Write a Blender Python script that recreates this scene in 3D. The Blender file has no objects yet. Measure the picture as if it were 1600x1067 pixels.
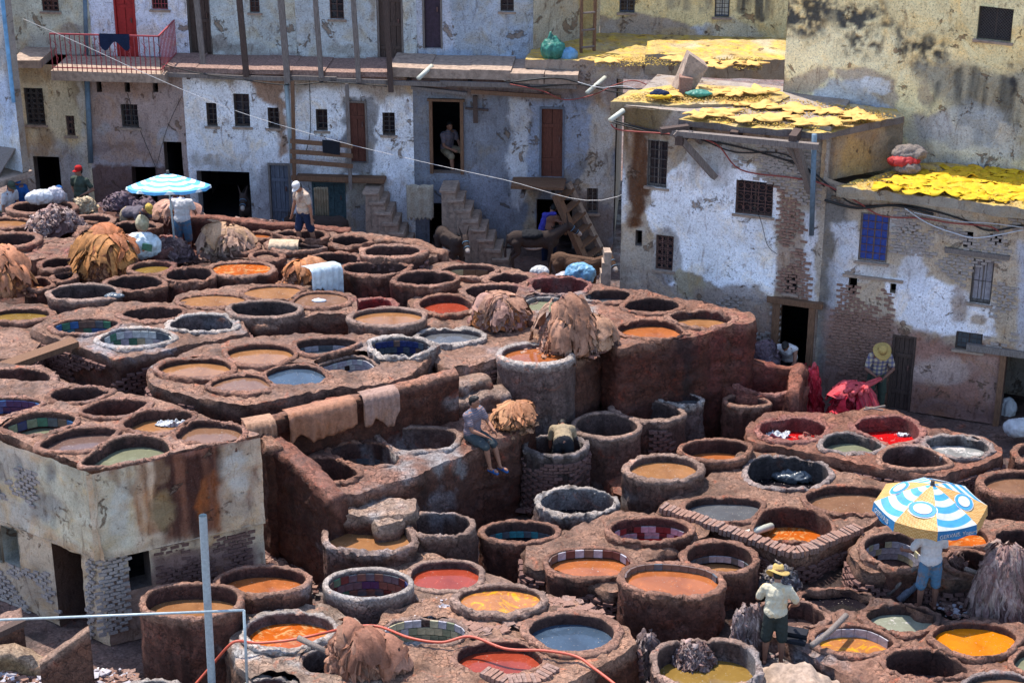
import bpy, bmesh, math, random
import numpy as np
from mathutils import Vector, Matrix
from mathutils.geometry import delaunay_2d_cdt
random.seed(7); np.random.seed(7)
SC = bpy.context.scene; COL = SC.collection
R = math.radians; PI = math.pi

# ---------------------------------------------------------------- camera, sky, sun, exposure
CH, PIT, FPX = 18.0, R(24), 3000.0
cam = bpy.data.cameras.new('camera'); co = bpy.data.objects.new('camera', cam); COL.objects.link(co)
co.location = (0, 0, CH); co.rotation_euler = (R(90) - PIT, 0, 0)
cam.sensor_width = 36; cam.lens = 36 * FPX / 1600; cam.clip_end = 800; cam.clip_start = .5
SC.camera = co
SUN_EL, SUN_AZ = R(66), R(-38)          # azimuth from +Y towards +X
w = bpy.data.worlds.new('World'); SC.world = w; w.use_nodes = True
nt = w.node_tree; bg = nt.nodes['Background']
sky = nt.nodes.new('ShaderNodeTexSky'); sky.sky_type = 'NISHITA'; sky.sun_disc = False
sky.sun_elevation = SUN_EL; sky.sun_rotation = SUN_AZ
sky.altitude = 400; sky.air_density = 1.0; sky.dust_density = 1.0
nt.links.new(sky.outputs[0], bg.inputs[0]); bg.inputs[1].default_value = 0.15
sl = bpy.data.lights.new('sun', 'SUN'); sl.energy = 3.1; sl.angle = R(.53); sl.color = (1, .93, .83)
so = bpy.data.objects.new('sun', sl); COL.objects.link(so)
sd = Vector((math.sin(SUN_AZ) * math.cos(SUN_EL), math.cos(SUN_AZ) * math.cos(SUN_EL), math.sin(SUN_EL)))
so.rotation_euler = sd.to_track_quat('Z', 'Y').to_euler(); so.location = (0, 40, 60)
SC.view_settings.view_transform = 'Standard'; SC.view_settings.look = 'None'
SC.view_settings.exposure = 1.38; SC.view_settings.gamma = 1
SC.cycles.max_bounces = 6; SC.cycles.use_denoising = True

# ---------------------------------------------------------------- projection helpers (pixel of the 1600 px photograph <-> metres)
cP, sP = math.cos(PIT), math.sin(PIT)
def ray(px, py):
    x = (px - 800) / FPX; y = (py - 533.5) / FPX
    return (x, cP - y * sP, -sP - y * cP)
def P(px, py, z):
    d = ray(px, py); t = (z - CH) / d[2]
    return Vector((d[0] * t, d[1] * t, z))
def PY(px, py, Y):
    d = ray(px, py); t = Y / d[1]
    return Vector((d[0] * t, Y, CH + d[2] * t))
def proj(v):
    v = np.asarray(v, float); dz = v[:, 2] - CH
    dep = v[:, 1] * cP - dz * sP; up = -v[:, 1] * sP - dz * cP
    dep = np.maximum(dep, .1)
    return 800 + FPX * v[:, 0] / dep, 533.5 + FPX * up / dep
def S(r, g, b, k=1.0):
    f = lambda c: ((c / 255 + .055) / 1.055) ** 2.4 if c > 10 else c / 255 / 12.92
    return (f(r) * k, f(g) * k, f(b) * k)

# ---------------------------------------------------------------- noise
def _h(x, y, z):
    n = (x * 374761393 + y * 668265263 + z * 2147483647 + 1013904223) & 0xffffffff
    n = ((n ^ (n >> 13)) * 1274126177) & 0xffffffff
    return ((n ^ (n >> 16)) & 0xffff) / 65535.0
def vn(p):
    p = np.asarray(p, float); i = np.floor(p).astype(np.int64); f = p - i; u = f * f * (3 - 2 * f)
    x, y, z = i[..., 0], i[..., 1], i[..., 2]; a, b, c = u[..., 0], u[..., 1], u[..., 2]
    L = lambda p, q, t: p + (q - p) * t
    return L(L(L(_h(x, y, z), _h(x + 1, y, z), a), L(_h(x, y + 1, z), _h(x + 1, y + 1, z), a), b),
             L(L(_h(x, y, z + 1), _h(x + 1, y, z + 1), a), L(_h(x, y + 1, z + 1), _h(x + 1, y + 1, z + 1), a), b), c) * 2 - 1
def fbm(p, s=1.0, o=4, seed=0.0):
    p = np.asarray(p, float) * s + seed * 17.3; r = 0; a = .5
    for _ in range(o):
        r = r + a * vn(p); p = p * 2.03 + 5.1; a *= .5
    return r
def sstep(a, b, x):
    t = np.clip((x - a) / (b - a), 0, 1); return t * t * (3 - 2 * t)

# ---------------------------------------------------------------- materials
MATS = {}
def nodes(name, rough=.8, spec=.3):
    m = bpy.data.materials.new(name); m.use_nodes = True; t = m.node_tree
    b = t.nodes['Principled BSDF']; b.inputs['Roughness'].default_value = rough
    b.inputs['Specular IOR Level'].default_value = spec
    MATS[name] = m
    return m, t, b
def N(t, k, **kw):
    n = t.nodes.new('ShaderNode' + k)
    for a, v in kw.items(): setattr(n, a, v)
    return n
def noise(t, src, scale, detail=6, rough=.6, dist=0.0, stretch=None):
    if stretch:
        mp = N(t, 'Mapping'); mp.inputs['Scale'].default_value = stretch; t.links.new(src, mp.inputs[0]); src = mp.outputs[0]
    n = N(t, 'TexNoise'); n.inputs['Scale'].default_value = scale; n.inputs['Detail'].default_value = detail
    n.inputs['Roughness'].default_value = rough; n.inputs['Distortion'].default_value = dist
    t.links.new(src, n.inputs['Vector']); return n.outputs['Fac']
def ramp(t, src, pts):
    r = N(t, 'ValToRGB'); cr = r.color_ramp
    while len(cr.elements) < len(pts): cr.elements.new(.5)
    for e, (p, c) in zip(cr.elements, pts):
        e.position = p; e.color = (c if isinstance(c, tuple) else (c, c, c)) + (1,)
    t.links.new(src, r.inputs[0]); return r.outputs[0]
def mixc(t, a, b, fac, mode='MIX'):
    m = N(t, 'Mix', data_type='RGBA', blend_type=mode)
    for i, v in ((0, fac), (6, a), (7, b)):
        if isinstance(v, (int, float)): m.inputs[i].default_value = v
        elif isinstance(v, tuple): m.inputs[i].default_value = v + (1,)
        else: t.links.new(v, m.inputs[i])
    return m.outputs[2]
def bump(t, b, h, strength=.5, dist=.02, prev=None):
    n = N(t, 'Bump'); n.inputs['Strength'].default_value = strength; n.inputs['Distance'].default_value = dist
    t.links.new(h, n.inputs['Height'])
    if prev: t.links.new(prev, n.inputs['Normal'])
    t.links.new(n.outputs[0], b.inputs['Normal']); return n.outputs[0]
def pos(t):
    return N(t, 'TexCoord').outputs['Object']

def mat_painted(name, lo=.6, hi=1.35, fine=26, rough=.85, bs=.6, bd=.025, wet=False, speck=.0, bare=None):
    """colour comes from the vertex attribute Col, broken up by noise"""
    m, t, b = nodes(name, rough, .2); p = pos(t)
    a = N(t, 'Attribute', attribute_name='Col').outputs['Color']
    n1 = noise(t, p, 3.1, 8, .65); n2 = noise(t, p, fine, 7, .75); n3 = noise(t, p, 9, 6, .65, .8)
    v1 = ramp(t, n1, [(.3, lo), (.55, 1.0), (.75, hi)]); v2 = ramp(t, n2, [(.34, .6), (.5, 1.0), (.66, 1.3)])
    c = mixc(t, a, v1, .75, 'MULTIPLY'); c = mixc(t, c, v2, .75, 'MULTIPLY')
    dark = ramp(t, noise(t, p, 5.5, 9, .7, 1.2, (1, 1, .3)), [(.54, 0.0), (.70, 1.0)])
    c = mixc(t, c, mixc(t, c, (.50, .43, .40), 1.0, 'MULTIPLY'), dark)
    c = mixc(t, c, mixc(t, c, (1.05, .86, .62), 1.0, 'MULTIPLY'), ramp(t, noise(t, p, 1.1, 6, .7, 1.0), [(.5, 0.0), (.66, .8)]))
    h = mixc(t, n2, n3, .5)
    if bare:
        bm = ramp(t, noise(t, p, 1.9, 12, .72, .5), [(bare, 0.0), (bare + .025, 1.0)])
        c = mixc(t, c, mixc(t, mixc(t, c, (.62, .50, .42), 1.0, 'MULTIPLY'), (.23, .165, .12), .45), bm)
        bm2 = ramp(t, noise(t, p, 4.6, 12, .75, .3), [(bare + .02, 0.0), (bare + .04, 1.0)]); c = mixc(t, c, mixc(t, c, (.6, .52, .47), 1.0, 'MULTIPLY'), bm2)
    if speck:
        sp = ramp(t, noise(t, p, 30, 4, .6), [(.60, 0.0), (.63, 1.0)]); c = mixc(t, c, (.10, .085, .08), mixc(t, sp, (speck,) * 3, 1.0, 'MULTIPLY'))
    t.links.new(c, b.inputs['Base Color'])
    bn = bump(t, b, h, bs, bd)
    if bare:
        iv = N(t, 'Math', operation='SUBTRACT'); iv.inputs[0].default_value = 1; t.links.new(bm, iv.inputs[1]); bump(t, b, iv.outputs[0], .9, .03, bn)
    return m
def mat_clay():
    m, t, b = nodes('clay', .8, .3); p = pos(t)
    a = N(t, 'Attribute', attribute_name='Col').outputs['Color']
    n1 = noise(t, p, 2.3, 8, .68, .6); n2 = noise(t, p, 24, 8, .75); n3 = noise(t, p, 8, 7, .7, 1.0); n4 = noise(t, p, 70, 3, .6)
    c = mixc(t, a, ramp(t, n1, [(.32, (.50, .44, .42)), (.5, (1., 1., 1.)), (.68, (1.45, 1.3, 1.2))]), .9, 'MULTIPLY')
    c = mixc(t, c, ramp(t, n3, [(.34, (.55, .5, .5)), (.5, (1., 1., 1.)), (.66, (1.35, 1.33, 1.3))]), .9, 'MULTIPLY')
    c = mixc(t, c, ramp(t, n2, [(.36, .5), (.5, 1.0), (.64, 1.45)]), .85, 'MULTIPLY')
    # pale salt and lime specks, rusty dye patches
    lime = ramp(t, noise(t, p, 12, 9, .8, .4), [(.64, 0.0), (.71, .5)])
    c = mixc(t, c, mixc(t, c, (.38, .32, .28), .7), lime)
    rust = ramp(t, noise(t, p, 1.7, 6, .7, 1.5), [(.58, 0.0), (.68, .6)])
    c = mixc(t, c, mixc(t, c, (2.0, .95, .62), 1.0, 'MULTIPLY'), rust)
    # cracks
    v = N(t, 'TexVoronoi', feature='DISTANCE_TO_EDGE'); v.inputs['Scale'].default_value = 6.5
    wp = N(t, 'TexNoise'); wp.inputs['Scale'].default_value = 7; wp.inputs['Detail'].default_value = 5; t.links.new(p, wp.inputs['Vector'])
    ad = N(t, 'VectorMath', operation='MULTIPLY_ADD'); t.links.new(wp.outputs['Color'], ad.inputs[0]); ad.inputs[1].default_value = (.28, .28, .28); t.links.new(p, ad.inputs[2]); t.links.new(ad.outputs[0], v.inputs['Vector'])
    cr = ramp(t, v.outputs['Distance'], [(0.0, 0.0), (.05, 1.0)])
    cm = ramp(t, n1, [(.45, 1.0), (.58, 0.0)])
    crk = mixc(t, cr, (1., 1., 1.), cm)
    c = mixc(t, c, mixc(t, c, (.35, .3, .3), 1.0, 'MULTIPLY'), ramp(t, crk, [(0, .8), (1, 0.0)]))
    t.links.new(c, b.inputs['Base Color'])
    h = mixc(t, n2, n3, .4); b1 = bump(t, b, h, 1.0, .04); b2 = bump(t, b, crk, .8, .03, b1); bump(t, b, n4, .5, .012, b2)
    t.links.new(ramp(t, noise(t, p, 2.6, 4), [(.42, .9), (.6, .42)]), b.inputs['Roughness'])
mat_clay()
mat_painted('plaster', .85, 1.15, 24, .9, .9, .03, speck=.6, bare=.6)
mat_painted('masonry', .7, 1.25, 30, .9, 1.0, .035, speck=.3, bare=.6)
mat_painted('hide_skin', .6, 1.3, 20, .62, .9, .03)
def flat(name, c, rough=.7, spec=.3, var=.25, scale=12, bs=.2, bd=.01, metal=0.0, stretch=None):
    m, t, b = nodes(name, rough, spec); p = pos(t)
    n = noise(t, p, scale, 6, .65, .3, stretch)
    col = mixc(t, c, ramp(t, n, [(.3, 1 - var), (.7, 1 + var)]), 1.0, 'MULTIPLY')
    t.links.new(col, b.inputs['Base Color']); bump(t, b, n, bs, bd); b.inputs['Metallic'].default_value = metal
    return m
def liquid(name, c, c2=None, rough=.08, scale=2.2, foam=0, thr=(.45, .6), dist=1.5):
    m, t, b = nodes(name, rough, .5); b.inputs['IOR'].default_value = 1.33; p = pos(t)
    n = noise(t, p, scale, 5, .6, dist); col = c
    if c2: col = mixc(t, c, c2, ramp(t, n, [(thr[0], 0.0), (thr[1], 1.0)]))
    n3 = noise(t, p, 1.1, 3, .5); col = mixc(t, col, ramp(t, n3, [(.3, .85), (.7, 1.12)]), 1.0, 'MULTIPLY')
    if foam:
        f = ramp(t, noise(t, p, 5, 8, .75, .6), [(.62 - foam, 0.0), (.70 - foam, 1.0)])
        col = mixc(t, col, (.55, .52, .5), f)
        t.links.new(ramp(t, f, [(0, rough), (1, .7)]), b.inputs['Roughness'])
    col = mixc(t, col, (.72, .70, .68), 1.0, 'MULTIPLY')
    n4 = noise(t, p, 3.2, 9, .7, 2.2); col = mixc(t, col, mixc(t, col, (1.5, 1.5, 1.55), 1.0, 'MULTIPLY'), ramp(t, n4, [(.52, 0.0), (.64, .55)]))
    col = mixc(t, col, mixc(t, col, (.62, .55, .55), 1.0, 'MULTIPLY'), ramp(t, noise(t, p, .9, 4, .6, .8), [(.46, 0.0), (.62, .7)]))
    bits = ramp(t, noise(t, p, 30, 2, .4), [(.70, 0.0), (.72, 1.0)]); col = mixc(t, col, (.32, .27, .22), mixc(t, bits, (.7,) * 3, 1.0, 'MULTIPLY'))
    t.links.new(col, b.inputs['Base Color']); bump(t, b, noise(t, p, 5, 3, .5), .10, .015)
    if not foam: t.links.new(ramp(t, n4, [(.5, rough), (.66, .3)]), b.inputs['Roughness'])
    return m
liquid('dye_tan', (.32, .155, .068)); liquid('dye_pink', (.215, .115, .07)); liquid('dye_orange', (.37, .12, .04))
liquid('dye_bright', (.60, .19, .008)); liquid('dye_red', (.30, .05, .026)); liquid('dye_crimson', (.48, .008, .010), foam=.04)
liquid('dye_blue', (.05, .08, .125)); liquid('dye_grey', (.10, .105, .115)); liquid('dye_green', (.20, .21, .14))
liquid('dye_black', (.012, .010, .014)); liquid('dye_foam', (.25, .26, .26), foam=.12); liquid('dye_greenfoam', (.26, .28, .22), foam=.05)
liquid('dye_swirl', (.45, .10, .012), (.55, .30, .12), dist=4, scale=2.2, thr=(.5, .62)); liquid('dye_gold', (.42, .17, .055), (.66, .32, .02), dist=5, scale=1.4, thr=(.53, .62))
liquid('dye_mauve', (.16, .10, .085)); liquid('dye_tanfoam', (.33, .2, .12), foam=.0); liquid('dye_olive', (.24, .15, .04))
flat('wood_dark', (.075, .05, .042), .8, .2, .5, 8, .6, .02, stretch=(9, 9, 1))
flat('wood_grey', (.17, .14, .125), .85, .2, .5, 8, .6, .02, stretch=(9, 9, 1))
flat('wood_brown', (.16, .085, .05), .8, .2, .5, 8, .6, .02, stretch=(9, 9, 1))
flat('wood_red', (.11, .04, .028), .75, .2, .4, 8, .5, .02, stretch=(9, 9, 1))
flat('wood_blue', (.11, .12, .15), .8, .2, .5, 8, .5, .02, stretch=(9, 9, 1))
flat('paint_teal', (.05, .085, .095), .7, .3, .4); flat('paint_red', (.30, .02, .02), .6, .3, .3); flat('paint_purple', (.035, .02, .035), .6, .3, .4)
flat('iron', (.05, .045, .045), .6, .4, .4); flat('iron_red', (.28, .04, .05), .6, .4, .3); flat('iron_rust', (.12, .06, .05), .7, .3, .5)
flat('galvanised', (.34, .40, .42), .5, .5, .2, 20, .1, metal=.2); flat('pipe_blue', (.10, .15, .2), .6, .4, .25)
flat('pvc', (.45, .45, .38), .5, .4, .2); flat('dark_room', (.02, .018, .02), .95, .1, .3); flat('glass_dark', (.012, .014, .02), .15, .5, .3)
flat('hose_red', (.42, .075, .04), .45, .4, .2); flat('cable_black', (.02, .02, .02), .6, .3, .2); flat('cable_red', (.25, .05, .04), .6, .3, .2)
flat('cable_white', (.5, .5, .52), .6, .3, .2); flat('rope', (.55, .52, .5), .8, .2, .2)
flat('skin', (.26, .12, .075), .6, .35, .15); flat('skin_dark', (.17, .075, .05), .6, .35, .15); flat('hair', (.008, .007, .007), .6, .3, .3)
flat('eye_white', (.5, .48, .45), .3, .4, .05)
flat('sack_white', (.42, .43, .45), .5, .4, .2, 6, .6, .03); flat('sack_blue', (.12, .28, .45), .5, .4, .5, 3, .6, .03)
flat('sack_green', (.03, .16, .12), .5, .4, .5, 4, .6, .03); flat('plastic_sheet', (.5, .57, .6), .3, .5, .3, 5, .9, .04)
flat('fleece', (.42, .36, .28), .95, .1, .35, 30, 1, .04); flat('cloth_black', (.012, .013, .018), .85, .2, .3)
flat('rubble', (.22, .14, .115), .9, .2, .6, 20, .8, .02)
flat('yellow_hide', (.58, .33, .012), .7, .3, .25, 7, .5, .02); flat('yellow_bright', (.52, .32, .006), .7, .3, .3, 7, .5, .02); flat('ochre_hide', (.56, .33, .10), .75, .2, .25, 7, .5, .02)
flat('wool', (.50, .34, .08), .95, .1, .5, 25, .8, .02); flat('wool_dirty', (.36, .25, .08), .95, .1, .5, 25, .8, .02)
flat('straw', (.40, .27, .09), .8, .2, .3, 60, .6, .01); flat('brick_clay', (.22, .125, .095), .9, .2, .35, 30, .6, .01)
flat('brick_grey', (.30, .25, .225), .9, .2, .35, 30, .6, .01); flat('brick_dark', (.13, .07, .06), .9, .2, .4, 30, .6, .01)
flat('stone_step', (.30, .22, .17), .9, .2, .4, 9, .8, .02)
for k, c in dict(green=(.04, .14, .09), blue=(.03, .10, .24), vivid=(.02, .055, .25), navy=(.02, .03, .10), white=(.42, .44, .42), brown=(.12, .075, .06), cream=(.36, .32, .2),
                 yellow=(.5, .35, .04), slate=(.07, .085, .1), maroon=(.085, .03, .03), pale=(.33, .31, .34), olive=(.17, .19, .12), teal=(.03, .17, .2)).items():
    flat('tile_' + k, c, .3, .5, .35, 14, .1)

# ---------------------------------------------------------------- objects
def tag(o, label=None, cat=None, group=None, kind=None):
    if label: o['label'] = label
    if cat: o['category'] = cat
    if group: o['group'] = group
    if kind: o['kind'] = kind
    return o
def empty(name, loc=(0, 0, 0), rz=0, parent=None):
    o = bpy.data.objects.new(name, None); COL.objects.link(o); o.location = loc; o.rotation_euler = (0, 0, rz)
    o.empty_display_size = .1
    if parent: o.parent = parent
    return o
def link(name, me, parent=None, loc=None):
    o = bpy.data.objects.new(name, me); COL.objects.link(o)
    if parent: o.parent = parent
    if loc is not None: o.location = loc
    return o
def mesh(name, verts, faces, mat, parent=None, cols=None, smooth=True, shift=None):
    """verts in world metres; object sits at `shift` (or at the parent's place)"""
    v = np.asarray(verts, float).reshape(-1, 3)
    me = bpy.data.meshes.new(name)
    if parent is not None and shift is None:
        pl = world_loc(parent); v = v - pl
    elif shift is not None: v = v - np.array(shift)
    if isinstance(faces, np.ndarray):
        k = faces.shape[1]; n = len(faces)
        me.vertices.add(len(v)); me.vertices.foreach_set('co', v.ravel())
        me.loops.add(n * k); me.loops.foreach_set('vertex_index', faces.ravel().astype(np.int32))
        me.polygons.add(n); me.polygons.foreach_set('loop_start', np.arange(0, n * k, k, dtype=np.int32))
        me.update(calc_edges=True); me.validate()
    else:
        me.from_pydata([tuple(x) for x in v.tolist()], [], faces)
    if smooth: me.polygons.foreach_set('use_smooth', [True] * len(me.polygons))
    for m in (mat if isinstance(mat, (list, tuple)) else [mat]): me.materials.append(MATS[m])
    if cols is not None:
        a = me.color_attributes.new('Col', 'FLOAT_COLOR', 'POINT')
        c = np.ones((len(v), 4)); c[:, :3] = cols; a.data.foreach_set('color', c.ravel())
    o = link(name, me, parent)
    if parent is None and shift is not None: o.location = shift
    return o
def world_loc(o):
    l = Vector((0, 0, 0))
    while o is not None: l = l + o.location; o = o.parent
    return np.array(l)

class MB:
    def __init__(s): s.v = []; s.f = []; s.m = []; s.mi = 0
    def add(s, vs, fs):
        k = len(s.v); s.v += [tuple(x) for x in vs]; s.f += [tuple(i + k for i in f) for f in fs]; s.m += [s.mi] * len(fs); return s
    def box(s, c, sz, M=None, jit=0):
        x, y, z = sz[0] / 2, sz[1] / 2, sz[2] / 2
        vs = [Vector((a * x, b * y, d * z)) for a in (-1, 1) for b in (-1, 1) for d in (-1, 1)]
        if jit: vs = [v + Vector([random.uniform(-jit, jit) for _ in range(3)]) for v in vs]
        if M is not None: vs = [M @ v for v in vs]
        vs = [v + Vector(c) for v in vs]
        return s.add(vs, [(0, 1, 3, 2), (4, 6, 7, 5), (0, 4, 5, 1), (2, 3, 7, 6), (0, 2, 6, 4), (1, 5, 7, 3)])
    def bar(s, a, b, w, h=None, up=(0, 0, 1), rnd=False):
        a = Vector(a); b = Vector(b); d = b - a; L = d.length
        if L < 1e-6: return s
        h = h or w; d.normalize(); up = Vector(up)
        if abs(d.dot(up)) > .95: up = Vector((0, 1, 0))
        x = d.cross(up).normalized(); z = x.cross(d)
        M = Matrix((x, d, z)).transposed()
        return s.box((a + b) / 2, (w, L, h), M)
    def tube(s, pts, r, n=8, cap=True):
        pts = [Vector(p) for p in pts]; rs = r if isinstance(r, (list, tuple)) else [r] * len(pts)
        k = len(s.v); ref = Vector((.1, .2, 1)).normalized(); vs = []
        for i, p in enumerate(pts):
            t = (pts[min(i + 1, len(pts) - 1)] - pts[max(i - 1, 0)]).normalized()
            a = t.cross(ref)
            if a.length < .1: a = t.cross(Vector((1, 0, 0)))
            a.normalize(); b = t.cross(a)
            vs += [p + (a * math.cos(2 * PI * j / n) + b * math.sin(2 * PI * j / n)) * rs[i] for j in range(n)]
        fs = [(i * n + j, i * n + (j + 1) % n, (i + 1) * n + (j + 1) % n, (i + 1) * n + j) for i in range(len(pts) - 1) for j in range(n)]
        if cap: fs += [tuple(range(n))[::-1], tuple((len(pts) - 1) * n + j for j in range(n))]
        return s.add(vs, fs)
    def build(s, name, mat, parent=None, smooth=False, **kw):
        if not s.v: return None
        o = mesh(name, s.v, s.f, mat, parent, smooth=smooth, **kw)
        if isinstance(mat, (list, tuple)): o.data.polygons.foreach_set('material_index', s.m)
        return o
def spline(pts, n=8):
    pts = [Vector(p) for p in pts]; out = []
    q = [pts[0]] + pts + [pts[-1]]
    for i in range(1, len(q) - 2):
        for k in range(n):
            t = k / n; a, b, c, d = q[i - 1], q[i], q[i + 1], q[i + 2]
            out.append(.5 * ((2 * b) + (c - a) * t + (2 * a - 5 * b + 4 * c - d) * t * t + (3 * b - a - 3 * c + d) * t ** 3))
    return out + [pts[-1]]
def inpoly(x, y, poly):
    x = np.asarray(x); r = np.zeros(x.shape, bool); j = len(poly) - 1
    for i in range(len(poly)):
        xi, yi = poly[i][:2]; xj, yj = poly[j][:2]
        if yi != yj: r ^= ((yi > y) != (yj > y)) & (x < (xj - xi) * (y - yi) / (yj - yi) + xi)
        j = i
    return r
def sdpoly(x, y, poly):
    d = np.full(x.shape, 1e9)
    for i in range(len(poly)):
        ax, ay = poly[i]; bx, by = poly[(i + 1) % len(poly)]; ex, ey = bx - ax, by - ay
        t = np.clip(((x - ax) * ex + (y - ay) * ey) / (ex * ex + ey * ey + 1e-9), 0, 1)
        d = np.minimum(d, np.hypot(x - ax - t * ex, y - ay - t * ey))
    return np.where(inpoly(x, y, poly), d, -d)
def paint(v, base, patches, warp=9.0):
    """pigment of a surface: base colour plus patches whose outlines were read off the photograph"""
    v = np.asarray(v, float); px, py = proj(v)
    c = np.empty((len(v), 3)); c[:] = base
    w1 = fbm(v, 1.6, 5, 1.0); w2 = fbm(v, 5.0, 3, 2.0)
    for p in patches:
        kind, geo, colr = p[0], p[1], p[2]; amt = p[3] if len(p) > 3 else 1.0; soft = p[4] if len(p) > 4 else 3.0
        wp = warp if len(p) < 6 else p[5]
        if kind in 'pm': sdv = sdpoly(px, py, geo)
        else:
            cx, cy, rx, ry = geo; sdv = (1 - np.hypot((px - cx) / rx, (py - cy) / ry)) * min(rx, ry)
        a = sstep(-soft, soft, sdv + w1 * wp * 1.6 + w2 * wp) * amt
        if kind == 's': a = a * sstep(-.05, .45, fbm(v * np.array([6, 6, .7]), 1, 3, 3.0) + .2)
        if kind == 'm': a = a * sstep(-.32, .22, fbm(v, 8.0, 5, 6.0) + w1 * .6)
        c = c * (1 - a[:, None]) + np.array(colr) * a[:, None]
    return c * (1 + .25 * w1[:, None])
# ================================================================ THE YARD
RIM = (.185, .092, .062); WALL = (.082, .031, .021); INN = (.062, .029, .023); LIME = (.30, .26, .235)
TINT = dict(clay=(RIM, WALL, INN), lime=(LIME, (.13, .085, .075), (.11, .08, .075)), grey=((.19, .15, .14), (.085, .052, .046), (.055, .045, .045)),
            red=((.23, .10, .08), (.11, .038, .03), (.15, .03, .026)), pale=((.22, .145, .115), (.10, .052, .04), (.085, .055, .048)), rust=((.22, .12, .085), (.10, .04, .028), (.07, .034, .028)))
YP = [  # lime crusts and dye stains lying on the yard (photo px ellipses)
    ('e', (200, 545, 60, 30), (.42, .42, .46), .7), ('e', (345, 510, 45, 12), (.42, .40, .42), .6), ('e', (640, 540, 90, 10), (.40, .36, .36), .6),
    ('e', (660, 720, 70, 30), (.46, .45, .46), .75), ('e', (585, 775, 30, 30), (.48, .47, .48), .7), ('e', (440, 1010, 75, 35), (.50, .50, .50), .85),
    ('e', (540, 925, 60, 12), (.48, .48, .5), .5), ('e', (800, 580, 60, 40), (.42, .36, .36), .55), ('e', (745, 625, 50, 20), (.46, .42, .42), .6),
    ('e', (840, 655, 20, 30), (.45, .42, .42), .6), ('e', (870, 470, 60, 30), (.42, .41, .40), .7), ('e', (560, 860, 70, 14), (.38, .36, .38), .5),
    ('e', (1210, 1045, 90, 30), (.40, .40, .42), .6), ('e', (900, 780, 80, 20), (.40, .38, .37), .6), ('e', (1500, 695, 60, 16), (.42, .40, .38), .6),
    ('s', (1130, 560, 80, 70), (.24, .06, .05), .7), ('s', (1065, 570, 30, 70), (.03, .02, .02), .8), ('e', (1160, 505, 40, 8), (.38, .2, .15), .5),
    ('e', (1230, 660, 70, 25), (.33, .12, .10), .6), ('e', (1390, 670, 60, 25), (.33, .13, .11), .5), ('e', (100, 400, 60, 20), (.26, .08, .07), .5),
    ('e', (240, 395, 50, 25), (.27, .08, .08), .5), ('e', (860, 440, 60, 16), (.30, .10, .08), .7), ('e', (690, 790, 22, 40), (.4, .4, .44), .4),
    ('e', (590, 470, 40, 20), (.3, .06, .05), .5), ('s', (860, 730, 60, 30), (.03, .022, .02), .7), ('e', (1455, 940, 150, 40), (.07, .05, .05), .6)]
def yardcol(v, c):
    px, py = proj(v); w1 = fbm(v, 1.3, 4, 1.0); w2 = fbm(v, 4.0, 4, 2.0); c = c.copy()
    for p in YP:
        cx, cy, rx, ry = p[1]; sdv = 1 - np.hypot((px - cx) / rx, (py - cy) / ry)
        a = sstep(-.25, .35, sdv + w2 * .9 + w1 * .5) * p[3]
        if p[0] == 's': a = a * sstep(-.05, .4, fbm(v * np.array([6, 6, .7]), 1, 3, 3.0) + .15)
        else: a = a * sstep(-.25, .3, w2)
        c = c * (1 - a[:, None]) + np.array(p[2]) * .56 * a[:, None]
    return c * (1 + .45 * w1[:, None])

def crease(p, sc):
    return np.clip(1 - np.abs(vn(np.asarray(p) * sc + 3.3)) * 7, 0, 1) + .6 * np.clip(1 - np.abs(vn(np.asarray(p) * sc * 2.1 + 8.3)) * 6, 0, 1)
VATS = []
class Vat:
    def __init__(s, box, z, zb, t, sq, liq, dep, tint, label, tiles=None, rot=0, wob=.05, lip=.035, bricks=0, skew=0, h=None, sides=None, rag=1.0):
        x0, y0, x1, y1 = box; s.z = z; s.zb = zb; s.t = t; s.sq = sq; s.liq = liq; s.dep = dep; s.tint = tint; s.label = label
        a = P(x0, (y0 + y1) / 2, z); b = P(x1, (y0 + y1) / 2, z); n = P((x0 + x1) / 2, y1, z); f = P((x0 + x1) / 2, y0, z)
        s.c = np.array([(a.x + b.x) / 2, (n.y + f.y) / 2]); s.rx = (b.x - a.x) / 2; s.ry = (f.y - n.y) / 2
        s.rot = R(rot); s.wob = wob; s.tiles = tiles; s.lip = lip; s.bricks = bricks; s.seed = len(VATS) * 1.37 + 1; s.rag = rag * (.55 + .8 * ((len(VATS) * 37) % 10) / 10); s.lim = []
        VATS.append(s)
    def rad(s, th):
        """inner radius at the world angle th"""
        a = th - s.rot; c, d = np.cos(a), np.sin(a)
        r = (np.abs(c / s.rx) ** s.sq + np.abs(d / s.ry) ** s.sq) ** (-1 / s.sq)
        for ax, dist in s.lim:
            cs = np.cos(th - ax); q_ = np.where(cs > .05, dist / np.maximum(cs, .05), 9.0); r = -np.log(np.exp(-r * 14) + np.exp(-q_ * 14)) / 14
        q = np.stack([np.cos(th), np.sin(th), np.full_like(th, s.seed)], -1)
        return r * (1 + s.wob * fbm(q, 1.1, 3, s.seed))
    def inside(s, x, y, e=0.0):
        dx, dy = x - s.c[0], y - s.c[1]; return np.hypot(dx, dy) < s.rad(np.arctan2(dy, dx)) + e

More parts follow.
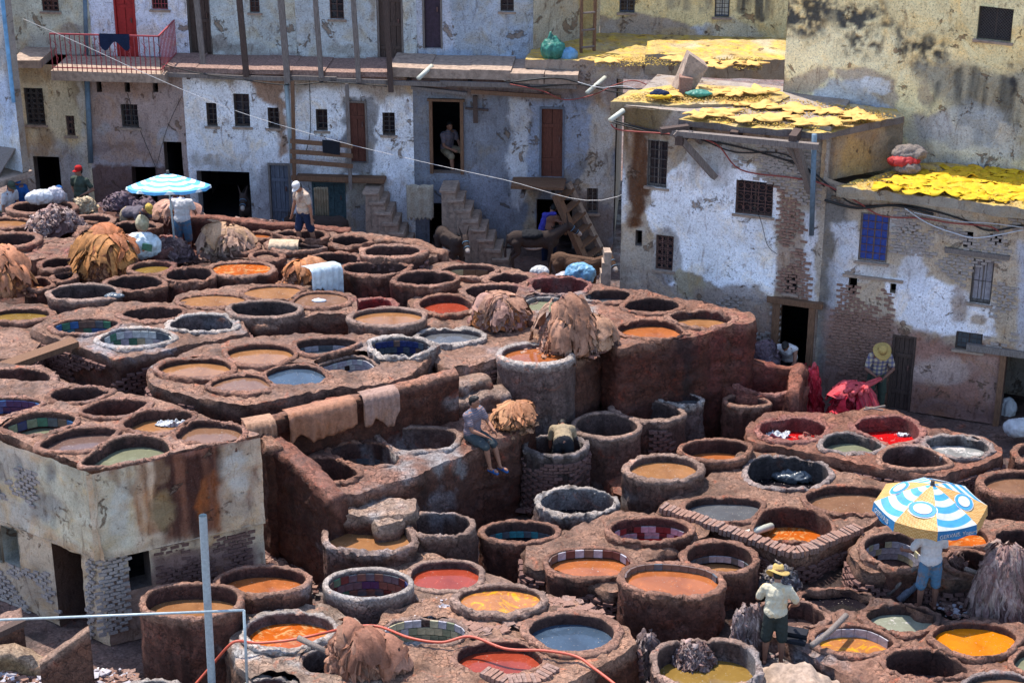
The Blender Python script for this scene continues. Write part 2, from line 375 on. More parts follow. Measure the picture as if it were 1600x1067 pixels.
def settle_vats():
    for i, a in enumerate(VATS):
        for b in VATS[i + 1:]:
            d = b.c - a.c; D = float(np.hypot(*d))
            if D > 3 or abs(a.z - b.z) > .45: continue
            ang = math.atan2(d[1], d[0]); ra = float(a.rad(np.array([ang]))[0]); rb = float(b.rad(np.array([ang + PI]))[0])
            if D < ra + rb + .13:
                g_ = (ra + D - rb) / 2; a._n = getattr(a, '_n', []) + [(ang, g_ - .05)]; b._n = getattr(b, '_n', []) + [(ang + PI, D - g_ - .05)]
    for a in VATS: a.lim = getattr(a, '_n', [])
def build_vat(s):
    n = 120; th = np.arange(n) * 2 * PI / n; ri = s.rad(th)
    q = np.stack([np.cos(th), np.sin(th), np.full(n, s.seed)], -1)
    thick = s.t * .72 * (1 + .6 * fbm(q, 1.6, 3, 9 + s.seed))
    ro = ri + thick
    for o in VATS:
        if o is s or np.hypot(*(o.c - s.c)) > (max(s.rx, s.ry) + max(o.rx, o.ry) + s.t + .3): continue
        for _ in range(10):
            bad = o.inside(s.c[0] + ro * np.cos(th), s.c[1] + ro * np.sin(th), .03)
            ro = np.where(bad, np.maximum(ri + .05, ro - .04), ro)
    th_ = ro - ri
    loc = np.array([s.c[0], s.c[1], s.zb]); root = empty('dye_vat', tuple(loc)); tag(root, s.label, 'vat', 'vats of the tannery')
    fl = s.z - s.dep - .25; D = s.z - fl; H = s.z - s.zb; lp = s.lip
    #  (radial fraction 0 inner..1 outer, extra offset, z, colour slot)
    prof = [(0, 0, fl, 2), (0, 0, s.z - D * .66, 2), (0, 0, s.z - D * .33, 2), (0, .0, s.z - .06, 2), (0, .002, s.z - .018, 0), (.10, 0, s.z - .002, 0), (.35, 0, s.z, 0), (.65, 0, s.z - .0, 0),
            (.93, 0, s.z - .004, 0), (1, lp * .4, s.z - .022, 0), (1, lp * .5, s.z - .075, 1), (1, lp * .3, s.z - .13, 1)]
    k = max(3, int(H / .075))
    prof += [(1, .0 + .02 * (j / k), s.z - .13 - (H - .13) * j / k, 1) for j in range(1, k + 1)]
    V = []; C = []
    cl = TINT[s.tint]
    for f, off, z, sl in prof:
        r = ri + th_ * f + off
        V.append(np.stack([s.c[0] + r * np.cos(th), s.c[1] + r * np.sin(th), np.full(n, z)], -1)); C.append(np.tile(cl[sl], (n, 1)))
    V = np.array(V); m = len(prof); F = V.reshape(-1, 3); C = np.array(C).reshape(-1, 3)
    fr = np.repeat([p[0] for p in prof], n); rim = np.repeat([1.0 if p[3] == 0 else .45 for p in prof], n)
    outw = np.stack([np.cos(np.tile(th, m)), np.sin(np.tile(th, m)), np.zeros(m * n)], -1)
    a = fbm(F, 2.3, 4, s.seed) * .055 + fbm(F, 11, 3, s.seed + 3) * .03 - crease(F, 3.2) * .035
    F = F + outw * (a * (fr * 1.0 + .25) * s.rag)[:, None]
    chip = np.minimum(0, fbm(F * np.array([1, 1, .3]), 4.2, 4, s.seed + 5) + .12) * .14 + fbm(F, 9, 3, s.seed + 8) * .022 - crease(F, 4) * .02
    F[:, 2] += np.where(np.repeat([p[3] == 0 for p in prof], n), chip * s.rag, 0)
    # ragged colour border between rim crust and wall
    b = fbm(F, 5, 4, 3.0); zr = F[:, 2] - (s.z - .12)
    mix = sstep(-.10, .02, zr + b * .09)
    isout = (fr > .5)
    C = np.where((isout)[:, None], np.array(cl[1]) * (1 - mix[:, None]) + np.array(cl[0]) * mix[:, None], C)
    streak = sstep(.05, .4, fbm(F * np.array([5, 5, .6]), 1, 3, 7.0)) * (~(rim > .9))
    C = C * (1 - .45 * streak[:, None]); C = yardcol(F, C)
    idx = np.arange(m * n).reshape(m, n); i0 = idx[:-1]; i1 = idx[1:]
    faces = np.stack([i0, np.roll(i0, -1, 1), np.roll(i1, -1, 1), i1], -1).reshape(-1, 4)
    F3 = F.reshape(m, n, 3)
    cut = 11
    fi = np.stack([idx[4:cut - 1], np.roll(idx[4:cut - 1], -1, 1), np.roll(idx[5:cut], -1, 1), idx[5:cut]], -1).reshape(-1, 4)
    fb = np.concatenate([x.reshape(-1, 4) for x in (np.stack([idx[0:4], np.roll(idx[0:4], -1, 1), np.roll(idx[1:5], -1, 1), idx[1:5]], -1),
                                                    np.stack([idx[cut - 1:-1], np.roll(idx[cut - 1:-1], -1, 1), np.roll(idx[cut:], -1, 1), idx[cut:]], -1))])
    def sub(fs):
        u, inv = np.unique(fs, return_inverse=True); return F[u], inv.reshape(fs.shape), C[u]
    v, f, c = sub(fb); mesh('basin', v, f, 'clay', root, c)
    v, f, c = sub(fi); mesh('rim', v, f, 'clay', root, c)
    # contents
    zl = s.z - s.dep; kk = 3
    rr = [(ri + .06) * g for g in (1, .66, .33)]
    V = [np.stack([s.c[0] + r * np.cos(th), s.c[1] + r * np.sin(th), np.full(n, zl)], -1) for r in rr]
    V = np.concatenate(V + [np.array([[s.c[0], s.c[1], zl]])]); fs = []
    for j in range(2):
        for i in range(n): fs.append((j * n + i, j * n + (i + 1) % n, (j + 1) * n + (i + 1) % n, (j + 1) * n + i))
    for i in range(n): fs.append((2 * n + i, 2 * n + (i + 1) % n, 3 * n))
    if s.liq: mesh('liquid', V, fs, s.liq, root)
    else:
        V[:, 2] += fbm(V, 3, 3, s.seed) * .06
        mesh('vat_floor', V, fs, 'clay', root, yardcol(V, np.tile((.10, .06, .055), (len(V), 1))))
    if s.tiles:
        cols, rows, top, size = s.tiles[:4]; seq = len(s.tiles) > 4
        arc = np.linspace(0, 2 * PI, 361); rad = s.rad(arc); xy = np.stack([rad * np.cos(arc), rad * np.sin(arc)], -1)
        L = np.concatenate([[0], np.cumsum(np.hypot(*np.diff(xy, axis=0).T))]); me0 = {}
        a0, a1 = np.interp([-0.15, PI + .15], arc - 0, L), None
        l0, l1 = np.interp(.05, arc, L), np.interp(PI - .05, arc, L)
        cnt = max(4, int((l1 - l0) / size)); w_ = (l1 - l0) / cnt
        for r_ in range(rows):
            for j in range(cnt):
                if random.random() < .05 and not seq: continue
                lm = l0 + (j + .5) * w_ + (.5 * w_ if r_ % 2 and rows > 1 else 0); an = np.interp(lm, L, arc)
                cname = cols[j % len(cols)] if seq else random.choice(cols)
                key = (cname,)
                if key not in me0:
                    b_ = MB().box((0, 0, 0), (w_ * .93, .03, size * .9)); me = bpy.data.meshes.new('tile')
                    me.from_pydata(b_.v, [], b_.f); me.materials.append(MATS['tile_' + cname]); me0[key] = me
                rr_ = float(np.interp(an, arc, rad)) - .012
                e = .02; p1 = np.array([np.interp(an + e, arc, rad) * math.cos(an + e), np.interp(an + e, arc, rad) * math.sin(an + e)])
                p0 = np.array([np.interp(an - e, arc, rad) * math.cos(an - e), np.interp(an - e, arc, rad) * math.sin(an - e)]); d = p1 - p0
                o = link('tile', me0[key], root, (rr_ * math.cos(an), rr_ * math.sin(an), s.z - top - size * (r_ + .5) - s.zb))
                o.rotation_euler = (random.uniform(-.03, .03), 0, math.atan2(d[1], d[0]))
    if s.bricks:
        mb = MB(); rng = random.Random(int(s.seed * 100)); z = s.zb + .04; row = 0
        while z < s.z - .2:
            L = 2 * PI * ro.mean(); cnt = int(L / .2)
            for j in range(cnt):
                an = (j + .5 * (row % 2)) * 2 * PI / cnt + rng.uniform(-.01, .01)
                if math.sin(an) > .35: continue
                if float(vn(np.array([an * 2.2, z * 1.5, s.seed]))) > s.bricks - .6: continue
                r_ = float(np.interp(an % (2 * PI), th, ro)) + .012
                M = Matrix.Rotation(an, 3, 'Z')
                mb.box((s.c[0] + r_ * math.cos(an), s.c[1] + r_ * math.sin(an), z), (.07, .185 * rng.uniform(.85, 1), .05), M, .008)
            z += .068; row += 1
        o = mb.build('brickwork', 'brick_dark', root)
        if o: o['kind'] = 'stuff'
    return root

def block(name, poly, z, zb, label, vats=(), cat='masonry', cols=((.33, .235, .2), (.17, .09, .078)), grid=.075, rough=1.0, bricks=0, zf=None, patches=None, kind=None):
    """a masonry body: outline in photo px at its top height, vat openings cut through its top"""
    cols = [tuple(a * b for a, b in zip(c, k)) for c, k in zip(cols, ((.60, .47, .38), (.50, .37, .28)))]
    pts = [P(x, y, z) for x, y in poly]; pl = [(p.x, p.y) for p in pts]
    if sum(pl[i - 1][0] * pl[i][1] - pl[i][0] * pl[i - 1][1] for i in range(len(pl))) < 0: pl = pl[::-1]
    out = []
    for i in range(len(pl)):
        a = Vector(pl[i - 1]); b = Vector(pl[i]); k = max(1, int((b - a).length / grid))
        out += [a + (b - a) * (j / k) for j in range(k)]
    out = np.array([tuple(o) for o in out])
    for _ in range(2): out = (out * 2 + np.roll(out, 1, 0) + np.roll(out, -1, 0)) / 4
    q = np.c_[out, np.full(len(out), z)]; out = out + np.stack([fbm(q, 1.7, 3, 4), fbm(q, 1.7, 3, 6)], -1) * .09 * rough
    allp = [Vector(o) for o in out]; edges = [(i, (i + 1) % len(out)) for i in range(len(out))]
    holes = []
    for v in vats:
        th = np.arange(64) * 2 * PI / 64; r = v.rad(th) + min(.09, v.t * .5)
        h = np.stack([v.c[0] + r * np.cos(th), v.c[1] + r * np.sin(th)], -1)
        k = len(allp); allp += [Vector(x) for x in h]; edges += [(k + i, k + (i + 1) % 64) for i in range(64)]; holes.append(h)
    x0, y0 = out.min(0); x1, y1 = out.max(0)
    gx, gy = np.meshgrid(np.arange(x0, x1, grid), np.arange(y0, y1, grid)); gx = gx.ravel() + np.random.uniform(-.02, .02, gx.size); gy = gy.ravel() + np.random.uniform(-.02, .02, gy.size)
    ok = inpoly(gx, gy, out)
    for h in holes: ok &= ~inpoly(gx, gy, h)
    allp += [Vector((a, b)) for a, b in zip(gx[ok], gy[ok])]
    V2, _, F2, *_r = delaunay_2d_cdt(allp, edges, [], 0, 1e-5)
    V2 = np.array([tuple(v) for v in V2]); F2 = np.array([f for f in F2 if len(f) == 3])
    ce = V2[F2].mean(1); ok = inpoly(ce[:, 0], ce[:, 1], out)
    for h in holes: ok &= ~inpoly(ce[:, 0], ce[:, 1], h)
    F2 = F2[ok]
    T = np.c_[V2, np.full(len(V2), z - .01)]
    T[:, 2] += (fbm(T, 1.9, 4, 2) * .07 + fbm(T, 8, 4, 5) * .05 - crease(T, 3.2) * .03) * rough
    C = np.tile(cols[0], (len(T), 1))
    dd = sstep(.0, .5, fbm(T, 2.5, 5, 8))[:, None]; C = C * (1 - dd * .45)
    # sides
    nn = len(out); k = max(2, int((z - zb) / grid)); d = np.roll(out, -1, 0) - np.roll(out, 1, 0); nr = np.stack([d[:, 1], -d[:, 0]], -1); nr /= np.linalg.norm(nr, axis=1)[:, None] + 1e-9
    rows = []
    for j in range(k + 1):
        zz = z - .04 - (z - .04 - zb) * j / k
        rows.append(np.c_[out + nr * (.03 if j else 0.0), np.full(nn, zz)])
    Sd = np.concatenate(rows); N3 = np.tile(np.c_[nr, np.zeros(nn)], (k + 1, 1))
    amp = np.repeat([0.15 if j == 0 else 1.0 for j in range(k + 1)], nn)
    Sd = Sd + N3 * ((fbm(Sd, 1.6, 4, 5) * .09 + fbm(Sd * np.array([1, 1, 2.5]), 5, 4, 6) * .06 - crease(Sd * np.array([1, 1, 1.8]), 2.6) * .04) * amp * rough)[:, None]
    # weld the first side row to the top outline heights
    near = {}
    for i in range(nn):
        jj = np.argmin((V2[:, 0] - out[i, 0]) ** 2 + (V2[:, 1] - out[i, 1]) ** 2); Sd[i] = T[jj]
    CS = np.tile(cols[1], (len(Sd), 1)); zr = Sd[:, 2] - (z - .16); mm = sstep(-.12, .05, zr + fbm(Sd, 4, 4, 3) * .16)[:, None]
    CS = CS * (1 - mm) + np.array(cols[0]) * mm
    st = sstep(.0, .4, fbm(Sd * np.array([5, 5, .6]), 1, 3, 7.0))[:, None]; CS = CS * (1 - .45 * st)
    idx = np.arange((k + 1) * nn).reshape(k + 1, nn)
    fq = np.stack([idx[:-1], idx[1:], np.roll(idx[1:], -1, 1), np.roll(idx[:-1], -1, 1)], -1).reshape(-1, 4)
    root = empty(name, (float(out[:, 0].mean()), float(out[:, 1].mean()), zb)); tag(root, label, cat, kind=kind)
    CT = yardcol(T, C); CB = yardcol(Sd, CS)
    if patches:
        for arr, cc in ((T, CT), (Sd, CB)):
            pc = paint(arr, (0, 0, 0), patches); al = paint(arr, (0, 0, 0), [(p[0], p[1], (1, 1, 1)) + tuple(p[3:]) for p in patches])
            al = np.clip(al, 0, 1); cc[:] = cc * (1 - al) + pc
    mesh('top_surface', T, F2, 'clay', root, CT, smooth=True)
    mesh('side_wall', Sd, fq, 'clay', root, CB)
    if bricks:
        mb = MB(); rng = random.Random(len(poly) * 7 + int(z * 10)); seg = np.linalg.norm(np.roll(out, -1, 0) - out, axis=1); cum = np.concatenate([[0], np.cumsum(seg)]); Lt = cum[-1]; zz = zb + .05; row = 0
        loop = np.vstack([out, out[:1]]); nl = np.vstack([nr, nr[:1]])
        while zz < z - .22:
            u = (row % 2) * .1
            while u < Lt:
                x = np.interp(u, cum, loop[:, 0]); y = np.interp(u, cum, loop[:, 1]); nx = np.interp(u, cum, nl[:, 0]); ny = np.interp(u, cum, nl[:, 1])
                if ny < .3 and float(vn(np.array([x * 1.1, y * 1.1, zz * 1.6 + 3]))) < bricks - .6:
                    an = math.atan2(ny, nx); pt = np.array([[x, y, zz]])
                    o_ = .045 + float((fbm(pt, 1.6, 4, 5) * .09)[0]) * rough
                    mb.box((x + nx * o_, y + ny * o_, zz), (.08, .18 * rng.uniform(.8, 1), .05), Matrix.Rotation(an, 3, 'Z'), .009)
                u += .195
            zz += .067; row += 1
        o = mb.build('brickwork', 'brick_dark', root)
        if o: o['kind'] = 'stuff'
    return root

def wallpath(name, pts, thick, zb, label, cat='wall', cols=((.33, .22, .18), (.17, .085, .07)), cell=.07, rough=1.0, parent=None):
    """free-standing wall: (px, py, top height) along its front top edge"""
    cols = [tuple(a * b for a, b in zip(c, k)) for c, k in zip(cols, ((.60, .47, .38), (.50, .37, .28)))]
    w3 = [P(x, y, z) for x, y, z in pts]; path = []
    for a, b in zip(w3[:-1], w3[1:]):
        k = max(1, int((b - a).length / cell)); path += [a + (b - a) * (j / k) for j in range(k)]
    path.append(w3[-1]); A = np.array([tuple(p) for p in path]); n = len(A)
    d = np.gradient(A[:, :2], axis=0); d /= np.linalg.norm(d, axis=1)[:, None]; nr = np.stack([-d[:, 1], d[:, 0]], -1)   # to the back
    A[:, 2] += fbm(A, 2.2, 4, 3) * .09 * rough
    ring = []
    zm = A[:, 2].mean(); k = max(3, int((zm - zb) / cell))
    def row(off, z): return np.c_[A[:, :2] + nr * off, z]
    for j in range(k, -1, -1): ring.append(row(-.01 if j else .03, zb + (A[:, 2] - .05 - zb) * (1 - j / k)))
    for f in (.1, .35, .65, .9): ring.append(row(thick * f, A[:, 2] + (0.0 if .2 < f < .8 else -.02)))
    for j in range(k + 1): ring.append(row(thick + (.0), A[:, 2] - .05 - (A[:, 2] - .05 - zb) * j / k))
    V = np.array(ring); m = len(ring); V = V.reshape(-1, 3); NN = np.tile(np.c_[nr, np.zeros(n)], (m, 1))
    am = fbm(V, 1.8, 4, 4) * .07 + fbm(V * np.array([1, 1, 2.2]), 6, 4, 6) * .045 - crease(V, 2.8) * .03
    V = V + NN * (am * rough)[:, None]; V[:, 2] += np.repeat([1.0 if k < i < k + 5 else 0 for i in range(m)], n) * fbm(V, 7, 3, 9) * .05 * rough
    istop = np.repeat([1.0 if k - 0 <= i <= k + 5 else 0 for i in range(m)], n)[:, None]
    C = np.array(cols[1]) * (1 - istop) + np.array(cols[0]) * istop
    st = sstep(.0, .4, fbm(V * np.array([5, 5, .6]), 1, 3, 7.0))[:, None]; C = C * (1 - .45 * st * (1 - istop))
    idx = np.arange(m * n).reshape(m, n)
    fq = np.stack([idx[:-1, :-1], idx[:-1, 1:], idx[1:, 1:], idx[1:, :-1]], -1).reshape(-1, 4)
    fs = [tuple(x) for x in fq.tolist()] + [tuple(idx[:, 0].tolist()), tuple(idx[::-1, -1].tolist())]
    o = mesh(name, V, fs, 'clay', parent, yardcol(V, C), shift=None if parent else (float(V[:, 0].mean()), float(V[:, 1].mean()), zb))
    if not parent: tag(o, label, cat)
    return o

# ---- ground: one sheet to the horizon; the yard part is fine and uneven
g = np.arange(-14, 16.01, .12); gy_ = np.arange(24, 50.01, .12); X, Y = np.meshgrid(g, gy_)
V = np.c_[X.ravel(), Y.ravel(), np.zeros(X.size)]; V[:, 2] = fbm(V, .8, 5, 1) * .12 + fbm(V, 5, 3, 2) * .04 - .02
edge = sstep(0, 1, np.minimum.reduce([V[:, 0] + 14, 16 - V[:, 0], V[:, 1] - 24, 50 - V[:, 1]])); V[:, 2] *= edge
nr_, nc_ = X.shape; idx = np.arange(nr_ * nc_).reshape(nr_, nc_); fq = np.stack([idx[:-1, :-1], idx[:-1, 1:], idx[1:, 1:], idx[1:, :-1]], -1).reshape(-1, 4)
gc = np.tile((.15, .095, .08), (len(V), 1)); gm = sstep(0, .5, fbm(V, 1.1, 5, 4))[:, None]; gc = gc * (1 - gm) + np.array((.05, .035, .034)) * gm
o = mesh('ground', V, fq, 'clay', None, yardcol(V, gc)); tag(o, 'dark wet trampled earth and scraps between the vats', kind='structure')
B = 300
far = [(-B, -B, 0), (B, -B, 0), (B, B, 0), (-B, B, 0), (-14, 24, 0), (16, 24, 0), (16, 50, 0), (-14, 50, 0)]
o = mesh('ground', far, [(0, 1, 5, 4), (1, 2, 6, 5), (2, 3, 7, 6), (3, 0, 4, 7)], 'clay', None, np.tile((.15, .10, .085), (8, 1)), smooth=False); tag(o, 'bare brown earth reaching away round the yard', kind='structure')
# ---- vats, far terrace first (opening boxes in photo px; rim height, base height, rim thickness, squareness, contents)
T_ = ('green', 'blue', 'teal', 'brown', 'slate', 'cream', 'maroon'); W_ = ('white', 'pale', 'cream', 'white', 'green', 'slate'); D_ = ('slate', 'navy', 'slate', 'brown')
def V(box, z, zb, t, sq, liq, dep, tint, label, **k): v = Vat(box, z, zb, t, sq, liq, dep, tint, label, **k); return v
a1 = V((20, 314, 112, 331), 2.6, 1.9, .18, 2.2, None, .5, 'clay', 'long low vat at the far left under the silver sack', wob=.12)
a1b = V((-30, 340, 44, 354), 2.5, 1.9, .2, 2, 'dye_tan', .08, 'clay', 'tan vat cut by the left edge of the photo left of the pale hide heap')
a3 = V((113, 336, 172, 351), 2.55, 1.9, .2, 2.4, None, .5, 'rust', 'dry vat just right of the pale hide heap')
a4 = V((-20, 364, 58, 383), 2.6, 1.6, .22, 2, None, .6, 'clay', 'empty brown vat at the left edge below the pale hide heap')
a5 = V((126, 354, 166, 372), 2.55, 1.9, .2, 3, None, .6, 'clay', 'small square vat between the pale hide heap and the bending man', wob=.1)
a6 = V((172, 346, 246, 366), 2.65, 1.9, .18, 2, 'dye_black', .3, 'clay', 'vat the man in the grey shirt bends over')
a7 = V((106, 384, 152, 399), 2.5, 1.9, .15, 2, 'dye_red', .35, 'red', 'small pink rimmed vat behind the orange hide heap')
a8 = V((187, 366, 278, 390), 2.5, 1.9, .15, 2, 'dye_crimson', .3, 'red', 'red rimmed vat behind the white and yellow fertiliser sack')
a9 = V((66, 402, 122, 419), 2.55, 1.9, .2, 2, None, .6, 'clay', 'round brown vat left of the orange hide heap')
a10 = V((82, 422, 114, 437), 2.45, 1.9, .15, 2, 'dye_black', .3, 'clay', 'little dark vat in front of the round brown one left of the orange heap')
a11 = V((44, 433, 82, 449), 2.4, 1.8, .15, 2, 'dye_red', .22, 'clay', 'small vat with a sliver of red dye beside the ochre heap at the left edge')
a12 = V((80, 444, 181, 466), 2.65, 1.4, .16, 2, None, .7, 'pale', 'large clean cylindrical empty vat in front of the orange heap', lip=.05, wob=.02, rag=.6)
a13 = V((168, 430, 259, 450), 2.6, 1.5, .18, 2, 'dye_black', .35, 'clay', 'dark vat with a black rag over its rim right below the orange heap')
a14 = V((205, 408, 272, 426), 2.6, 1.6, .16, 2, 'dye_olive', .12, 'clay', 'yellow brown vat touching the right of the orange heap')
a15 = V((254, 417, 330, 437), 2.6, 1.6, .18, 2.4, 'dye_black', .35, 'clay', 'black vat left of the shallow rusty pool')
a16 = V((330, 409, 420, 428), 2.5, 1.6, .2, 2.8, 'dye_swirl', .06, 'rust', 'shallow rust coloured pool with floating scraps', wob=.1)
a16b = V((395, 392, 440, 404), 2.5, 1.9, .15, 2, 'dye_mauve', .12, 'clay', 'narrow vat behind the long pool right of the big pale heap', wob=.1)
a17 = V((280, 459, 384, 478), 2.6, 1.7, .14, 2, 'dye_tan', .05, 'clay', 'brimful tan vat left of the two other milky ones')
a18 = V((381, 446, 480, 466), 2.6, 1.7, .14, 2, 'dye_tan', .05, 'clay', 'brimful tan vat, the rearmost of the milky three')
b16 = V((451, 456, 544, 478), 2.6, 1.7, .16, 2, 'dye_pink', .05, 'clay', 'pinkish brown vat with a white scrap floating in it')
a19 = V((356, 470, 465, 493), 2.65, 1.6, .17, 2, 'dye_black', .45, 'pale', 'dark empty vat in front of the milky three')
a20 = V((193, 479, 293, 498), 2.6, 1.7, .17, 2, None, .6, 'clay', 'wide dry purple brown vat behind the two tiled ones')
a21 = V((84, 497, 191, 519), 2.6, 1.0, .16, 2, None, .5, 'clay', 'vat lined with green and blue tiles on the left block', tiles=(T_, 3, .05, .16))
a22 = V((152, 512, 267, 539), 2.6, .8, .16, 2, None, .5, 'lime', 'vat lined with white tiles at the block corner', tiles=(W_, 3, .06, .16))
a23 = V((260, 490, 369, 515), 2.6, 1.0, .16, 2.2, 'dye_black', .45, 'lime', 'black bottomed vat at the right end of the tiled pair')
a24 = V((-14, 481, 76, 499), 2.5, 1.2, .18, 2.2, 'dye_olive', .12, 'clay', 'low vat of greenish water at the left edge')
a25 = V((56, 377, 102, 392), 2.5, 1.7, .16, 2.2, 'dye_black', .35, 'clay', 'dark vat in front of the pale hide heap at the far left', wob=.1)
b0 = V((374, 362, 424, 372), 2.5, 1.9, .15, 2, 'dye_orange', .08, 'clay', 'shallow orange vat behind the walking man')
b1 = V((428, 359, 513, 374), 2.65, 1.9, .15, 2, 'dye_black', .3, 'clay', 'dark vat just behind the walking man')
b2 = V((410, 374, 508, 390), 2.55, 1.9, .15, 2.2, None, .4, 'rust', 'tile lined vat the man in the white cap walks through', tiles=(('pale', 'brown', 'cream'), 1, .1, .2))
b2b = V((345, 376, 404, 391), 2.5, 1.9, .14, 2.2, 'dye_tan', .08, 'clay', 'tan vat between the pale heap and the walking man', wob=.12)
b3 = V((514, 368, 577, 382), 2.55, 1.9, .15, 2, 'dye_black', .3, 'clay', 'small dark vat right of the walking man')
b4 = V((568, 383, 656, 399), 2.75, 1.2, .2, 2.2, 'dye_mauve', .25, 'rust', 'vat on the thick round stump nearest the stairs', bricks=.5)
b5 = V((489, 395, 563, 413), 2.5, 1.8, .15, 2.2, 'dye_grey', .25, 'clay', 'vat of pale grey water behind the two joined dark vats', wob=.1)
b6 = V((537, 409, 645, 427), 2.65, 1.5, .15, 2, 'dye_grey', .35, 'clay', 'left of the two joined smooth walled vats')
b7 = V((614, 423, 712, 443), 2.65, 1.4, .17, 2, 'dye_black', .4, 'clay', 'right of the two joined smooth walled vats')
b8 = V((690, 413, 779, 430), 2.5, 1.6, .16, 2, 'dye_olive', .3, 'rust', 'vat lined with tall brown tiles in front of the donkey', tiles=(('cream', 'brown', 'pale'), 1, .1, .26))
b9 = V((760, 427, 826, 441), 2.5, 1.7, .18, 2.2, None, .4, 'rust', 'rough brick filled vat left of the maroon one', wob=.14)
b10 = V((722, 444, 832, 468), 2.55, 1.6, .2, 2.1, None, .5, 'rust', 'broad dry brown vat behind the crumpled hide heap')
b11 = V((655, 460, 741, 488), 2.5, 1.5, .17, 2, 'dye_red', .18, 'clay', 'brick red vat behind the lone tan one')
b12 = V((552, 481, 663, 506), 2.7, 1.5, .16, 2, 'dye_tan', .1, 'pale', 'free standing brimful tan vat in the middle of the terrace', wob=.03, lip=.05, rag=.7)
b13 = V((652, 512, 753, 534), 2.5, 1.5, .17, 2.1, 'dye_grey', .12, 'lime', 'blue grey vat in front of the hide heap', wob=.06)
b14 = V((557, 466, 612, 487), 2.35, 1.6, .16, 2.6, 'dye_crimson', .2, 'red', 'small scarlet vat half hidden behind the lone tan one', wob=.1)
b20 = V((812, 462, 911, 489), 2.5, 1.5, .14, 2, 'dye_green', .1, 'lime', 'pale green lime vat with a whitened rim')
c1 = V((823, 432, 921, 458), 2.6, 1.5, .18, 2.1, None, .6, 'red', 'dry maroon vat at the back by the blue bags')
c2 = V((909, 452, 989, 469), 2.6, 1.5, .17, 2.2, 'dye_grey', .22, 'clay', 'vat with a little grey water below the wall corner')
c3 = V((972, 465, 1061, 486), 2.6, 1.5, .16, 2, 'dye_black', .3, 'clay', 'near black vat on the long right hand block')
c4 = V((1042, 484, 1143, 508), 2.6, 1.5, .16, 2, 'dye_tan', .2, 'rust', 'tan orange vat at the right corner of the long block')
c5 = V((966, 499, 1073, 526), 2.6, 1.5, .16, 2, 'dye_orange', .16, 'clay', 'orange vat at the front edge of the long block')
d1 = V((248, 558, 372, 587), 2.6, 1.4, .17, 2, 'dye_tan', .13, 'clay', 'tan vat at the left end of the middle block')
d2 = V((350, 537, 467, 568), 2.6, 1.4, .16, 2, 'dye_tan', .12, 'clay', 'tan vat at the back of the middle block')
d3 = V((327, 584, 437, 609), 2.6, .6, .15, 2, 'dye_pink', .08, 'clay', 'orange tan vat bulging from the front of the middle block')
d4 = V((407, 569, 512, 600), 2.55, 1.4, .15, 2.3, 'dye_blue', .1, 'clay', 'dark blue vat on the middle block', wob=.08)
d5 = V((456, 527, 563, 552), 2.6, 1.4, .15, 2, 'dye_grey', .28, 'clay', 'pale blue water vat ringed with a tile course', tiles=(('slate', 'pale'), 1, .17, .14))
d6 = V((570, 526, 673, 553), 2.65, 1.2, .16, 2, 'dye_black', .4, 'lime', 'vat lined with navy tiles in front of the blue grey one', tiles=(D_, 3, .08, .13), bricks=.35)
d7 = V((488, 555, 596, 583), 2.45, 1.2, .17, 2.3, None, .45, 'pale', 'broken vat lined with small white bricks above the ramp wall', tiles=(('white', 'pale', 'pale'), 4, .08, .11), wob=.08)
g1 = V((785, 536, 889, 565), 2.6, .0, .16, 2, 'dye_orange', .12, 'lime', 'tall round vat of orange dye below the large hide heap', lip=.05, rag=.8)
e1 = V((-30, 575, 76, 612), 3.1, 2.2, .2, 2.2, 'dye_pink', .35, 'rust', 'orange brown vat behind the big left building at the photo edge')
e2 = V((80, 604, 173, 626), 3.4, 3.2, .14, 2.2, None, .3, 'clay', 'shallow pinkish vat at the back of the left building roof')
e3 = V((-52, 620, 68, 646), 3.4, 3.2, .14, 2, 'dye_orange', .32, 'clay', 'vat with a cobalt tiled wall at the left edge of the roof', tiles=(('navy', 'navy', 'blue'), 2, .06, .13))
e4 = V((124, 622, 237, 649), 3.4, 3.2, .14, 2, 'dye_orange', .38, 'clay', 'deep brown vat with a sliver of orange on the left roof')
e5 = V((3, 642, 119, 675), 3.4, 3.2, .14, 2, 'dye_green', .33, 'clay', 'grey water vat with a row of blue green and yellow tiles', tiles=(('yellow', 'blue', 'brown', 'slate', 'green', 'olive', 'navy', 'olive', 'olive'), 1, .12, .17, 1))
e6 = V((183, 639, 312, 676), 3.4, 3.2, .13, 2.4, 'dye_tan', .22, 'clay', 'tan vat with white foam floating on the left roof')
e7 = V((61, 667, 198, 701), 3.4, 3.2, .13, 2.8, 'dye_mauve', .16, 'clay', 'grey brown irregular vat by the chipped left rim', wob=.1, rot=8)
e8 = V((256, 656, 380, 689), 3.4, 3.2, .13, 2.4, 'dye_pink', .14, 'clay', 'pinkish tan vat at the right end of the left roof', rot=-6)
e9 = V((120, 680, 268, 720), 3.4, 3.2, .12, 4.0, 'dye_green', .24, 'rust', 'angular pale green vat at the front corner of the left roof', rot=22, wob=.06)
f1 = V((588, 666, 712, 701), 1.8, .6, .16, 2.6, 'dye_orange', .62, 'pale', 'deep vat behind the seated boy with orange at its bottom', wob=.08)
f2 = V((512, 689, 630, 726), 1.8, .6, .14, 2.4, 'dye_tan', .5, 'clay', 'middle vat of the three left of the seated boy', wob=.05, tiles=(('brown', 'slate'), 1, .36, .12))
f3 = V((459, 713, 562, 750), 1.8, .0, .14, 2.4, 'dye_mauve', .5, 'clay', 'brown vat nearest the sloping buttress')
h1 = V((959, 624, 1069, 653), 1.3, .0, .17, 2.1, None, .6, 'pale', 'empty vat with a brick topped rim behind its twin', bricks=.3)
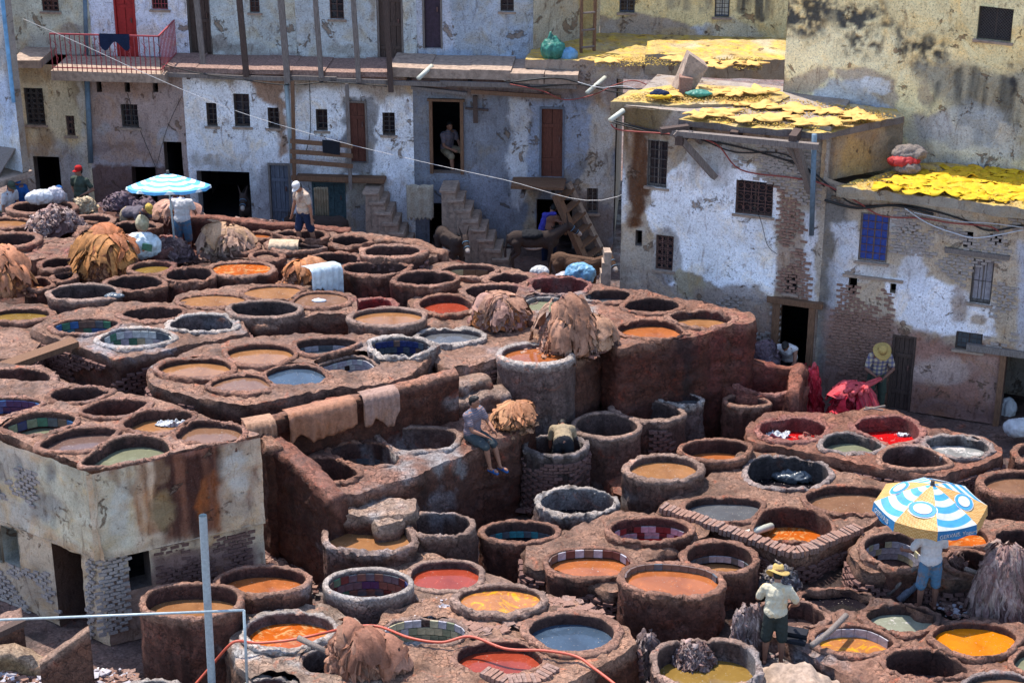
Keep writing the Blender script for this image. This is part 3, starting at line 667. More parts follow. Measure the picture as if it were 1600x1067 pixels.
h2 = V((900, 644, 997, 680), 1.35, .0, .15, 2.1, None, .7, 'pale', 'empty vat with a chipped rim right of the bending worker')
h3 = V((1022, 612, 1095, 630), 1.3, .0, .14, 2, 'dye_grey', .15, 'lime', 'small grey vat at the foot of the long block')
h4 = V((824, 679, 912, 708), 1.35, .0, .14, 2, 'dye_orange', .55, 'grey', 'stained brick vat with the bending worker in it', bricks=.8)
h5 = V((1066, 686, 1175, 716), 1.2, .0, .14, 2, 'dye_orange', .3, 'clay', 'orange vat right behind the brimful tan orange one')
h6 = V((984, 711, 1090, 747), 1.3, .0, .15, 2, 'dye_tan', .15, 'pale', 'round vat of tan orange dye with three white flecks', lip=.05, wob=.03, rag=.8)
h7 = V((843, 762, 960, 800), 1.0, .0, .14, 2.1, 'dye_black', .45, 'lime', 'dark grey vat with a broken white rim in the middle of the yard', rag=1.6)
h8 = V((1136, 616, 1202, 632), 1.2, .0, .14, 2.2, None, .35, 'rust', 'small empty vat left of the hanging red hides')
i1 = V((1187, 652, 1294, 686), 1.2, .0, .17, 2.1, 'dye_crimson', .32, 'red', 'scarlet vat with white foam under the hanging red hides')
i2 = V((1338, 650, 1438, 690), 1.2, .2, .15, 2.8, 'dye_crimson', .34, 'red', 'three cornered scarlet vat in front of the man in the straw hat', wob=.1, rot=10)
i3 = V((1278, 675, 1396, 704), 1.2, .2, .14, 2.1, 'dye_green', .25, 'grey', 'grey green vat between the two scarlet ones')
i4 = V((1375, 696, 1486, 729), 1.2, .0, .15, 2.4, None, .5, 'rust', 'empty brown vat at the corner of the red dye block')
i5 = V((1436, 680, 1545, 711), 1.2, .0, .16, 2.1, 'dye_foam', .22, 'grey', 'vat of white foaming water at the right of the red dye block')
i6 = V((1592, 693, 1660, 724), 1.1, .0, .15, 2, 'dye_mauve', .2, 'clay', 'vat at the right edge above the orange brown one')
i7 = V((1539, 736, 1650, 772), 1.2, .0, .17, 2, 'dye_pink', .15, 'clay', 'orange brown vat right of the near parasol')
i8 = V((1166, 712, 1297, 758), 1.05, .0, .14, 2.6, 'dye_black', .5, 'grey', 'black vat with a grey rag in it', wob=.12, rot=-8)
i9 = V((1256, 758, 1392, 800), 1.05, .2, .13, 3.0, 'dye_pink', .2, 'clay', 'polygonal vat of brown dye left of the near parasol', wob=.1)
i10 = V((1072, 776, 1200, 812), 1.05, .2, .13, 2.5, 'dye_grey', .16, 'clay', 'murky grey vat behind the brick edged one')
i11 = V((1172, 792, 1298, 842), 1.05, .0, .12, 2.8, 'dye_swirl', .42, 'clay', 'brick edged square vat with a pipe in orange dye')
j7 = V((1150, 583, 1246, 612), 1.3, .0, .14, 2.4, 'dye_crimson', .4, 'red', 'low maroon vat with a few blue tiles by the doorway', tiles=(('blue', 'teal', 'navy'), 1, .28, .17), wob=.1)
k1 = V((955, 808, 1075, 842), 1.1, .0, .15, 2.1, 'dye_crimson', .42, 'clay', 'magenta stained vat with white tiles low inside', tiles=(('pale', 'pale', 'maroon'), 2, .17, .13))
k2 = V((858, 856, 985, 899), 1.05, .0, .14, 2.3, 'dye_orange', .2, 'clay', 'orange vat with a brick lined back wall', tiles=(('brown', 'maroon', 'pale'), 1, .02, .16), wob=.08)
k3 = V((977, 881, 1123, 926), 1.35, .0, .16, 2.3, 'dye_orange', .12, 'clay', 'tall barrel shaped vat brimful of orange dye', tiles=(('brown', 'slate', 'brown'), 1, .0, .14), rot=-8, wob=.05)
k4 = V((1074, 846, 1176, 891), 1.2, .0, .16, 2.2, 'dye_tan', .45, 'clay', 'deep vat behind the tall barrel vat with three white tiles', tiles=(('pale', 'slate', 'slate'), 1, .28, .13))
k5 = V((824, 957, 959, 1015), 1.15, .0, .2, 2, 'dye_blue', .22, 'rust', 'deep blue vat with a broad stone rim')
k6 = V((1029, 999, 1180, 1068), 1.1, .0, .15, 2.6, 'dye_olive', .38, 'pale', 'vat of yellow green water with a hide heap on its rim', wob=.08)
k7 = V((716, 914, 844, 953), 1.25, .2, .16, 2, 'dye_gold', .1, 'pale', 'orange vat with golden swirls', wob=.02)
k8 = V((757, 814, 868, 843), 1.0, .0, .14, 2.1, 'dye_black', .35, 'clay', 'dark teal vat with two glinting tiles', tiles=(('slate', 'teal', 'slate'), 1, .2, .13))
k9 = V((514, 810, 650, 857), 1.3, .0, .13, 2.6, 'dye_tan', .2, 'pale', 'rounded vat of tan orange dye at the foot of the sloping buttress', wob=.05)
k10 = V((630, 800, 734, 833), 1.3, .0, .14, 2, None, .55, 'pale', 'empty grey vat joined to the right of the tan orange one', wob=.03)
k11 = V((513, 889, 638, 931), 1.3, .3, .14, 2, 'dye_red', .5, 'lime', 'white rimmed cylinder lined with purple and blue tiles', tiles=(('slate', 'maroon', 'navy', 'slate', 'brown', 'green'), 3, .07, .15), lip=.02, wob=.01, rag=.4)
k12 = V((642, 876, 748, 919), 1.05, .0, .13, 2.6, 'dye_red', .15, 'pale', 'brick red vat right of the white rimmed cylinder', wob=.1)
k13 = V((384, 956, 522, 1010), 1.15, .0, .15, 2.1, 'dye_swirl', .22, 'lime', 'orange swirling vat with a whitened rim by the thin post')
k14 = V((344, 884, 477, 924), 1.4, .2, .14, 2, 'dye_orange', .22, 'rust', 'brown rimmed orange vat at the top left of the lower yard', wob=.03)
k15 = V((228, 912, 370, 960), 1.5, .0, .13, 2.4, 'dye_tan', .3, 'rust', 'tall tan vat behind the grey metal pole', wob=.05)
k16 = V((600, 965, 727, 1005), 1.1, .0, .14, 2.1, 'dye_foam', .42, 'pale', 'grey water vat walled with pale square tiles', tiles=(('olive', 'cream', 'pale', 'olive'), 3, .03, .14))
k17 = V((714, 1000, 850, 1050), 1.1, .0, .16, 2.1, 'dye_red', .2, 'rust', 'dark red vat with a brick fan at its near rim')
k18 = V((473, 1008, 540, 1050), 1.05, .3, .13, 2.2, 'dye_black', .4, 'pale', 'small dark pit left of the near brown hide heap')
k19 = V((385, 1058, 462, 1100), 1.0, .0, .14, 2.1, 'dye_orange', .3, 'lime', 'white rimmed vat cut by the bottom edge left of the brown heap')
k20 = V((200, 1062, 275, 1100), 1.0, .0, .12, 2.1, 'dye_mauve', .2, 'lime', 'vat rim just showing at the bottom edge left of the pole')
l1 = V((1352, 832, 1448, 883), 1.1, .0, .16, 2.2, None, .55, 'rust', 'broken vat with a pale brick lining left of the parasol man', tiles=(('pale', 'cream', 'pale'), 3, .18, .12), wob=.1, rag=1.5)
l2 = V((1432, 820, 1552, 852), 1.1, .0, .13, 2.3, 'dye_swirl', .15, 'clay', 'orange swirled vat behind the parasol man', wob=.08)
l3 = V((1545, 826, 1650, 857), 1.1, .0, .15, 2, None, .5, 'clay', 'brown vat at the right edge above the near hide heap')
l4 = V((1482, 859, 1548, 893), 1.1, .0, .13, 2.2, None, .6, 'clay', 'dark vat right of the parasol man')
l5 = V((1250, 920, 1362, 955), .75, .0, .13, 2.6, 'dye_black', .15, 'clay', 'black water vat right of the man in the straw hat and shorts', wob=.12, rag=1.5)
l6 = V((1350, 942, 1466, 985), .85, .0, .14, 2.2, 'dye_greenfoam', .22, 'clay', 'grey green foaming vat near the lower right corner')
l7 = V((1446, 970, 1595, 1024), .9, .0, .13, 2, 'dye_bright', .14, 'clay', 'bright orange vat in the lower right corner')
l8 = V((1273, 976, 1400, 1018), .85, .0, .13, 2.1, 'dye_gold', .22, 'clay', 'light orange vat lined with large white tiles and a pole across', tiles=(('pale', 'pale'), 1, .06, .2))
l9 = V((1188, 938, 1292, 975), .85, .0, .13, 2.3, 'dye_mauve', .35, 'rust', 'brown vat the man in shorts stands at', wob=.1)
l10 = V((1383, 1012, 1517, 1056), .85, .0, .14, 2.2, None, .5, 'clay', 'empty brown vat below the bright orange one', rag=1.4)
l11 = V((1510, 1050, 1650, 1105), .85, .0, .14, 2.1, 'dye_pink', .12, 'grey', 'brown vat cut by the bottom right corner')
l12 = V((1582, 1012, 1660, 1056), .85, .0, .13, 2.1, 'dye_green', .15, 'clay', 'grey green vat cut by the right edge beside the bright orange one')
settle_vats()
for v_ in VATS: build_vat(v_)

# ---- masonry bodies holding the vats
block('raised_terrace', [(-160, 322), (60, 320), (200, 326), (420, 342), (560, 362), (650, 385), (700, 405), (800, 424), (960, 446), (1060, 474), (1150, 496), (1000, 520),
      (930, 545), (770, 560), (640, 585), (500, 606), (380, 640), (240, 640), (100, 590), (-160, 560)], 1.78, 0,
      'long brown earthen terrace carrying the far vats', [], cols=((.12, .06, .05), (.10, .045, .038)), kind='structure', grid=.12)
block('vat_block', [(815, 440), (850, 425), (960, 446), (1100, 473), (1178, 489), (1181, 502), (1080, 524), (1012, 534), (968, 545), (935, 520), (900, 497), (828, 500), (800, 470)], 2.57, 0,
      'long masonry block of five vats with a red stained right wall', [b20, c1, c2, c3, c4, c5], cols=((.32, .2, .165), (.17, .07, .058)))
block('vat_block', [(48, 512), (86, 490), (190, 470), (300, 470), (380, 492), (384, 520), (290, 538), (186, 560), (120, 540)], 2.57, .4, 'square masonry block with the two tiled vats', [a20, a21, a22, a23], bricks=.75)
block('vat_block', [(228, 576), (250, 560), (345, 532), (450, 520), (560, 520), (690, 535), (640, 588), (560, 604), (510, 606), (440, 622), (376, 632), (320, 622), (235, 600)], 2.55, .3,
      'rounded masonry block left of centre behind the ramp wall', [d1, d2, d3, d4, d5, d6, d7], bricks=.5)
block('vat_block', [(268, 470), (290, 455), (390, 440), (480, 445), (560, 462), (556, 486), (470, 494), (410, 506), (350, 497), (300, 486)], 2.54, 1.2, 'masonry body joining the three milky vats', [a17, a18, a19, b16])
block('vat_block', [(640, 505), (700, 490), (790, 500), (900, 500), (940, 540), (900, 560), (778, 560), (700, 575), (672, 560), (640, 530)], 2.42, .5, 'low masonry shelf under the two hide heaps', [b13], bricks=.55)
block('vat_block', [(660, 415), (700, 408), (800, 418), (850, 430), (840, 476), (790, 478), (700, 492), (650, 490), (635, 468), (700, 440)], 2.4, 1.4, 'patch of masonry joining the brown vats in front of the donkeys', [b8, b9, b10, b11])
block('vat_block', [(10, 355), (60, 372), (110, 372), (170, 362), (168, 392), (100, 402), (-60, 408), (-60, 352)], 2.48, 1.4, 'low curved vat body below the pale hide heap', [a4, a5, a3, a1b])
block('vat_block', [(-80, 480), (-10, 470), (80, 478), (94, 506), (40, 560), (-80, 560)], 2.4, .3, 'dark crumbling vat body at the left edge', [a24], bricks=.8)
block('vat_block', [(-120, 560), (52, 570), (116, 596), (114, 612), (30, 628), (-120, 640)], 3.0, .5, 'reddish masonry shelf behind the left building', [e1])
block('vat_block', [(425, 352), (520, 356), (640, 372), (686, 398), (620, 420), (500, 414), (330, 400), (340, 372)], 2.4, 1.5, 'masonry body round the walking man', [b0, b1, b2, b2b, b3, b4, b5])
block('vat_block', [(1163, 664), (1196, 644), (1262, 645), (1320, 645), (1368, 634), (1400, 640), (1450, 668), (1530, 680), (1564, 698), (1563, 712), (1475, 742), (1350, 725), (1260, 704), (1170, 686)], 1.16, 0,
      'long block of red dye vats below the man in the straw hat', [i1, i2, i3, i4, i5], cols=((.33, .19, .155), (.19, .09, .075)), bricks=.55)
block('vat_block', [(1028, 790), (1080, 760), (1160, 705), (1230, 702), (1300, 730), (1395, 755), (1402, 792), (1346, 826), (1262, 862), (1236, 866)], 1.0, 0,
      'brick edged block of four shallow vats at centre right', [i8, i9, i10, i11], bricks=.6)
block('vat_block', [(600, 952), (690, 930), (860, 925), (900, 938), (985, 976), (999, 1005), (940, 1040), (860, 1080), (620, 1090), (575, 1000)], 1.1, 0,
      'stone paved block round the deep blue and dark red vats', [k5, k7, k16, k17], cols=((.40, .29, .24), (.19, .10, .08)), bricks=.5, rough=1.3)
block('vat_block', [(362, 1000), (380, 955), (440, 935), (520, 945), (560, 975), (590, 1010), (600, 1080), (420, 1080), (366, 1040)], 1.08, 0, 'lime whitened block round the orange swirling vat', [k13, k18, k19], cols=((.42, .38, .36), (.24, .18, .16)), rough=1.2)
block('muck_bed', [(1120, 930), (1250, 890), (1400, 880), (1680, 900), (1680, 990), (1480, 975), (1330, 960), (1260, 1040), (1300, 1085), (1150, 1085), (1110, 1000)], .48, 0, 'dark wet bed of scraps and muck the two men stand on', [], cols=((.06, .04, .038), (.10, .06, .05)), kind='structure', rough=1.4)
block('vat_block', [(1190, 982), (1205, 945), (1250, 918), (1330, 915), (1400, 937), (1440, 958), (1480, 966), (1600, 970), (1680, 980), (1680, 1120), (1420, 1110), (1330, 1062), (1262, 1018)], .8, 0,
      'low rough block of vats filling the lower right corner', [l5, l6, l7, l8, l9, l10, l11, l12], cols=((.33, .22, .185), (.17, .09, .075)), rough=1.4)
block('vat_block', [(1320, 860), (1350, 830), (1400, 812), (1560, 808), (1680, 820), (1680, 930), (1560, 905), (1480, 905), (1440, 892), (1350, 890)], 1.0, 0,
      'worn block of vats behind the parasol man', [l1, l2, l3, l4], bricks=.7, rough=1.3)
block('vat_block', [(820, 850), (860, 830), (905, 818), (960, 795), (1060, 805), (1108, 830), (1060, 850), (1000, 880), (985, 905), (960, 925), (880, 895), (822, 880)], .98, 0,
      'rough block joining the magenta vat and the orange vat below it', [k1, k2], bricks=.6, rough=1.4)
block('vat_block', [(590, 880), (650, 860), (690, 866), (820, 912), (840, 930), (760, 950), (690, 965), (655, 935), (600, 905)], 1.02, 0, 'sloping masonry between the white cylinder and the golden vat', [k12, k11, k7], cols=((.40, .31, .27), (.19, .1, .085)))
block('vat_block', [(448, 722), (520, 692), (590, 662), (700, 640), (800, 648), (816, 664), (812, 676), (740, 700), (650, 742), (602, 752), (560, 770), (505, 772), (458, 756)], 1.76, 0,
      'walled block of three vats on which the boy sits', [f1, f2, f3], cols=((.30, .2, .18), (.16, .085, .075)))
block('vat_block', [(505, 800), (560, 778), (650, 776), (650, 800), (560, 805)], 1.5, 0, 'whitened ledge below the seated boy wall', [], cols=((.42, .37, .35), (.19, .1, .085)))
block('vat_block', [(935, 690), (1000, 685), (1060, 670), (1110, 690), (1120, 720), (1100, 770), (960, 770)], .5, 0, 'low earth fill between the two tan orange vats', [], cols=((.27, .14, .11), (.15, .07, .06)), rough=1.6)
block('vat_block', [(1120, 590), (1150, 572), (1250, 575), (1262, 600), (1250, 620), (1160, 618), (1128, 605)], 1.22, 0, 'low maroon masonry round the vat by the doorway', [j7], cols=((.30, .13, .11), (.17, .065, .055)))
block('stone_ledge', [(582, 800), (628, 796), (630, 812), (590, 820)], 1.45, 0, 'pale stone lump between the two rounded vats', [], cols=((.42, .38, .36), (.3, .22, .2)))

# ---- free standing walls
wallpath('ramp_wall', [(386, 664, 2.55), (440, 652, 2.55), (560, 624, 2.6), (640, 604, 2.6), (716, 583, 2.75)], .33, 0, 'long brown parapet wall with three hides thrown over it', cols=((.33, .2, .16), (.17, .08, .065)))
wallpath('buttress_wall', [(414, 690, 2.4), (462, 730, 2.2), (514, 778, 1.95)], .4, 0, 'sloping brown buttress wall in front of the ramp wall', cols=((.27, .14, .115), (.17, .08, .068)))
wallpath('side_wall', [(400, 672, 2.5), (416, 700, 2.4)], .3, 0, 'short dark wall between the left building and the buttress')
wallpath('low_wall', [(470, 768, 1.5), (560, 772, 1.5)], .25, 0, 'small wall below the brown vat by the buttress')
wallpath('corner_wall', [(1250, 610, 1.5), (1256, 585, 1.5), (1262, 568, 1.6)], .3, 0, 'stub of earthen wall under the hanging red hides', cols=((.30, .14, .115), (.2, .08, .065)))
wallpath('low_wall', [(1130, 575, 1.5), (1180, 566, 1.6), (1262, 580, 1.5)], .25, 0, 'maroon wall behind the vat by the doorway', cols=((.3, .14, .11), (.18, .07, .06)))
wallpath('vat_shoulder', [(700, 605, 2.3), (770, 590, 2.3)], .5, 0, 'broken masonry step above the seated boy', cols=((.40, .33, .30), (.22, .13, .11)), rough=1.6)
wallpath('vat_shoulder', [(715, 635, 2.0), (800, 610, 2.1)], .55, 0, 'whitened masonry step right above the boy', cols=((.42, .36, .34), (.22, .13, .11)), rough=1.6)
wallpath('earth_buttress', [(820, 592, 2.15), (852, 582, 2.25)], .4, 0, 'rounded whitened buttress on the tall orange vat', cols=((.42, .38, .37), (.22, .14, .13)), rough=1.5)
wallpath('ledge', [(770, 655, 1.75), (805, 672, 1.72)], .6, 0, 'stone ledge behind the boy under the pale hides')
wallpath('pit_wall', [(62, 1040, 1.0), (140, 985, 1.5)], .22, 0, 'thin angled concrete wall at the bottom left', cols=((.36, .29, .26), (.25, .16, .14)), rough=.5)
wallpath('pit_wall', [(-60, 1030, .7), (12, 1020, .8), (62, 1045, .6)], .35, 0, 'yellowed concrete trough wall in the bottom left corner', cols=((.5, .45, .38), (.4, .36, .25)), rough=.8)
wallpath('pit_wall', [(-60, 1000, .9), (36, 968, 1.1)], .45, 0, 'grey pink concrete slab step at the left edge', cols=((.36, .28, .27), (.22, .15, .14)), rough=1)
# ================================================================ BUILDINGS
class Plane:
    """vertical wall plane through a -> b (left to right as seen from the yard)"""
    def __init__(s, a, b):
        s.a = np.array(a, float); b = np.array(b, float); s.L = float(np.linalg.norm(b - s.a)); s.d = (b - s.a) / s.L; s.n = np.array([s.d[1], -s.d[0]])
    def uz(s, px, py):
        r = ray(px, py); t = (s.a @ s.n) / (r[0] * s.n[0] + r[1] * s.n[1]); x = np.array([r[0] * t, r[1] * t])
        return float((x - s.a) @ s.d), CH + r[2] * t
    def at(s, u, z, off=0.0):
        q = s.a + s.d * u + s.n * off; return Vector((q[0], q[1], z))
    def px(s, x, y, off=0.0):
        u, z = s.uz(x, y); return s.at(u, z, off)
    def rect(s, x0, y0, x1, y1):
        ym, xm = (y0 + y1) / 2, (x0 + x1) / 2
        return s.uz(x0, ym)[0], s.uz(xm, y1)[1], s.uz(x1, ym)[0], s.uz(xm, y0)[1]
    def M(s):   # columns: along, out of the wall, up
        return Matrix(((s.d[0], s.n[0], 0), (s.d[1], s.n[1], 0), (0, 0, 1)))
def facade(name, root, pl, u0, u1, z0, z1, openings, base, patches, mat='plaster', cell=.042, disp=.03, warp=9, ragtop=0.0):
    def lines(a, b, extra):
        e = sorted(set([a, b] + [x for x in extra if a < x < b])); out = []
        for p, q in zip(e[:-1], e[1:]):
            k = max(1, int(round((q - p) / cell))); out += [p + (q - p) * i / k for i in range(k)]
        return np.array(out + [b])
    us = lines(u0, u1, [o[i] for o in openings for i in (0, 2)]); zs = lines(z0, z1, [o[i] for o in openings for i in (1, 3)])
    U, Z = np.meshgrid(us, zs); nz, nu = U.shape
    idx = np.arange(nz * nu).reshape(nz, nu); fq = np.stack([idx[:-1, :-1], idx[:-1, 1:], idx[1:, 1:], idx[1:, :-1]], -1)
    uc = (U[:-1, :-1] + U[1:, 1:]) / 2; zc = (Z[:-1, :-1] + Z[1:, 1:]) / 2; keep = np.ones(uc.shape, bool)
    for o in openings: keep &= ~((uc > o[0]) & (uc < o[2]) & (zc > o[1]) & (zc < o[3]))
    U = U.ravel(); Z = Z.ravel(); Vv = np.c_[pl.a[0] + pl.d[0] * U, pl.a[1] + pl.d[1] * U, Z]
    C = paint(Vv, base, patches, warp)
    lum = C.mean(1); dn = fbm(Vv, 1.3, 4, 3) * disp * 1.5 + fbm(Vv, 6, 4, 5) * disp * .8 + (lum - lum.mean()) * disp * 1.6
    Vv = Vv + np.c_[pl.n[0] * dn, pl.n[1] * dn, np.zeros(len(U))]
    if ragtop: Vv[:, 2] += np.where(Z > z1 - .01, fbm(Vv, 2.5, 4, 9) * ragtop, 0)
    F = fq[keep].reshape(-1, 4); vs = [Vv]; fs = [F]; cs = [C]; k = len(Vv)
    for o in openings:      # reveals
        dpt = o[4]; a, b, c, d_ = o[:4]
        P4 = [(a, b), (c, b), (c, d_), (a, d_)]
        r1 = np.array([pl.at(x, y, .012) for x, y in P4]); r2 = np.array([pl.at(x, y, -dpt) for x, y in P4])
        vs.append(np.vstack([r1, r2])); cs.append(np.tile(np.array(o[5] if len(o) > 5 else base) * .8, (8, 1)))
        fs.append(np.array([(k + i, k + (i + 1) % 4, k + 4 + (i + 1) % 4, k + 4 + i) for i in range(4)])); k += 8
    return mesh(name, np.vstack(vs), np.vstack(fs), mat, root, np.vstack(cs), smooth=True)
def body(root, pl, u0, u1, z0, z1, depth, mat='masonry', col=(.3, .25, .21), off=.42, name='rear_walls'):
    """the rest of the house behind its front: sides, back and flat roof"""
    p = [pl.at(u0, 0, -.0), pl.at(u1, 0, -.0), pl.at(u1, 0, -depth), pl.at(u0, 0, -depth)]
    v = [(q.x, q.y, z) for z in (z0, z1 - .03) for q in p]
    return mesh(name, v, [(1, 2, 6, 5), (2, 3, 7, 6), (3, 0, 4, 7), (4, 5, 6, 7)], mat, root, np.tile(col, (8, 1)), smooth=False)
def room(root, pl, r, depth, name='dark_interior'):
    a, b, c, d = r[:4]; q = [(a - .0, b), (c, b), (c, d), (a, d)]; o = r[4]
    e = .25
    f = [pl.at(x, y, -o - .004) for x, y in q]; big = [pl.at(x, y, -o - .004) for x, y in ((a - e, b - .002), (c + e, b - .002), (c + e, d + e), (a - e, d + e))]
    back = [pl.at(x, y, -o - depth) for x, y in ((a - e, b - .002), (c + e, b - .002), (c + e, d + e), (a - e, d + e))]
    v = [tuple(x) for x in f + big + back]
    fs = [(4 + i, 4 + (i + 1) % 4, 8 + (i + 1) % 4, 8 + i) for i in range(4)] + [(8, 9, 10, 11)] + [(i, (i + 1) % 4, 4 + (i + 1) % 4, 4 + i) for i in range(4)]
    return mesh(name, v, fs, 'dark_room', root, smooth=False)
def grille(mb, pl, a, b, c, d, off, nx, nz, r=.009, fancy=False, dia=False):
    M = pl.M()
    if dia:
        w_, h_ = c - a, d - b; st = w_ / nx
        for i in range(-int(h_ / st) - 1, nx + 1):
            for sgn in (1, -1):
                p0 = np.array([a + i * st, b]); p1 = p0 + np.array([h_, h_])
                if sgn < 0: p0 = np.array([c - i * st, b]); p1 = p0 + np.array([-h_, h_])
                t = np.linspace(0, 1, 60)[:, None]; q = p0 + (p1 - p0) * t; q = q[(q[:, 0] >= a) & (q[:, 0] <= c)]
                if len(q) > 1: mb.bar(pl.at(q[0][0], q[0][1], off), pl.at(q[-1][0], q[-1][1], off), r, r)
        return
    for i in range(nx + 1):
        u = a + (c - a) * i / nx; mb.bar(pl.at(u, b, off), pl.at(u, d, off), r * 1.6, r * 1.6)
    for i in range(nz + 1):
        z = b + (d - b) * i / nz; mb.bar(pl.at(a, z, off), pl.at(c, z, off), r * 1.6, r * 1.6)
    if fancy:
        for i in range(nx):
            for j in range(nz):
                cu = a + (c - a) * (i + .5) / nx; cz = b + (d - b) * (j + .5) / nz; rr = min((c - a) / nx, (d - b) / nz) * .42
                ps = [pl.at(cu + rr * math.cos(t * PI / 5), cz + rr * math.sin(t * PI / 5), off) for t in range(11)]
                mb.tube(ps, r * .8, 4, False)
def window(root, pl, rc, dep=.16, fr='wood_grey', gr='iron', nx=3, nz=5, fancy=False, pane='glass_dark', frame=.035, label=None, bars_out=.03, dia=False, rdep=.28):
    a, b, c, d = rc[:4]; M = pl.M()
    w_ = MB(); t = frame
    for x0, x1, y0, y1 in ((a, a + t, b, d), (c - t, c, b, d), (a + t, c - t, b, b + t), (a + t, c - t, d - t, d)):
        w_.box(pl.at((x0 + x1) / 2, (y0 + y1) / 2, -dep), (x1 - x0, .05, y1 - y0), M)
    o = w_.build('window', fr, root)
    if label: o['label'] = label
    p = [pl.at(x, y, -dep - .012) for x, y in ((a + t, b + t), (c - t, b + t), (c - t, d - t), (a + t, d - t))]
    q = MB().box(pl.at((a + c) / 2, (b + d) / 2, -dep - .015), (c - a - 2 * t + .004, .012, d - b - 2 * t + .004), M); q.build('pane', pane, o)
    m = MB(); m.box(pl.at((a + c) / 2, (b + d) / 2, -dep - .015), (.03, .03, d - b - 2 * t), M).build('mullion', fr, o)
    if nx:
        g = MB(); grille(g, pl, a + .01, b + .01, c - .01, d - .01, -bars_out, nx, nz, .008, fancy, dia); g.build('grille', gr, o)
    s_ = MB().box(pl.at((a + c) / 2, b - .03, .03), (c - a + .12, .1, .05), M, .006).build('sill', 'stone_step', o)
    return o
def door(root, pl, rc, mat='wood_brown', dep=.12, n=4, ledges=2, label=None, frame='wood_grey', panels=False, handle=True, ajar=0):
    a, b, c, d = rc[:4]; M = pl.M(); f = MB(); t = .05
    for x0, x1, y0, y1 in ((a, a + t, b, d), (c - t, c, b, d), (a + t, c - t, d - t, d)):
        f.box(pl.at((x0 + x1) / 2, (y0 + y1) / 2, -dep + .05), (x1 - x0, .09, y1 - y0), M, .004)
    o = f.build('door', frame, root)
    if label: o['label'] = label
    a += t; c -= t; d -= t; w_ = (c - a) / n
    for i in range(n):
        MB().box(pl.at(a + w_ * (i + .5), (b + d) / 2 + random.uniform(-.01, .01), -dep + random.uniform(-.008, .008)), (w_ - .01, .03, d - b - .01), M, .003).build('plank', mat, o)
    for j in range(ledges):
        z = b + (d - b) * (j + .5) / ledges; MB().box(pl.at((a + c) / 2, z, -dep + .03), (c - a - .02, .02, .09), M, .003).build('ledge', mat, o)
    MB().box(pl.at((a + c) / 2, (b + d) / 2, -dep - .03), (c - a, .012, d - b), M).build('backing', 'dark_room', o)
    if handle: MB().box(pl.at(c - .08, b + 1.0, -dep + .035), (.03, .05, .12), M).build('handle', 'iron_rust', o)
    return o
def brickwork(root, pl, poly, mat='brick_clay', thr=-.05, seed=1, h=.058, L=.175, out=.0, amp=1.0):
    ps = [pl.uz(x, y) for x, y in poly]; u0 = min(p[0] for p in ps); u1 = max(p[0] for p in ps); z0 = min(p[1] for p in ps); z1 = max(p[1] for p in ps)
    mb = MB(); rng = random.Random(seed); M = pl.M(); z = z0; row = 0; cand = []
    while z < z1:
        u = u0 + (row % 2) * L / 2
        while u < u1: cand.append((u + rng.uniform(-.01, .01), z)); u += L + .009
        z += h + .009; row += 1
    A = np.array(cand); ok = inpoly(A[:, 0], A[:, 1], ps); A = A[ok]
    W3 = np.array([tuple(pl.at(u, z)) for u, z in A]); nz = fbm(W3, 1.4, 4, seed); A = A[nz > thr]; W3 = W3[nz > thr]; x_ = fbm(W3, 1.3, 4, 3) * .045
    for (u, z), e in zip(A, x_):
        s_ = rng.uniform(.6, 1); Mr = M @ Matrix.Rotation(rng.uniform(-.06, .06), 3, 'Y')
        mb.box(pl.at(u, z, out + e + rng.uniform(-.01, .012) * amp), (L * s_, .05, h * rng.uniform(.75, 1)), Mr, .006)
    o = mb.build('brickwork', mat, root); o['kind'] = 'stuff'; return o
def house(name, pl, u, label, cat='house'):
    p = pl.at(u, 0); return tag(empty(name, (p.x, p.y, 0)), label, cat)

# colours of plasters
CREAM = (.62, .52, .35); WHITEB = (.80, .79, .82); GREYB = (.20, .205, .235); BROWN = (.24, .165, .12); TANB = (.33, .27, .21); MAUVE = (.37, .27, .24); DK = (.12, .08, .075); GREYC = (.36, .345, .345)
FL = Plane((-12.6, 47.6), (3.0, 46.2)); FL = Plane(FL.a, FL.a + FL.d * 22)
FU = Plane(FL.a - FL.n * .95, FL.a - FL.n * .95 + FL.d * 22)
ux = lambda px, py=200: FL.uz(px, py)[0]
def op(pl, x0, y0, x1, y1, dep, col=None): return pl.rect(x0, y0, x1, y1) + ((dep, col) if col else (dep,))
ZB = FL.uz(500, 112)[1]       # underside of the gallery

def front(label, xa, xb, lows, ups, base, pat, ubase, upat, zt=7.6, zb=ZB):
    h = house('house', FL, ux(xa), label); u0, u1 = ux(xa), ux(xb)
    fl = facade('wall', h, FL, u0, u1, 0, zb, lows, base, pat)
    fu = facade('upper_wall', h, FU, u0, u1, zb, zt, ups, ubase, upat) if ubase else None
    body(h, FU, u0, u1, 0, zt if ubase else zb, 4.5)
    return h
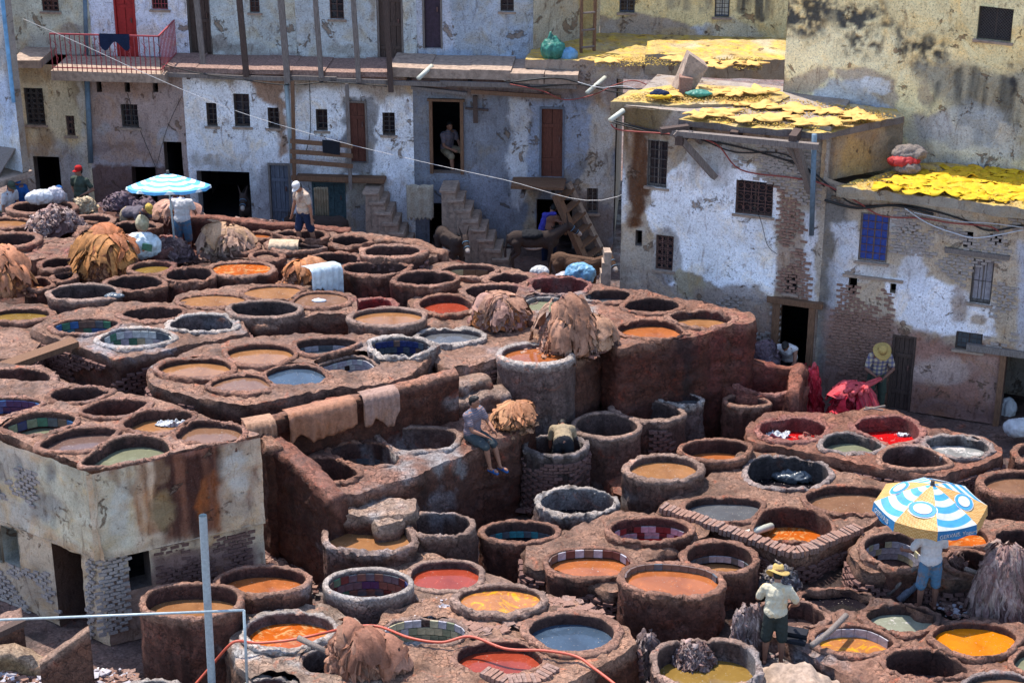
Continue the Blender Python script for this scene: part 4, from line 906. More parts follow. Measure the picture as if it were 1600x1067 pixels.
# -- house 1 : cream
w1 = op(FL, 40, 138, 69, 195, .22, (.3, .24, .18)); w2 = op(FL, 104, 181, 117, 212, .12); dA = op(FL, 57, 245, 97, 345, .3, (.2, .17, .15)); wu = op(FU, 65, -14, 91, 18, .12)
h1_ = front('cream plastered house at the far left with a grilled window over its open doorway', 8, 138, [w1, w2, dA], [wu], CREAM,
   [('p', [(0, 225), (140, 225), (140, 400), (0, 400)], GREYC, .85, 12), ('p', [(90, 105), (138, 105), (138, 160), (115, 170), (105, 130)], (.22, .14, .08), .75, 10), ('e', (60, 115, 40, 14), (.3, .2, .1), .6, 6),
    ('p', [(118, 120), (136, 120), (139, 240), (128, 240)], (.6, .56, .5), .8, 4), ('e', (105, 260, 22, 26), (.34, .32, .33), .9), ('s', (40, 220, 40, 30), (.28, .2, .13), .7), ('p', [(0, 285), (140, 285), (140, 400), (0, 400)], (.2, .16, .16), .7, 10)],
   (.55, .56, .47), [('p', [(20, 60), (130, 60), (130, 110), (20, 110)], (.4, .39, .36), .7, 8), ('e', (110, 50, 14, 10), (.3, .28, .27), .8)])
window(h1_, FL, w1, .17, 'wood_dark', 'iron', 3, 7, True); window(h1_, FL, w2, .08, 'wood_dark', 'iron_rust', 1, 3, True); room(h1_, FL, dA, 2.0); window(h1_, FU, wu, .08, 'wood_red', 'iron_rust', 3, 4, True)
# -- house 2 : mauve with the balcony and the red door
w3 = op(FL, 190, 163, 216, 199, .2, (.3, .24, .2)); sl_ = [op(FL, x, 124, x + 8, 144, .25, (.2, .13, .1)) for x in (151, 195, 239)]
dB = op(FL, 209, 261, 246, 350, .35, DK); dC = op(FL, 260, 222, 288, 345, .3, (.18, .14, .12)); rd = op(FU, 180, -20, 213, 92, .1); wv = op(FU, 237, -10, 262, 15, .12)
h2_ = front('mauve house with a balcony and a red door above a small grilled window', 138, 290, [w3, dB, dC] + sl_, [rd, wv], MAUVE,
   [('p', [(138, 252), (262, 258), (262, 400), (138, 400)], (.14, .085, .08), .95, 4), ('e', (205, 130, 70, 16), (.26, .15, .1), .7, 8), ('e', (160, 205, 10, 12), (.4, .36, .36), .8), ('e', (262, 214, 16, 10), (.36, .34, .36), .8),
    ('p', [(140, 249), (262, 257), (262, 263), (140, 255)], (.4, .36, .38), .8, 2), ('e', (185, 230, 30, 8), (.22, .15, .14), .6)],
   (.66, .68, .78), [('e', (150, 85, 30, 12), (.35, .3, .27), .6), ('e', (205, 92, 20, 6), (.4, .36, .34), .7)])
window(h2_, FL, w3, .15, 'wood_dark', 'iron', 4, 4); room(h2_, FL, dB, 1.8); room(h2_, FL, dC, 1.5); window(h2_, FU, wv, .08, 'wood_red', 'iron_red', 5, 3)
for s_ in sl_: room(h2_, FL, s_, .3, 'slot')
door(h2_, FU, rd, 'paint_red', .06, 2, 2, 'red double door', 'paint_red')
bz = FL.uz(200, 97)[1]
bu0, bu1 = FL.uz(92, 100)[0], FL.uz(268, 100)[0]; M_ = FL.M()
def at(u, z, o=0): return FL.at(u, z, o)
b_ = MB(); b_.box(at((bu0 + bu1) / 2, bz - .22, -.05), (bu1 - bu0, 1.5, .26), M_, .02); bal = b_.build('balcony', 'stone_step', h2_)
for (a_, c_, oa, oc) in ((bu0 + .06, bu1 - .1, .66, .66), (bu1 - .1, bu1 - .1, -.9, .66)):
    rl = MB(); rl.bar(at(a_, bz + .86, oa), at(c_, bz + .86, oc), .035); rl.bar(at(a_, bz + .0, oa), at(c_, bz + .0, oc), .025); rl.build('rail', 'iron_red', bal)
    k = max(6, int((abs(c_ - a_) + abs(oc - oa)) / .125))
    for i in range(k + 1):
        t = i / k; u = a_ + (c_ - a_) * t; o_ = oa + (oc - oa) * t
        MB().bar(at(u, bz - .1, o_), at(u, bz + .86, o_), .02).build('baluster', 'iron_red', bal)
        if i % 3 == 1 and abs(c_ - a_) > 1:
            sc_ = MB(); sc_.tube([at(u + .05 * math.sin(j * .9), bz + .15 + .045 * j, o_ + .02) for j in range(13)], .007, 4, False); sc_.build('scroll', 'iron_red', bal)
# -- house 3 : white, 290-460
w4 = op(FL, 323, 161, 339, 197, .2, (.33, .25, .2)); w5 = op(FL, 366, 147, 390, 198, .24, (.36, .29, .24)); w6 = op(FL, 419, 168, 436, 200, .18, (.3, .2, .15))
dD = op(FL, 310, 268, 392, 350, .45, (.4, .38, .38)); dE = op(FL, 421, 255, 455, 352, .12, (.2, .16, .15)); dk = op(FU, 291, -20, 329, 86, .3, (.12, .08, .06)); wx = op(FU, 390, -14, 405, 20, .1)
h3_ = front('white flaking house between the drainpipes, with a wide dark opening where a donkey looks out', 290, 458, [w4, w5, w6, dD, dE], [dk, wx], WHITEB,
   [('p', [(288, 104), (460, 108), (460, 128), (420, 122), (350, 130), (300, 118)], (.36, .27, .18), .8, 6), ('p', [(390, 118), (448, 118), (446, 145), (430, 168), (400, 150)], (.33, .19, .12), .95, 3), ('p', [(430, 150), (446, 150), (449, 240), (437, 250), (432, 200)], (.36, .21, .13), .9, 3),
    ('e', (360, 300, 60, 50), (.40, .40, .40), .7, 12), ('s', (330, 250, 50, 12), (.36, .3, .24), .7), ('e', (318, 210, 6, 6), (.2, .15, .12), .7), ('p', [(405, 255), (460, 258), (460, 360), (405, 360)], (.32, .3, .31), .8, 6)],
   (.47, .50, .49), [('e', (370, 75, 40, 10), (.27, .25, .23), .8), ('e', (345, 68, 14, 10), (.25, .23, .21), .8), ('p', [(330, 84), (460, 84), (460, 110), (330, 110)], (.26, .24, .24), .7)])
for r_, n_ in ((w4, 1), (w5, 2), (w6, 2)): window(h3_, FL, r_, .15, 'wood_dark', 'iron', n_, 4)
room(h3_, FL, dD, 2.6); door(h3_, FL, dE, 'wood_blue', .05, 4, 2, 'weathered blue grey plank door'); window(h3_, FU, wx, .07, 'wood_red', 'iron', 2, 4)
door(h3_, FU, dk, 'wood_dark', .2, 4, 1, 'tall dark timber door')
# -- house 4 : white speckled, 458-646
w7 = op(FL, 494, 171, 512, 204, .2, (.3, .25, .2)); w8 = op(FL, 598, 176, 617, 211, .2, (.3, .24, .2)); dF = op(FL, 543, 158, 574, 254, .14, (.24, .22, .22)); dG = op(FL, 489, 283, 541, 365, .1, (.22, .2, .2)); wy = op(FU, 515, -16, 537, 30, .12); dH = op(FU, 589, -20, 630, 94, .15, (.2, .17, .14))
h4_ = front('white speckled house with a timber landing, a teal ground floor door and a stone stair', 458, 646, [w7, w8, dF, dG], [wy, dH], WHITEB,
   [('p', [(456, 108), (648, 112), (648, 150), (600, 158), (540, 140), (480, 138), (456, 165)], (.36, .26, .18), .85, 8), ('p', [(534, 150), (582, 150), (588, 215), (580, 275), (532, 275), (538, 200)], (.25, .235, .235), .95, 3), ('p', [(540, 278), (595, 278), (612, 360), (540, 360)], (.36, .29, .2), .8, 5),
    ('e', (568, 345, 30, 25), (.36, .34, .34), .8), ('p', [(646, 110), (628, 112), (640, 150), (648, 170)], (.5, .34, .2), .8, 3), ('p', [(458, 262), (492, 262), (492, 400), (458, 400)], (.3, .29, .31), .7, 6), ('e', (620, 240, 8, 50), (.66, .67, .72), .5)],
   (.52, .55, .56), [('e', (540, 78, 60, 10), (.34, .32, .28), .7), ('p', [(576, -10), (590, -10), (588, 80), (576, 50)], (.3, .24, .18), .8), ('p', [(456, 86), (648, 86), (648, 112), (456, 112)], (.25, .22, .21), .7)])
window(h4_, FL, w7, .16, 'wood_dark', 'iron', 1, 3); window(h4_, FL, w8, .16, 'wood_dark', 'iron', 2, 5); door(h4_, FL, dF, 'wood_red', .08, 2, 2, 'narrow red brown plank door'); door(h4_, FL, dG, 'paint_teal', .05, 3, 2, 'faded teal panelled door', 'paint_teal')
window(h4_, FU, wy, .09, 'wood_dark', 'iron_rust', 2, 4); door(h4_, FU, dH, 'wood_dark', .1, 4, 3, 'old dark plank door with crossbars')
# -- house 5 : grey blue cement, 646-958
dI = op(FL, 674, 158, 722, 271, .25, (.3, .22, .18)); dJ = op(FL, 843, 167, 882, 277, .1, (.3, .31, .36)); w9 = op(FL, 917, 294, 934, 333, .15); dK = op(FL, 672, 318, 718, 470, .4, (.1, .08, .08)); dL = op(FL, 838, 312, 893, 470, .4, (.2, .15, .13))
dM = op(FU, 660, -20, 691, 76, .12, (.45, .45, .5)); wz = op(FU, 782, -10, 803, 18, .12)
h5_ = front('grey cement house with an open doorway at the head of the stone stair', 646, 962, [dI, dJ, w9, dK, dL], [], GREYB,
   [('p', [(795, 150), (850, 150), (828, 210), (832, 300), (810, 330), (795, 240)], (.52, .52, .55), .8, 4), ('p', [(880, 180), (960, 150), (962, 330), (900, 300), (915, 240)], (.42, .36, .30), .9, 5), ('p', [(826, 158), (880, 152), (920, 165), (918, 255), (885, 262), (826, 280)], (.25, .28, .36), .95, 3),
    ('p', [(646, 112), (962, 100), (962, 175), (900, 150), (850, 158), (800, 150), (700, 150), (646, 140)], (.28, .2, .16), .85, 8), ('e', (920, 120, 60, 16), (.42, .36, .32), .7), ('p', [(818, 290), (842, 300), (838, 420), (822, 400)], (.42, .33, .24), .9, 4), ('p', [(790, 240), (820, 260), (812, 330), (795, 320)], (.5, .5, .53), .8),
    ('p', [(890, 290), (962, 330), (962, 480), (880, 480)], (.24, .18, .15), .8, 6), ('e', (940, 250, 14, 60), (.45, .42, .4), .7), ('e', (740, 320, 60, 60), (.24, .25, .30), .6)], None, None)
facade('upper_wall', h5_, FU, ux(646) - .0, ux(828), ZB, 7.6, [dM, wz], (.34, .37, .42), [('p', [(645, -20), (706, -20), (706, 82), (645, 82)], (.5, .5, .56), .8, 3), ('e', (700, 90, 80, 12), (.26, .33, .45), .7), ('e', (793, 8, 24, 26), (.38, .40, .45), .8), ('p', [(800, 20), (830, 20), (830, 110), (780, 110)], (.3, .36, .46), .7)])
body(h5_, FU, ux(646), ux(828), ZB, 7.6, 4.5)
room(h5_, FL, dI, 2.2); door(h5_, FL, dJ, 'wood_red', .06, 2, 2, 'brown plank door at the head of the right landing', 'wood_blue'); window(h5_, FL, w9, .1, 'wood_grey', 'iron', 1, 3); room(h5_, FL, dK, 2); room(h5_, FL, dL, 2.5)
door(h5_, FU, dM, 'paint_purple', .08, 1, 0, 'dark purple metal door'); window(h5_, FU, wz, .09, 'wood_dark', 'iron', 2, 3)
f_ = MB(); a, b, c, d = dI[:4]
for x0, x1 in ((a - .04, a + .04), (c - .04, c + .04)): f_.box(FL.at((x0 + x1) / 2, (b + d) / 2, .02), (x1 - x0, .12, d - b), M_)
f_.box(FL.at((a + c) / 2, d + .03, .02), (c - a + .16, .12, .06), M_); f_.build('door_frame', 'wood_brown', h5_)
# roof strip above house 5 with its parapet
rz = 5.0
# gallery slab and timbers (houses 3-5)
gz0 = ZB - .02
def gallery(xa, xb, name, mat, th, out, hp, label_=None, z=None):
    u0, u1 = ux(xa, 110), ux(xb, 110); b = MB(); zz = z or gz0 + th / 2
    k = max(1, int((u1 - u0) / .8))
    for i in range(k):
        a_, c_ = u0 + (u1 - u0) * i / k, u0 + (u1 - u0) * (i + 1) / k - .002
        b.box(FL.at((a_ + c_) / 2, zz + random.uniform(-.012, .012), out / 2 - .5), (c_ - a_, out + 1.0, th), M_, .012)
    return b.build(name, mat, hp)
gallery(262, 460, 'gallery_floor', 'rubble', .13, .35, h3_); gallery(460, 615, 'gallery_floor', 'rubble', .13, .35, h4_); gallery(612, 800, 'gallery_floor', 'stone_step', .24, .35, h5_, z=gz0 + .14); gallery(800, 905, 'gallery_floor', 'stone_step', .24, .45, h5_, z=gz0 + .10)
gallery(24, 70, 'gallery_floor', 'stone_step', .2, .3, h1_, z=gz0 + .1)
for xa, xb, hh, dz in ((262, 350, h3_, 0), (330, 462, h3_, -.02), (455, 530, h4_, .01), (520, 612, h4_, -.03), (606, 700, h5_, -.06), (690, 830, h5_, -.04), (820, 903, h5_, -.03)):
    MB().bar(FL.at(ux(xa, 110), gz0 - .05 + dz, .38), FL.at(ux(xb, 110), gz0 - .06 + dz, .38), .09, .11).build('timber_beam', 'wood_grey', hh)
for x, hh in ((300, h3_), (395, h3_), (505, h4_), (640, h5_), (735, h5_), (820, h5_)):
    MB().bar(FL.at(ux(x, 110), gz0 - .1, -.1), FL.at(ux(x, 110), gz0 - .1, .42), .09, .1).build('joist_end', 'wood_dark', hh)
for x, w_, lo in ((322, .13, 92), (389, .14, 112), (453, .15, 122), (505, .12, 114), (563, .12, 120), (613, .13, 136)):
    hh = h3_ if x < 458 else h4_ if x < 600 else h5_
    p0 = FL.px(x + 2, lo, .44); p1 = Vector((p0.x - .1, p0.y, 7.4)); MB().bar(p0, p1, w_, w_).build('timber_post', random.choice(['wood_dark', 'wood_grey']), hh)
MB().bar(FL.px(445, 0, .4), FL.px(451, 85, .4), .1).build('timber_post', 'wood_grey', h3_)
# plank rails (awning poles) on the left wall of the right half
MB().bar(FL.px(645, 131, .3), FL.px(732, 141, .3), .12, .07).build('timber_beam', 'wood_grey', h5_)
o = MB().bar(FL.px(738, 138, .3), FL.px(878, 147, .3), .06, .1).build('timber_beam', 'wood_brown', h5_)
MB().bar(FL.px(743, 148, .12), FL.px(744, 190, .12), .12, .06).bar(FL.px(728, 167, .14), FL.px(764, 170, .14), .05).build('cross_bracket', 'wood_dark', h5_)

# -- wall E group: return wall, rear house
E0 = FU.at(ux(828), 0); RW = Plane((E0.x, E0.y), (E0.x + 1.75, E0.y + 1.55))
WE = Plane((E0.x + 1.75, E0.y + 1.55), (E0.x + 9.5, E0.y + .7))
hE = tag(empty('house', (E0.x, E0.y, 0)), 'ochre stained house at the back above the flat roof, two small barred windows', 'house')
facade('side_wall', hE, RW, 0, RW.L, 4.4, 8.2, [], (.46, .40, .30), [('p', [(905, -10), (930, -10), (930, 100), (912, 100)], (.38, .28, .1), .8, 5), ('p', [(905, 60), (930, 60), (930, 100), (905, 100)], (.22, .15, .07), .7, 5)])
we1 = op(WE, 968, -12, 992, 20, .15); we2 = op(WE, 1117, -8, 1140, 27, .15)
facade('wall', hE, WE, 0, WE.L, 4.4, 8.4, [we1, we2], (.72, .60, .33),
   [('p', [(930, 28), (960, 32), (985, 18), (1020, 22), (1075, 38), (1100, 45), (1104, 62), (1080, 80), (1000, 84), (960, 60), (930, 45)], (.33, .27, .24), .9, 3), ('p', [(930, 72), (1080, 82), (1200, 72), (1200, 100), (930, 100)], (.36, .36, .40), .9, 6), ('p', [(1080, 36), (1110, 44), (1112, 78), (1084, 76)], (.5, .52, .58), .8, 4),
    ('s', (1070, 6, 40, 14), (.15, .15, .14), .6), ('s', (1180, 8, 30, 30), (.06, .065, .07), .9), ('e', (1150, 60, 46, 30), (.48, .44, .36), .7), ('e', (920, 40, 10, 60), (.4, .3, .1), .7), ('e', (1050, 52, 30, 8), (.4, .3, .18), .8)])
window(hE, WE, we1, .1, 'wood_blue', 'iron', 3, 5, bars_out=.02); window(hE, WE, we2, .1, 'wood_blue', 'iron', 3, 5, bars_out=.02, pane='tile_white')
body(hE, WE, 0, WE.L, 4.4, 8.4, 3)
# flat roof of house 5 reaching back to wall E
rr = [FL.at(ux(820), rz, .0), FL.at(ux(1075, 110), rz, 0), WE.at(WE.L, rz, -.05), WE.at(0, rz, -.05), RW.at(0, rz, -.05)]
def slab(name, pts, z, th, parent, mat, cols, cell=.1, amp=.06, edge_up=.0, label=None, cat=None, painter=None):
    pl2 = [(p[0], p[1]) for p in pts]
    if sum(pl2[i - 1][0] * pl2[i][1] - pl2[i][0] * pl2[i - 1][1] for i in range(len(pl2))) < 0: pl2 = pl2[::-1]
    out = []
    for i in range(len(pl2)):
        a = Vector(pl2[i - 1]); b = Vector(pl2[i]); k = max(1, int((b - a).length / cell)); out += [a + (b - a) * (j / k) for j in range(k)]
    out = np.array([tuple(o) for o in out]); n = len(out); q = np.c_[out, np.full(n, z)]
    ow = out + np.stack([fbm(q, 3, 3, 4), fbm(q, 3, 3, 6)], -1) * amp * .8
    x0, y0 = ow.min(0); x1, y1 = ow.max(0); gx, gy = np.meshgrid(np.arange(x0, x1, cell), np.arange(y0, y1, cell)); gx = gx.ravel(); gy = gy.ravel(); ok = inpoly(gx, gy, ow)
    V2, _, F2, *_r = delaunay_2d_cdt([Vector(o) for o in ow] + [Vector((a, b)) for a, b in zip(gx[ok], gy[ok])], [(i, (i + 1) % n) for i in range(n)], [], 1, 1e-5)
    V2 = np.array([tuple(v) for v in V2]); F2 = [tuple(f) for f in F2]
    T = np.c_[V2, np.full(len(V2), z)]; T[:, 2] += fbm(T, 2, 4, 2) * amp + fbm(T, 9, 3, 2) * amp * .5
    Bt = []
    for i in range(n):
        j = np.argmin((V2[:, 0] - ow[i, 0]) ** 2 + (V2[:, 1] - ow[i, 1]) ** 2); Bt.append(T[j])
    Bt = np.array(Bt); lo = Bt.copy(); lo[:, 2] = z - th + fbm(q, 2.4, 3, 8) * amp * .5
    A = np.vstack([T, Bt, lo]); k = len(T); F = F2 + [(k + i, k + n + i, k + n + (i + 1) % n, k + (i + 1) % n) for i in range(n)] + [tuple(k + n + i for i in range(n))[::-1]]
    C = np.tile(cols[0], (len(A), 1)); C[k:] = cols[1]; C = C * (1 + .4 * fbm(A, 2, 4, 3))[:, None]
    if painter: C[:k] = painter(T, C[:k])
    o = mesh(name, A, F, mat, parent, C, smooth=False, shift=None if parent else (float(ow[:, 0].mean()), float(ow[:, 1].mean()), z - th))
    if label: tag(o, label, cat)
    return o
def woolpaint(T, C):
    a = sstep(-.5, -.05, fbm(T, 1.8, 5, 12))[:, None]; b = sstep(-.1, .3, fbm(T, 9, 3, 14))[:, None]
    y = np.array((.56, .38, .07)) * b + np.array((.42, .30, .12)) * (1 - b); return C * (1 - a) + y * a
slab('flat_roof', rr, rz, .25, h5_, 'masonry', ((.42, .36, .25), (.34, .27, .22)), painter=woolpaint)
facade('parapet', h5_, FL, ux(905, 110), ux(1075, 110), ZB, rz - .02, [], (.33, .26, .22), [('e', (960, 125, 50, 14), (.42, .38, .34), .7)], ragtop=.1)
r2 = [FL.at(ux(1008, 110), 5.25, .1), FL.at(ux(1110, 110), 5.25, .3), FL.at(ux(1250, 110), 5.25, .3), FL.at(ux(1250, 110), 5.25, -1.7), FL.at(ux(1010, 110), 5.25, -1.2)]
slab('upper_roof', r2, 5.22, .5, hE, 'masonry', ((.45, .38, .25), (.33, .27, .2)), painter=woolpaint)

# -- big cream building at the upper right
BW = Plane((5.85, 40.05), (8.7, 38.7)); BW = Plane(BW.a, BW.a + BW.d * 9)
hB = tag(empty('house', (5.85, 40.05, 0)), 'large pale yellow building at the upper right streaked with black mould', 'house')
wb = op(BW, 1528, 12, 1582, 64, .22, (.5, .44, .28))
MOLD = (.045, .05, .055)
facade('wall', hB, BW, 0, BW.L, 3.6, 9.5, [wb], (.82, .67, .37),
   [('e', (1330, 90, 140, 46), (.84, .74, .48), .7, 14), ('p', [(1198, 112), (1230, 125), (1270, 118), (1296, 108), (1290, 122), (1262, 150), (1198, 150)], (.42, .33, .24), .9, 3), ('p', [(1310, 112), (1370, 108), (1398, 125), (1405, 160), (1402, 178), (1340, 170), (1330, 140)], (.40, .32, .25), .9, 3),
    ('p', [(1270, 150), (1300, 125), (1345, 130), (1390, 165), (1415, 182), (1300, 172)], (.46, .48, .52), .85, 4), ('e', (1372, 136, 20, 14), (.6, .6, .62), .9, 2),
    ('m', [(1198, -10), (1295, -10), (1293, 20), (1278, 55), (1262, 64), (1240, 52), (1226, 58), (1205, 25)], MOLD, .97, 11), ('m', [(1298, -8), (1330, 8), (1350, 14), (1386, 0), (1388, 40), (1372, 88), (1350, 92), (1325, 85), (1312, 52)], MOLD, .97, 11),
    ('m', [(1386, 22), (1410, 42), (1440, 56), (1475, 48), (1480, 62), (1474, 95), (1440, 110), (1410, 95), (1398, 60)], MOLD, .97, 11), ('p', [(1420, 95), (1500, 100), (1560, 110), (1610, 100), (1610, 260), (1520, 230), (1470, 165), (1440, 130)], (.15, .16, .175), .7, 16),
    ('s', (1530, 165, 80, 60), MOLD, .7), ('p', [(1576, 100), (1584, 98), (1592, 145), (1578, 150)], (.03, .03, .035), .9, 3), ('e', (1445, 150, 14, 20), (.42, .33, .22), .9, 2), ('e', (1570, 207, 13, 13), (.44, .36, .24), .95, 2), ('e', (1495, 215, 22, 18), (.44, .37, .27), .9, 3),
    ('p', [(1420, 175), (1475, 172), (1490, 195), (1470, 225), (1430, 215)], (.40, .33, .28), .9, 4), ('e', (1510, 215, 80, 50), (.50, .52, .55), .45, 12), ('p', [(1415, 180), (1440, 180), (1470, 240), (1600, 262), (1610, 290), (1410, 290)], (.33, .31, .29), .7, 8)])
o = window(hB, BW, wb, .12, 'wood_dark', 'iron', 11, 1, dia=True, bars_out=.04)
body(hB, BW, 0, BW.L, 3.6, 9.5, 5)
for x in (1518, 1590):
    MB().tube([BW.px(x, -20, .06), BW.px(x, 60, .05), BW.px(x - 2, 130, .0)], .1, 8).build('wall_rib', 'wool_dirty', hB) if False else None

# -- building 2: two houses in one wall line
t20 = math.tan(R(19.6)); X0, Y0 = 2.36, 38.93
B2 = Plane((X0, Y0), (X0 + 12, Y0 - 12 * t20))
us = lambda x, y=350: B2.uz(x, y)[0]
M2 = B2.M(); u_m = us(1288); ztL = 6.1; ztR = 4.95
q1 = op(B2, 1012, 220, 1043, 292, .2, (.4, .36, .33)); q2 = op(B2, 1025, 368, 1052, 422, .14, (.33, .28, .24)); q3 = op(B2, 1150, 283, 1208, 336, .14, (.3, .26, .23)); q4 = op(B2, 1227, 428, 1245, 458, .2, (.3, .22, .18)); q5 = op(B2, 1215, 475, 1262, 600, .3, (.2, .13, .1)); q0 = op(B2, 993, 360, 1003, 384, .2, (.25, .2, .18))
hL = tag(empty('house', tuple(B2.at(0, 0))), 'peeling whitewashed house with a rust streak down its corner and an ornate iron window', 'house')
facade('wall', hL, B2, 0, u_m, 0, ztL, [q0, q1, q2, q3, q4, q5], (.40, .33, .27),
   [('p', [(1040, 270), (1075, 235), (1120, 215), (1215, 300), (1228, 330), (1215, 360), (1216, 440), (1200, 470), (1130, 452), (1100, 440), (1070, 420), (1050, 440), (1020, 400), (1008, 330)], (.80, .80, .85), .96, 2), ('p', [(955, 190), (972, 190), (976, 260), (985, 320), (960, 360), (952, 330)], (.62, .63, .68), .85, 4),
    ('p', [(1046, 350), (1064, 360), (1062, 420), (1040, 440), (1018, 425), (1016, 360)], (.28, .25, .24), .85, 4), ('s', (1110, 270, 40, 26), (.3, .27, .25), .5), ('e', (1075, 345, 8, 10), (.2, .22, .28), .8, 2), ('e', (1100, 240, 60, 24), (.30, .27, .24), .7, 8), ('p', [(1060, 425), (1100, 432), (1104, 460), (1090, 470), (1066, 455)], (.36, .30, .21), .95, 2),
    ('p', [(976, 160), (1010, 165), (1009, 215), (1006, 300), (1004, 355), (992, 355), (988, 260), (980, 210)], (.20, .085, .03), .8, 6), ('s', (995, 240, 20, 110), (.09, .035, .015), .95), ('s', (975, 220, 14, 70), (.28, .17, .08), .7), ('s', (1030, 200, 26, 30), (.15, .09, .04), .7), ('p', [(960, 165), (1040, 175), (1034, 205), (962, 200)], (.16, .11, .05), .8, 6), ('p', [(1216, 280), (1240, 300), (1262, 420), (1270, 480), (1215, 470), (1214, 360), (1228, 330)], (.34, .25, .20), .95, 3), ('p', [(1256, 330), (1275, 330), (1272, 470), (1258, 470)], (.62, .62, .68), .8, 3),
    ('p', [(1085, 450), (1180, 455), (1215, 480), (1216, 620), (1085, 620)], (.30, .235, .20), .85, 4), ('p', [(1180, 490), (1290, 480), (1290, 620), (1180, 620)], (.22, .15, .13), .7, 10), ('p', [(950, 420), (1000, 430), (1010, 460), (950, 460)], (.5, .44, .36), .8, 4), ('e', (1265, 150, 30, 120), (.25, .2, .17), .5, 10)])
o = window(hL, B2, q1, .1, 'wood_grey', 'iron', 3, 5, label='open latticed window with a grey frame'); window(hL, B2, q2, .08, 'wood_dark', 'iron_rust', 3, 5, True); window(hL, B2, q3, .09, 'wood_dark', 'iron_rust', 5, 3, True, label='wide window with rings in its iron grille'); window(hL, B2, q4, .12, 'wood_grey', 'iron', 2, 3); room(hL, B2, q5, 2.2); room(hL, B2, q0, .3, 'slot')
f_ = MB(); a, b, c, d = q5[:4]
for x0, x1 in ((a - .14, a + .02), (c - .02, c + .12)): f_.box(B2.at((x0 + x1) / 2, (b + d) / 2, .03), (x1 - x0, .12, d - b), M2, .01)
f_.box(B2.at((a + c) / 2, d + .07, .04), (c - a + .55, .16, .13), M2, .01); f_.build('door_frame', 'wood_brown', hL)
body(hL, B2, 0, u_m, 0, ztL, 2.6); brickwork(hL, B2, [(1085, 452), (1216, 470), (1216, 600), (1085, 600)], 'brick_grey', -.12, 5); brickwork(hL, B2, [(1214, 290), (1250, 300), (1270, 470), (1218, 470)], 'brick_clay', -.15, 6); brickwork(hL, B2, [(1110, 245), (1215, 240), (1240, 300), (1216, 292), (1140, 268)], 'brick_grey', -.02, 7)
q6 = op(B2, 1343, 334, 1388, 409, .1, (.5, .48, .46)); q7 = op(B2, 1326, 433, 1339, 459, .22, (.3, .24, .2)); q8 = op(B2, 1391, 443, 1400, 458, .2); q9 = op(B2, 1518, 405, 1551, 474, .22, (.3, .25, .2)); qa = op(B2, 1390, 524, 1427, 643, .16, (.22, .16, .12)); qb = op(B2, 1493, 519, 1535, 547, .1); qc = op(B2, 1565, 558, 1640, 692, .5, (.16, .1, .08)); qd = op(B2, 1506, 362, 1520, 386, .25, (.25, .2, .18)); qe = op(B2, 1546, 366, 1566, 382, .2, (.2, .15, .12))
hR = tag(empty('house', tuple(B2.at(u_m, 0))), 'rough brick and rubble house with a bright blue window under the yellow hide roof', 'house')
facade('wall', hR, B2, u_m, B2.L, 0, ztR, [q6, q7, q8, q9, qa, qb, qc, qd, qe], (.46, .36, .27),
   [('p', [(1275, 300), (1300, 290), (1330, 320), (1320, 440), (1300, 500), (1290, 620), (1270, 620), (1275, 450)], (.13, .125, .125), .85, 9), ('p', [(1300, 350), (1340, 345), (1345, 420), (1322, 440), (1322, 490), (1300, 480)], (.6, .6, .66), .85, 4), ('p', [(1290, 400), (1310, 400), (1315, 500), (1292, 500)], (.5, .5, .56), .6, 5),
    ('p', [(1390, 440), (1440, 430), (1500, 455), (1555, 480), (1560, 525), (1480, 530), (1400, 500)], (.80, .79, .85), .92, 3), ('e', (1500, 478, 12, 22), (.36, .28, .24), .9, 3), ('e', (1530, 500, 10, 8), (.34, .26, .2), .8, 2), ('p', [(1420, 385), (1440, 395), (1450, 450), (1400, 460), (1405, 430)], (.6, .6, .66), .7, 4), ('e', (1410, 350, 24, 10), (.42, .42, .44), .7, 4), ('e', (1360, 425, 36, 10), (.55, .54, .56), .7, 4),
    ('p', [(1290, 480), (1390, 500), (1430, 520), (1600, 545), (1660, 560), (1660, 760), (1280, 760)], (.26, .155, .13), .88, 10), ('p', [(1430, 530), (1560, 548), (1562, 640), (1500, 640), (1432, 600)], (.30, .15, .115), .8, 8), ('e', (1480, 580, 50, 20), (.42, .32, .28), .7, 6), ('e', (1545, 600, 20, 40), (.36, .24, .2), .6, 6), ('p', [(1300, 580), (1660, 660), (1660, 760), (1280, 760)], (.16, .085, .075), .7, 14), ('p', [(1592, 380), (1640, 380), (1640, 560), (1586, 560)], (.42, .41, .46), .9, 4)], ragtop=.12)
window(hR, B2, q6, .05, 'wood_grey', 'iron_rust', 4, 6, False, 'tile_vivid', label='window with a vivid blue pane and rusty grille')
window(hR, B2, q9, .14, 'wood_grey', 'iron', 3, 2, pane='tile_pale'); window(hR, B2, qb, .06, 'wood_dark', 'iron', 5, 3, pane='tile_slate'); room(hR, B2, q7, .3, 'slot'); room(hR, B2, q8, .3, 'slot'); room(hR, B2, qd, .3, 'slot'); room(hR, B2, qe, .3, 'slot'); room(hR, B2, qc, 3)
door(hR, B2, qa, 'wood_dark', .1, 4, 2, 'old dark plank door', 'wood_dark')
MB().box(B2.at((q9[0] + q9[2]) / 2 - .15, q9[3] + .12, .03), (1.3, .12, .1), M2, .01).build('lintel', 'wood_grey', hR); MB().box(B2.at((qc[0] + qc[2]) / 2, qc[3] + .07, .03), (2.6, .14, .14), M2, .01).build('lintel', 'wood_grey', hR); MB().box(B2.at((q7[0] + q8[2]) / 2, q7[3] + .04, .03), (1.25, .1, .05), M2, .01).build('lintel', 'stone_step', hR)
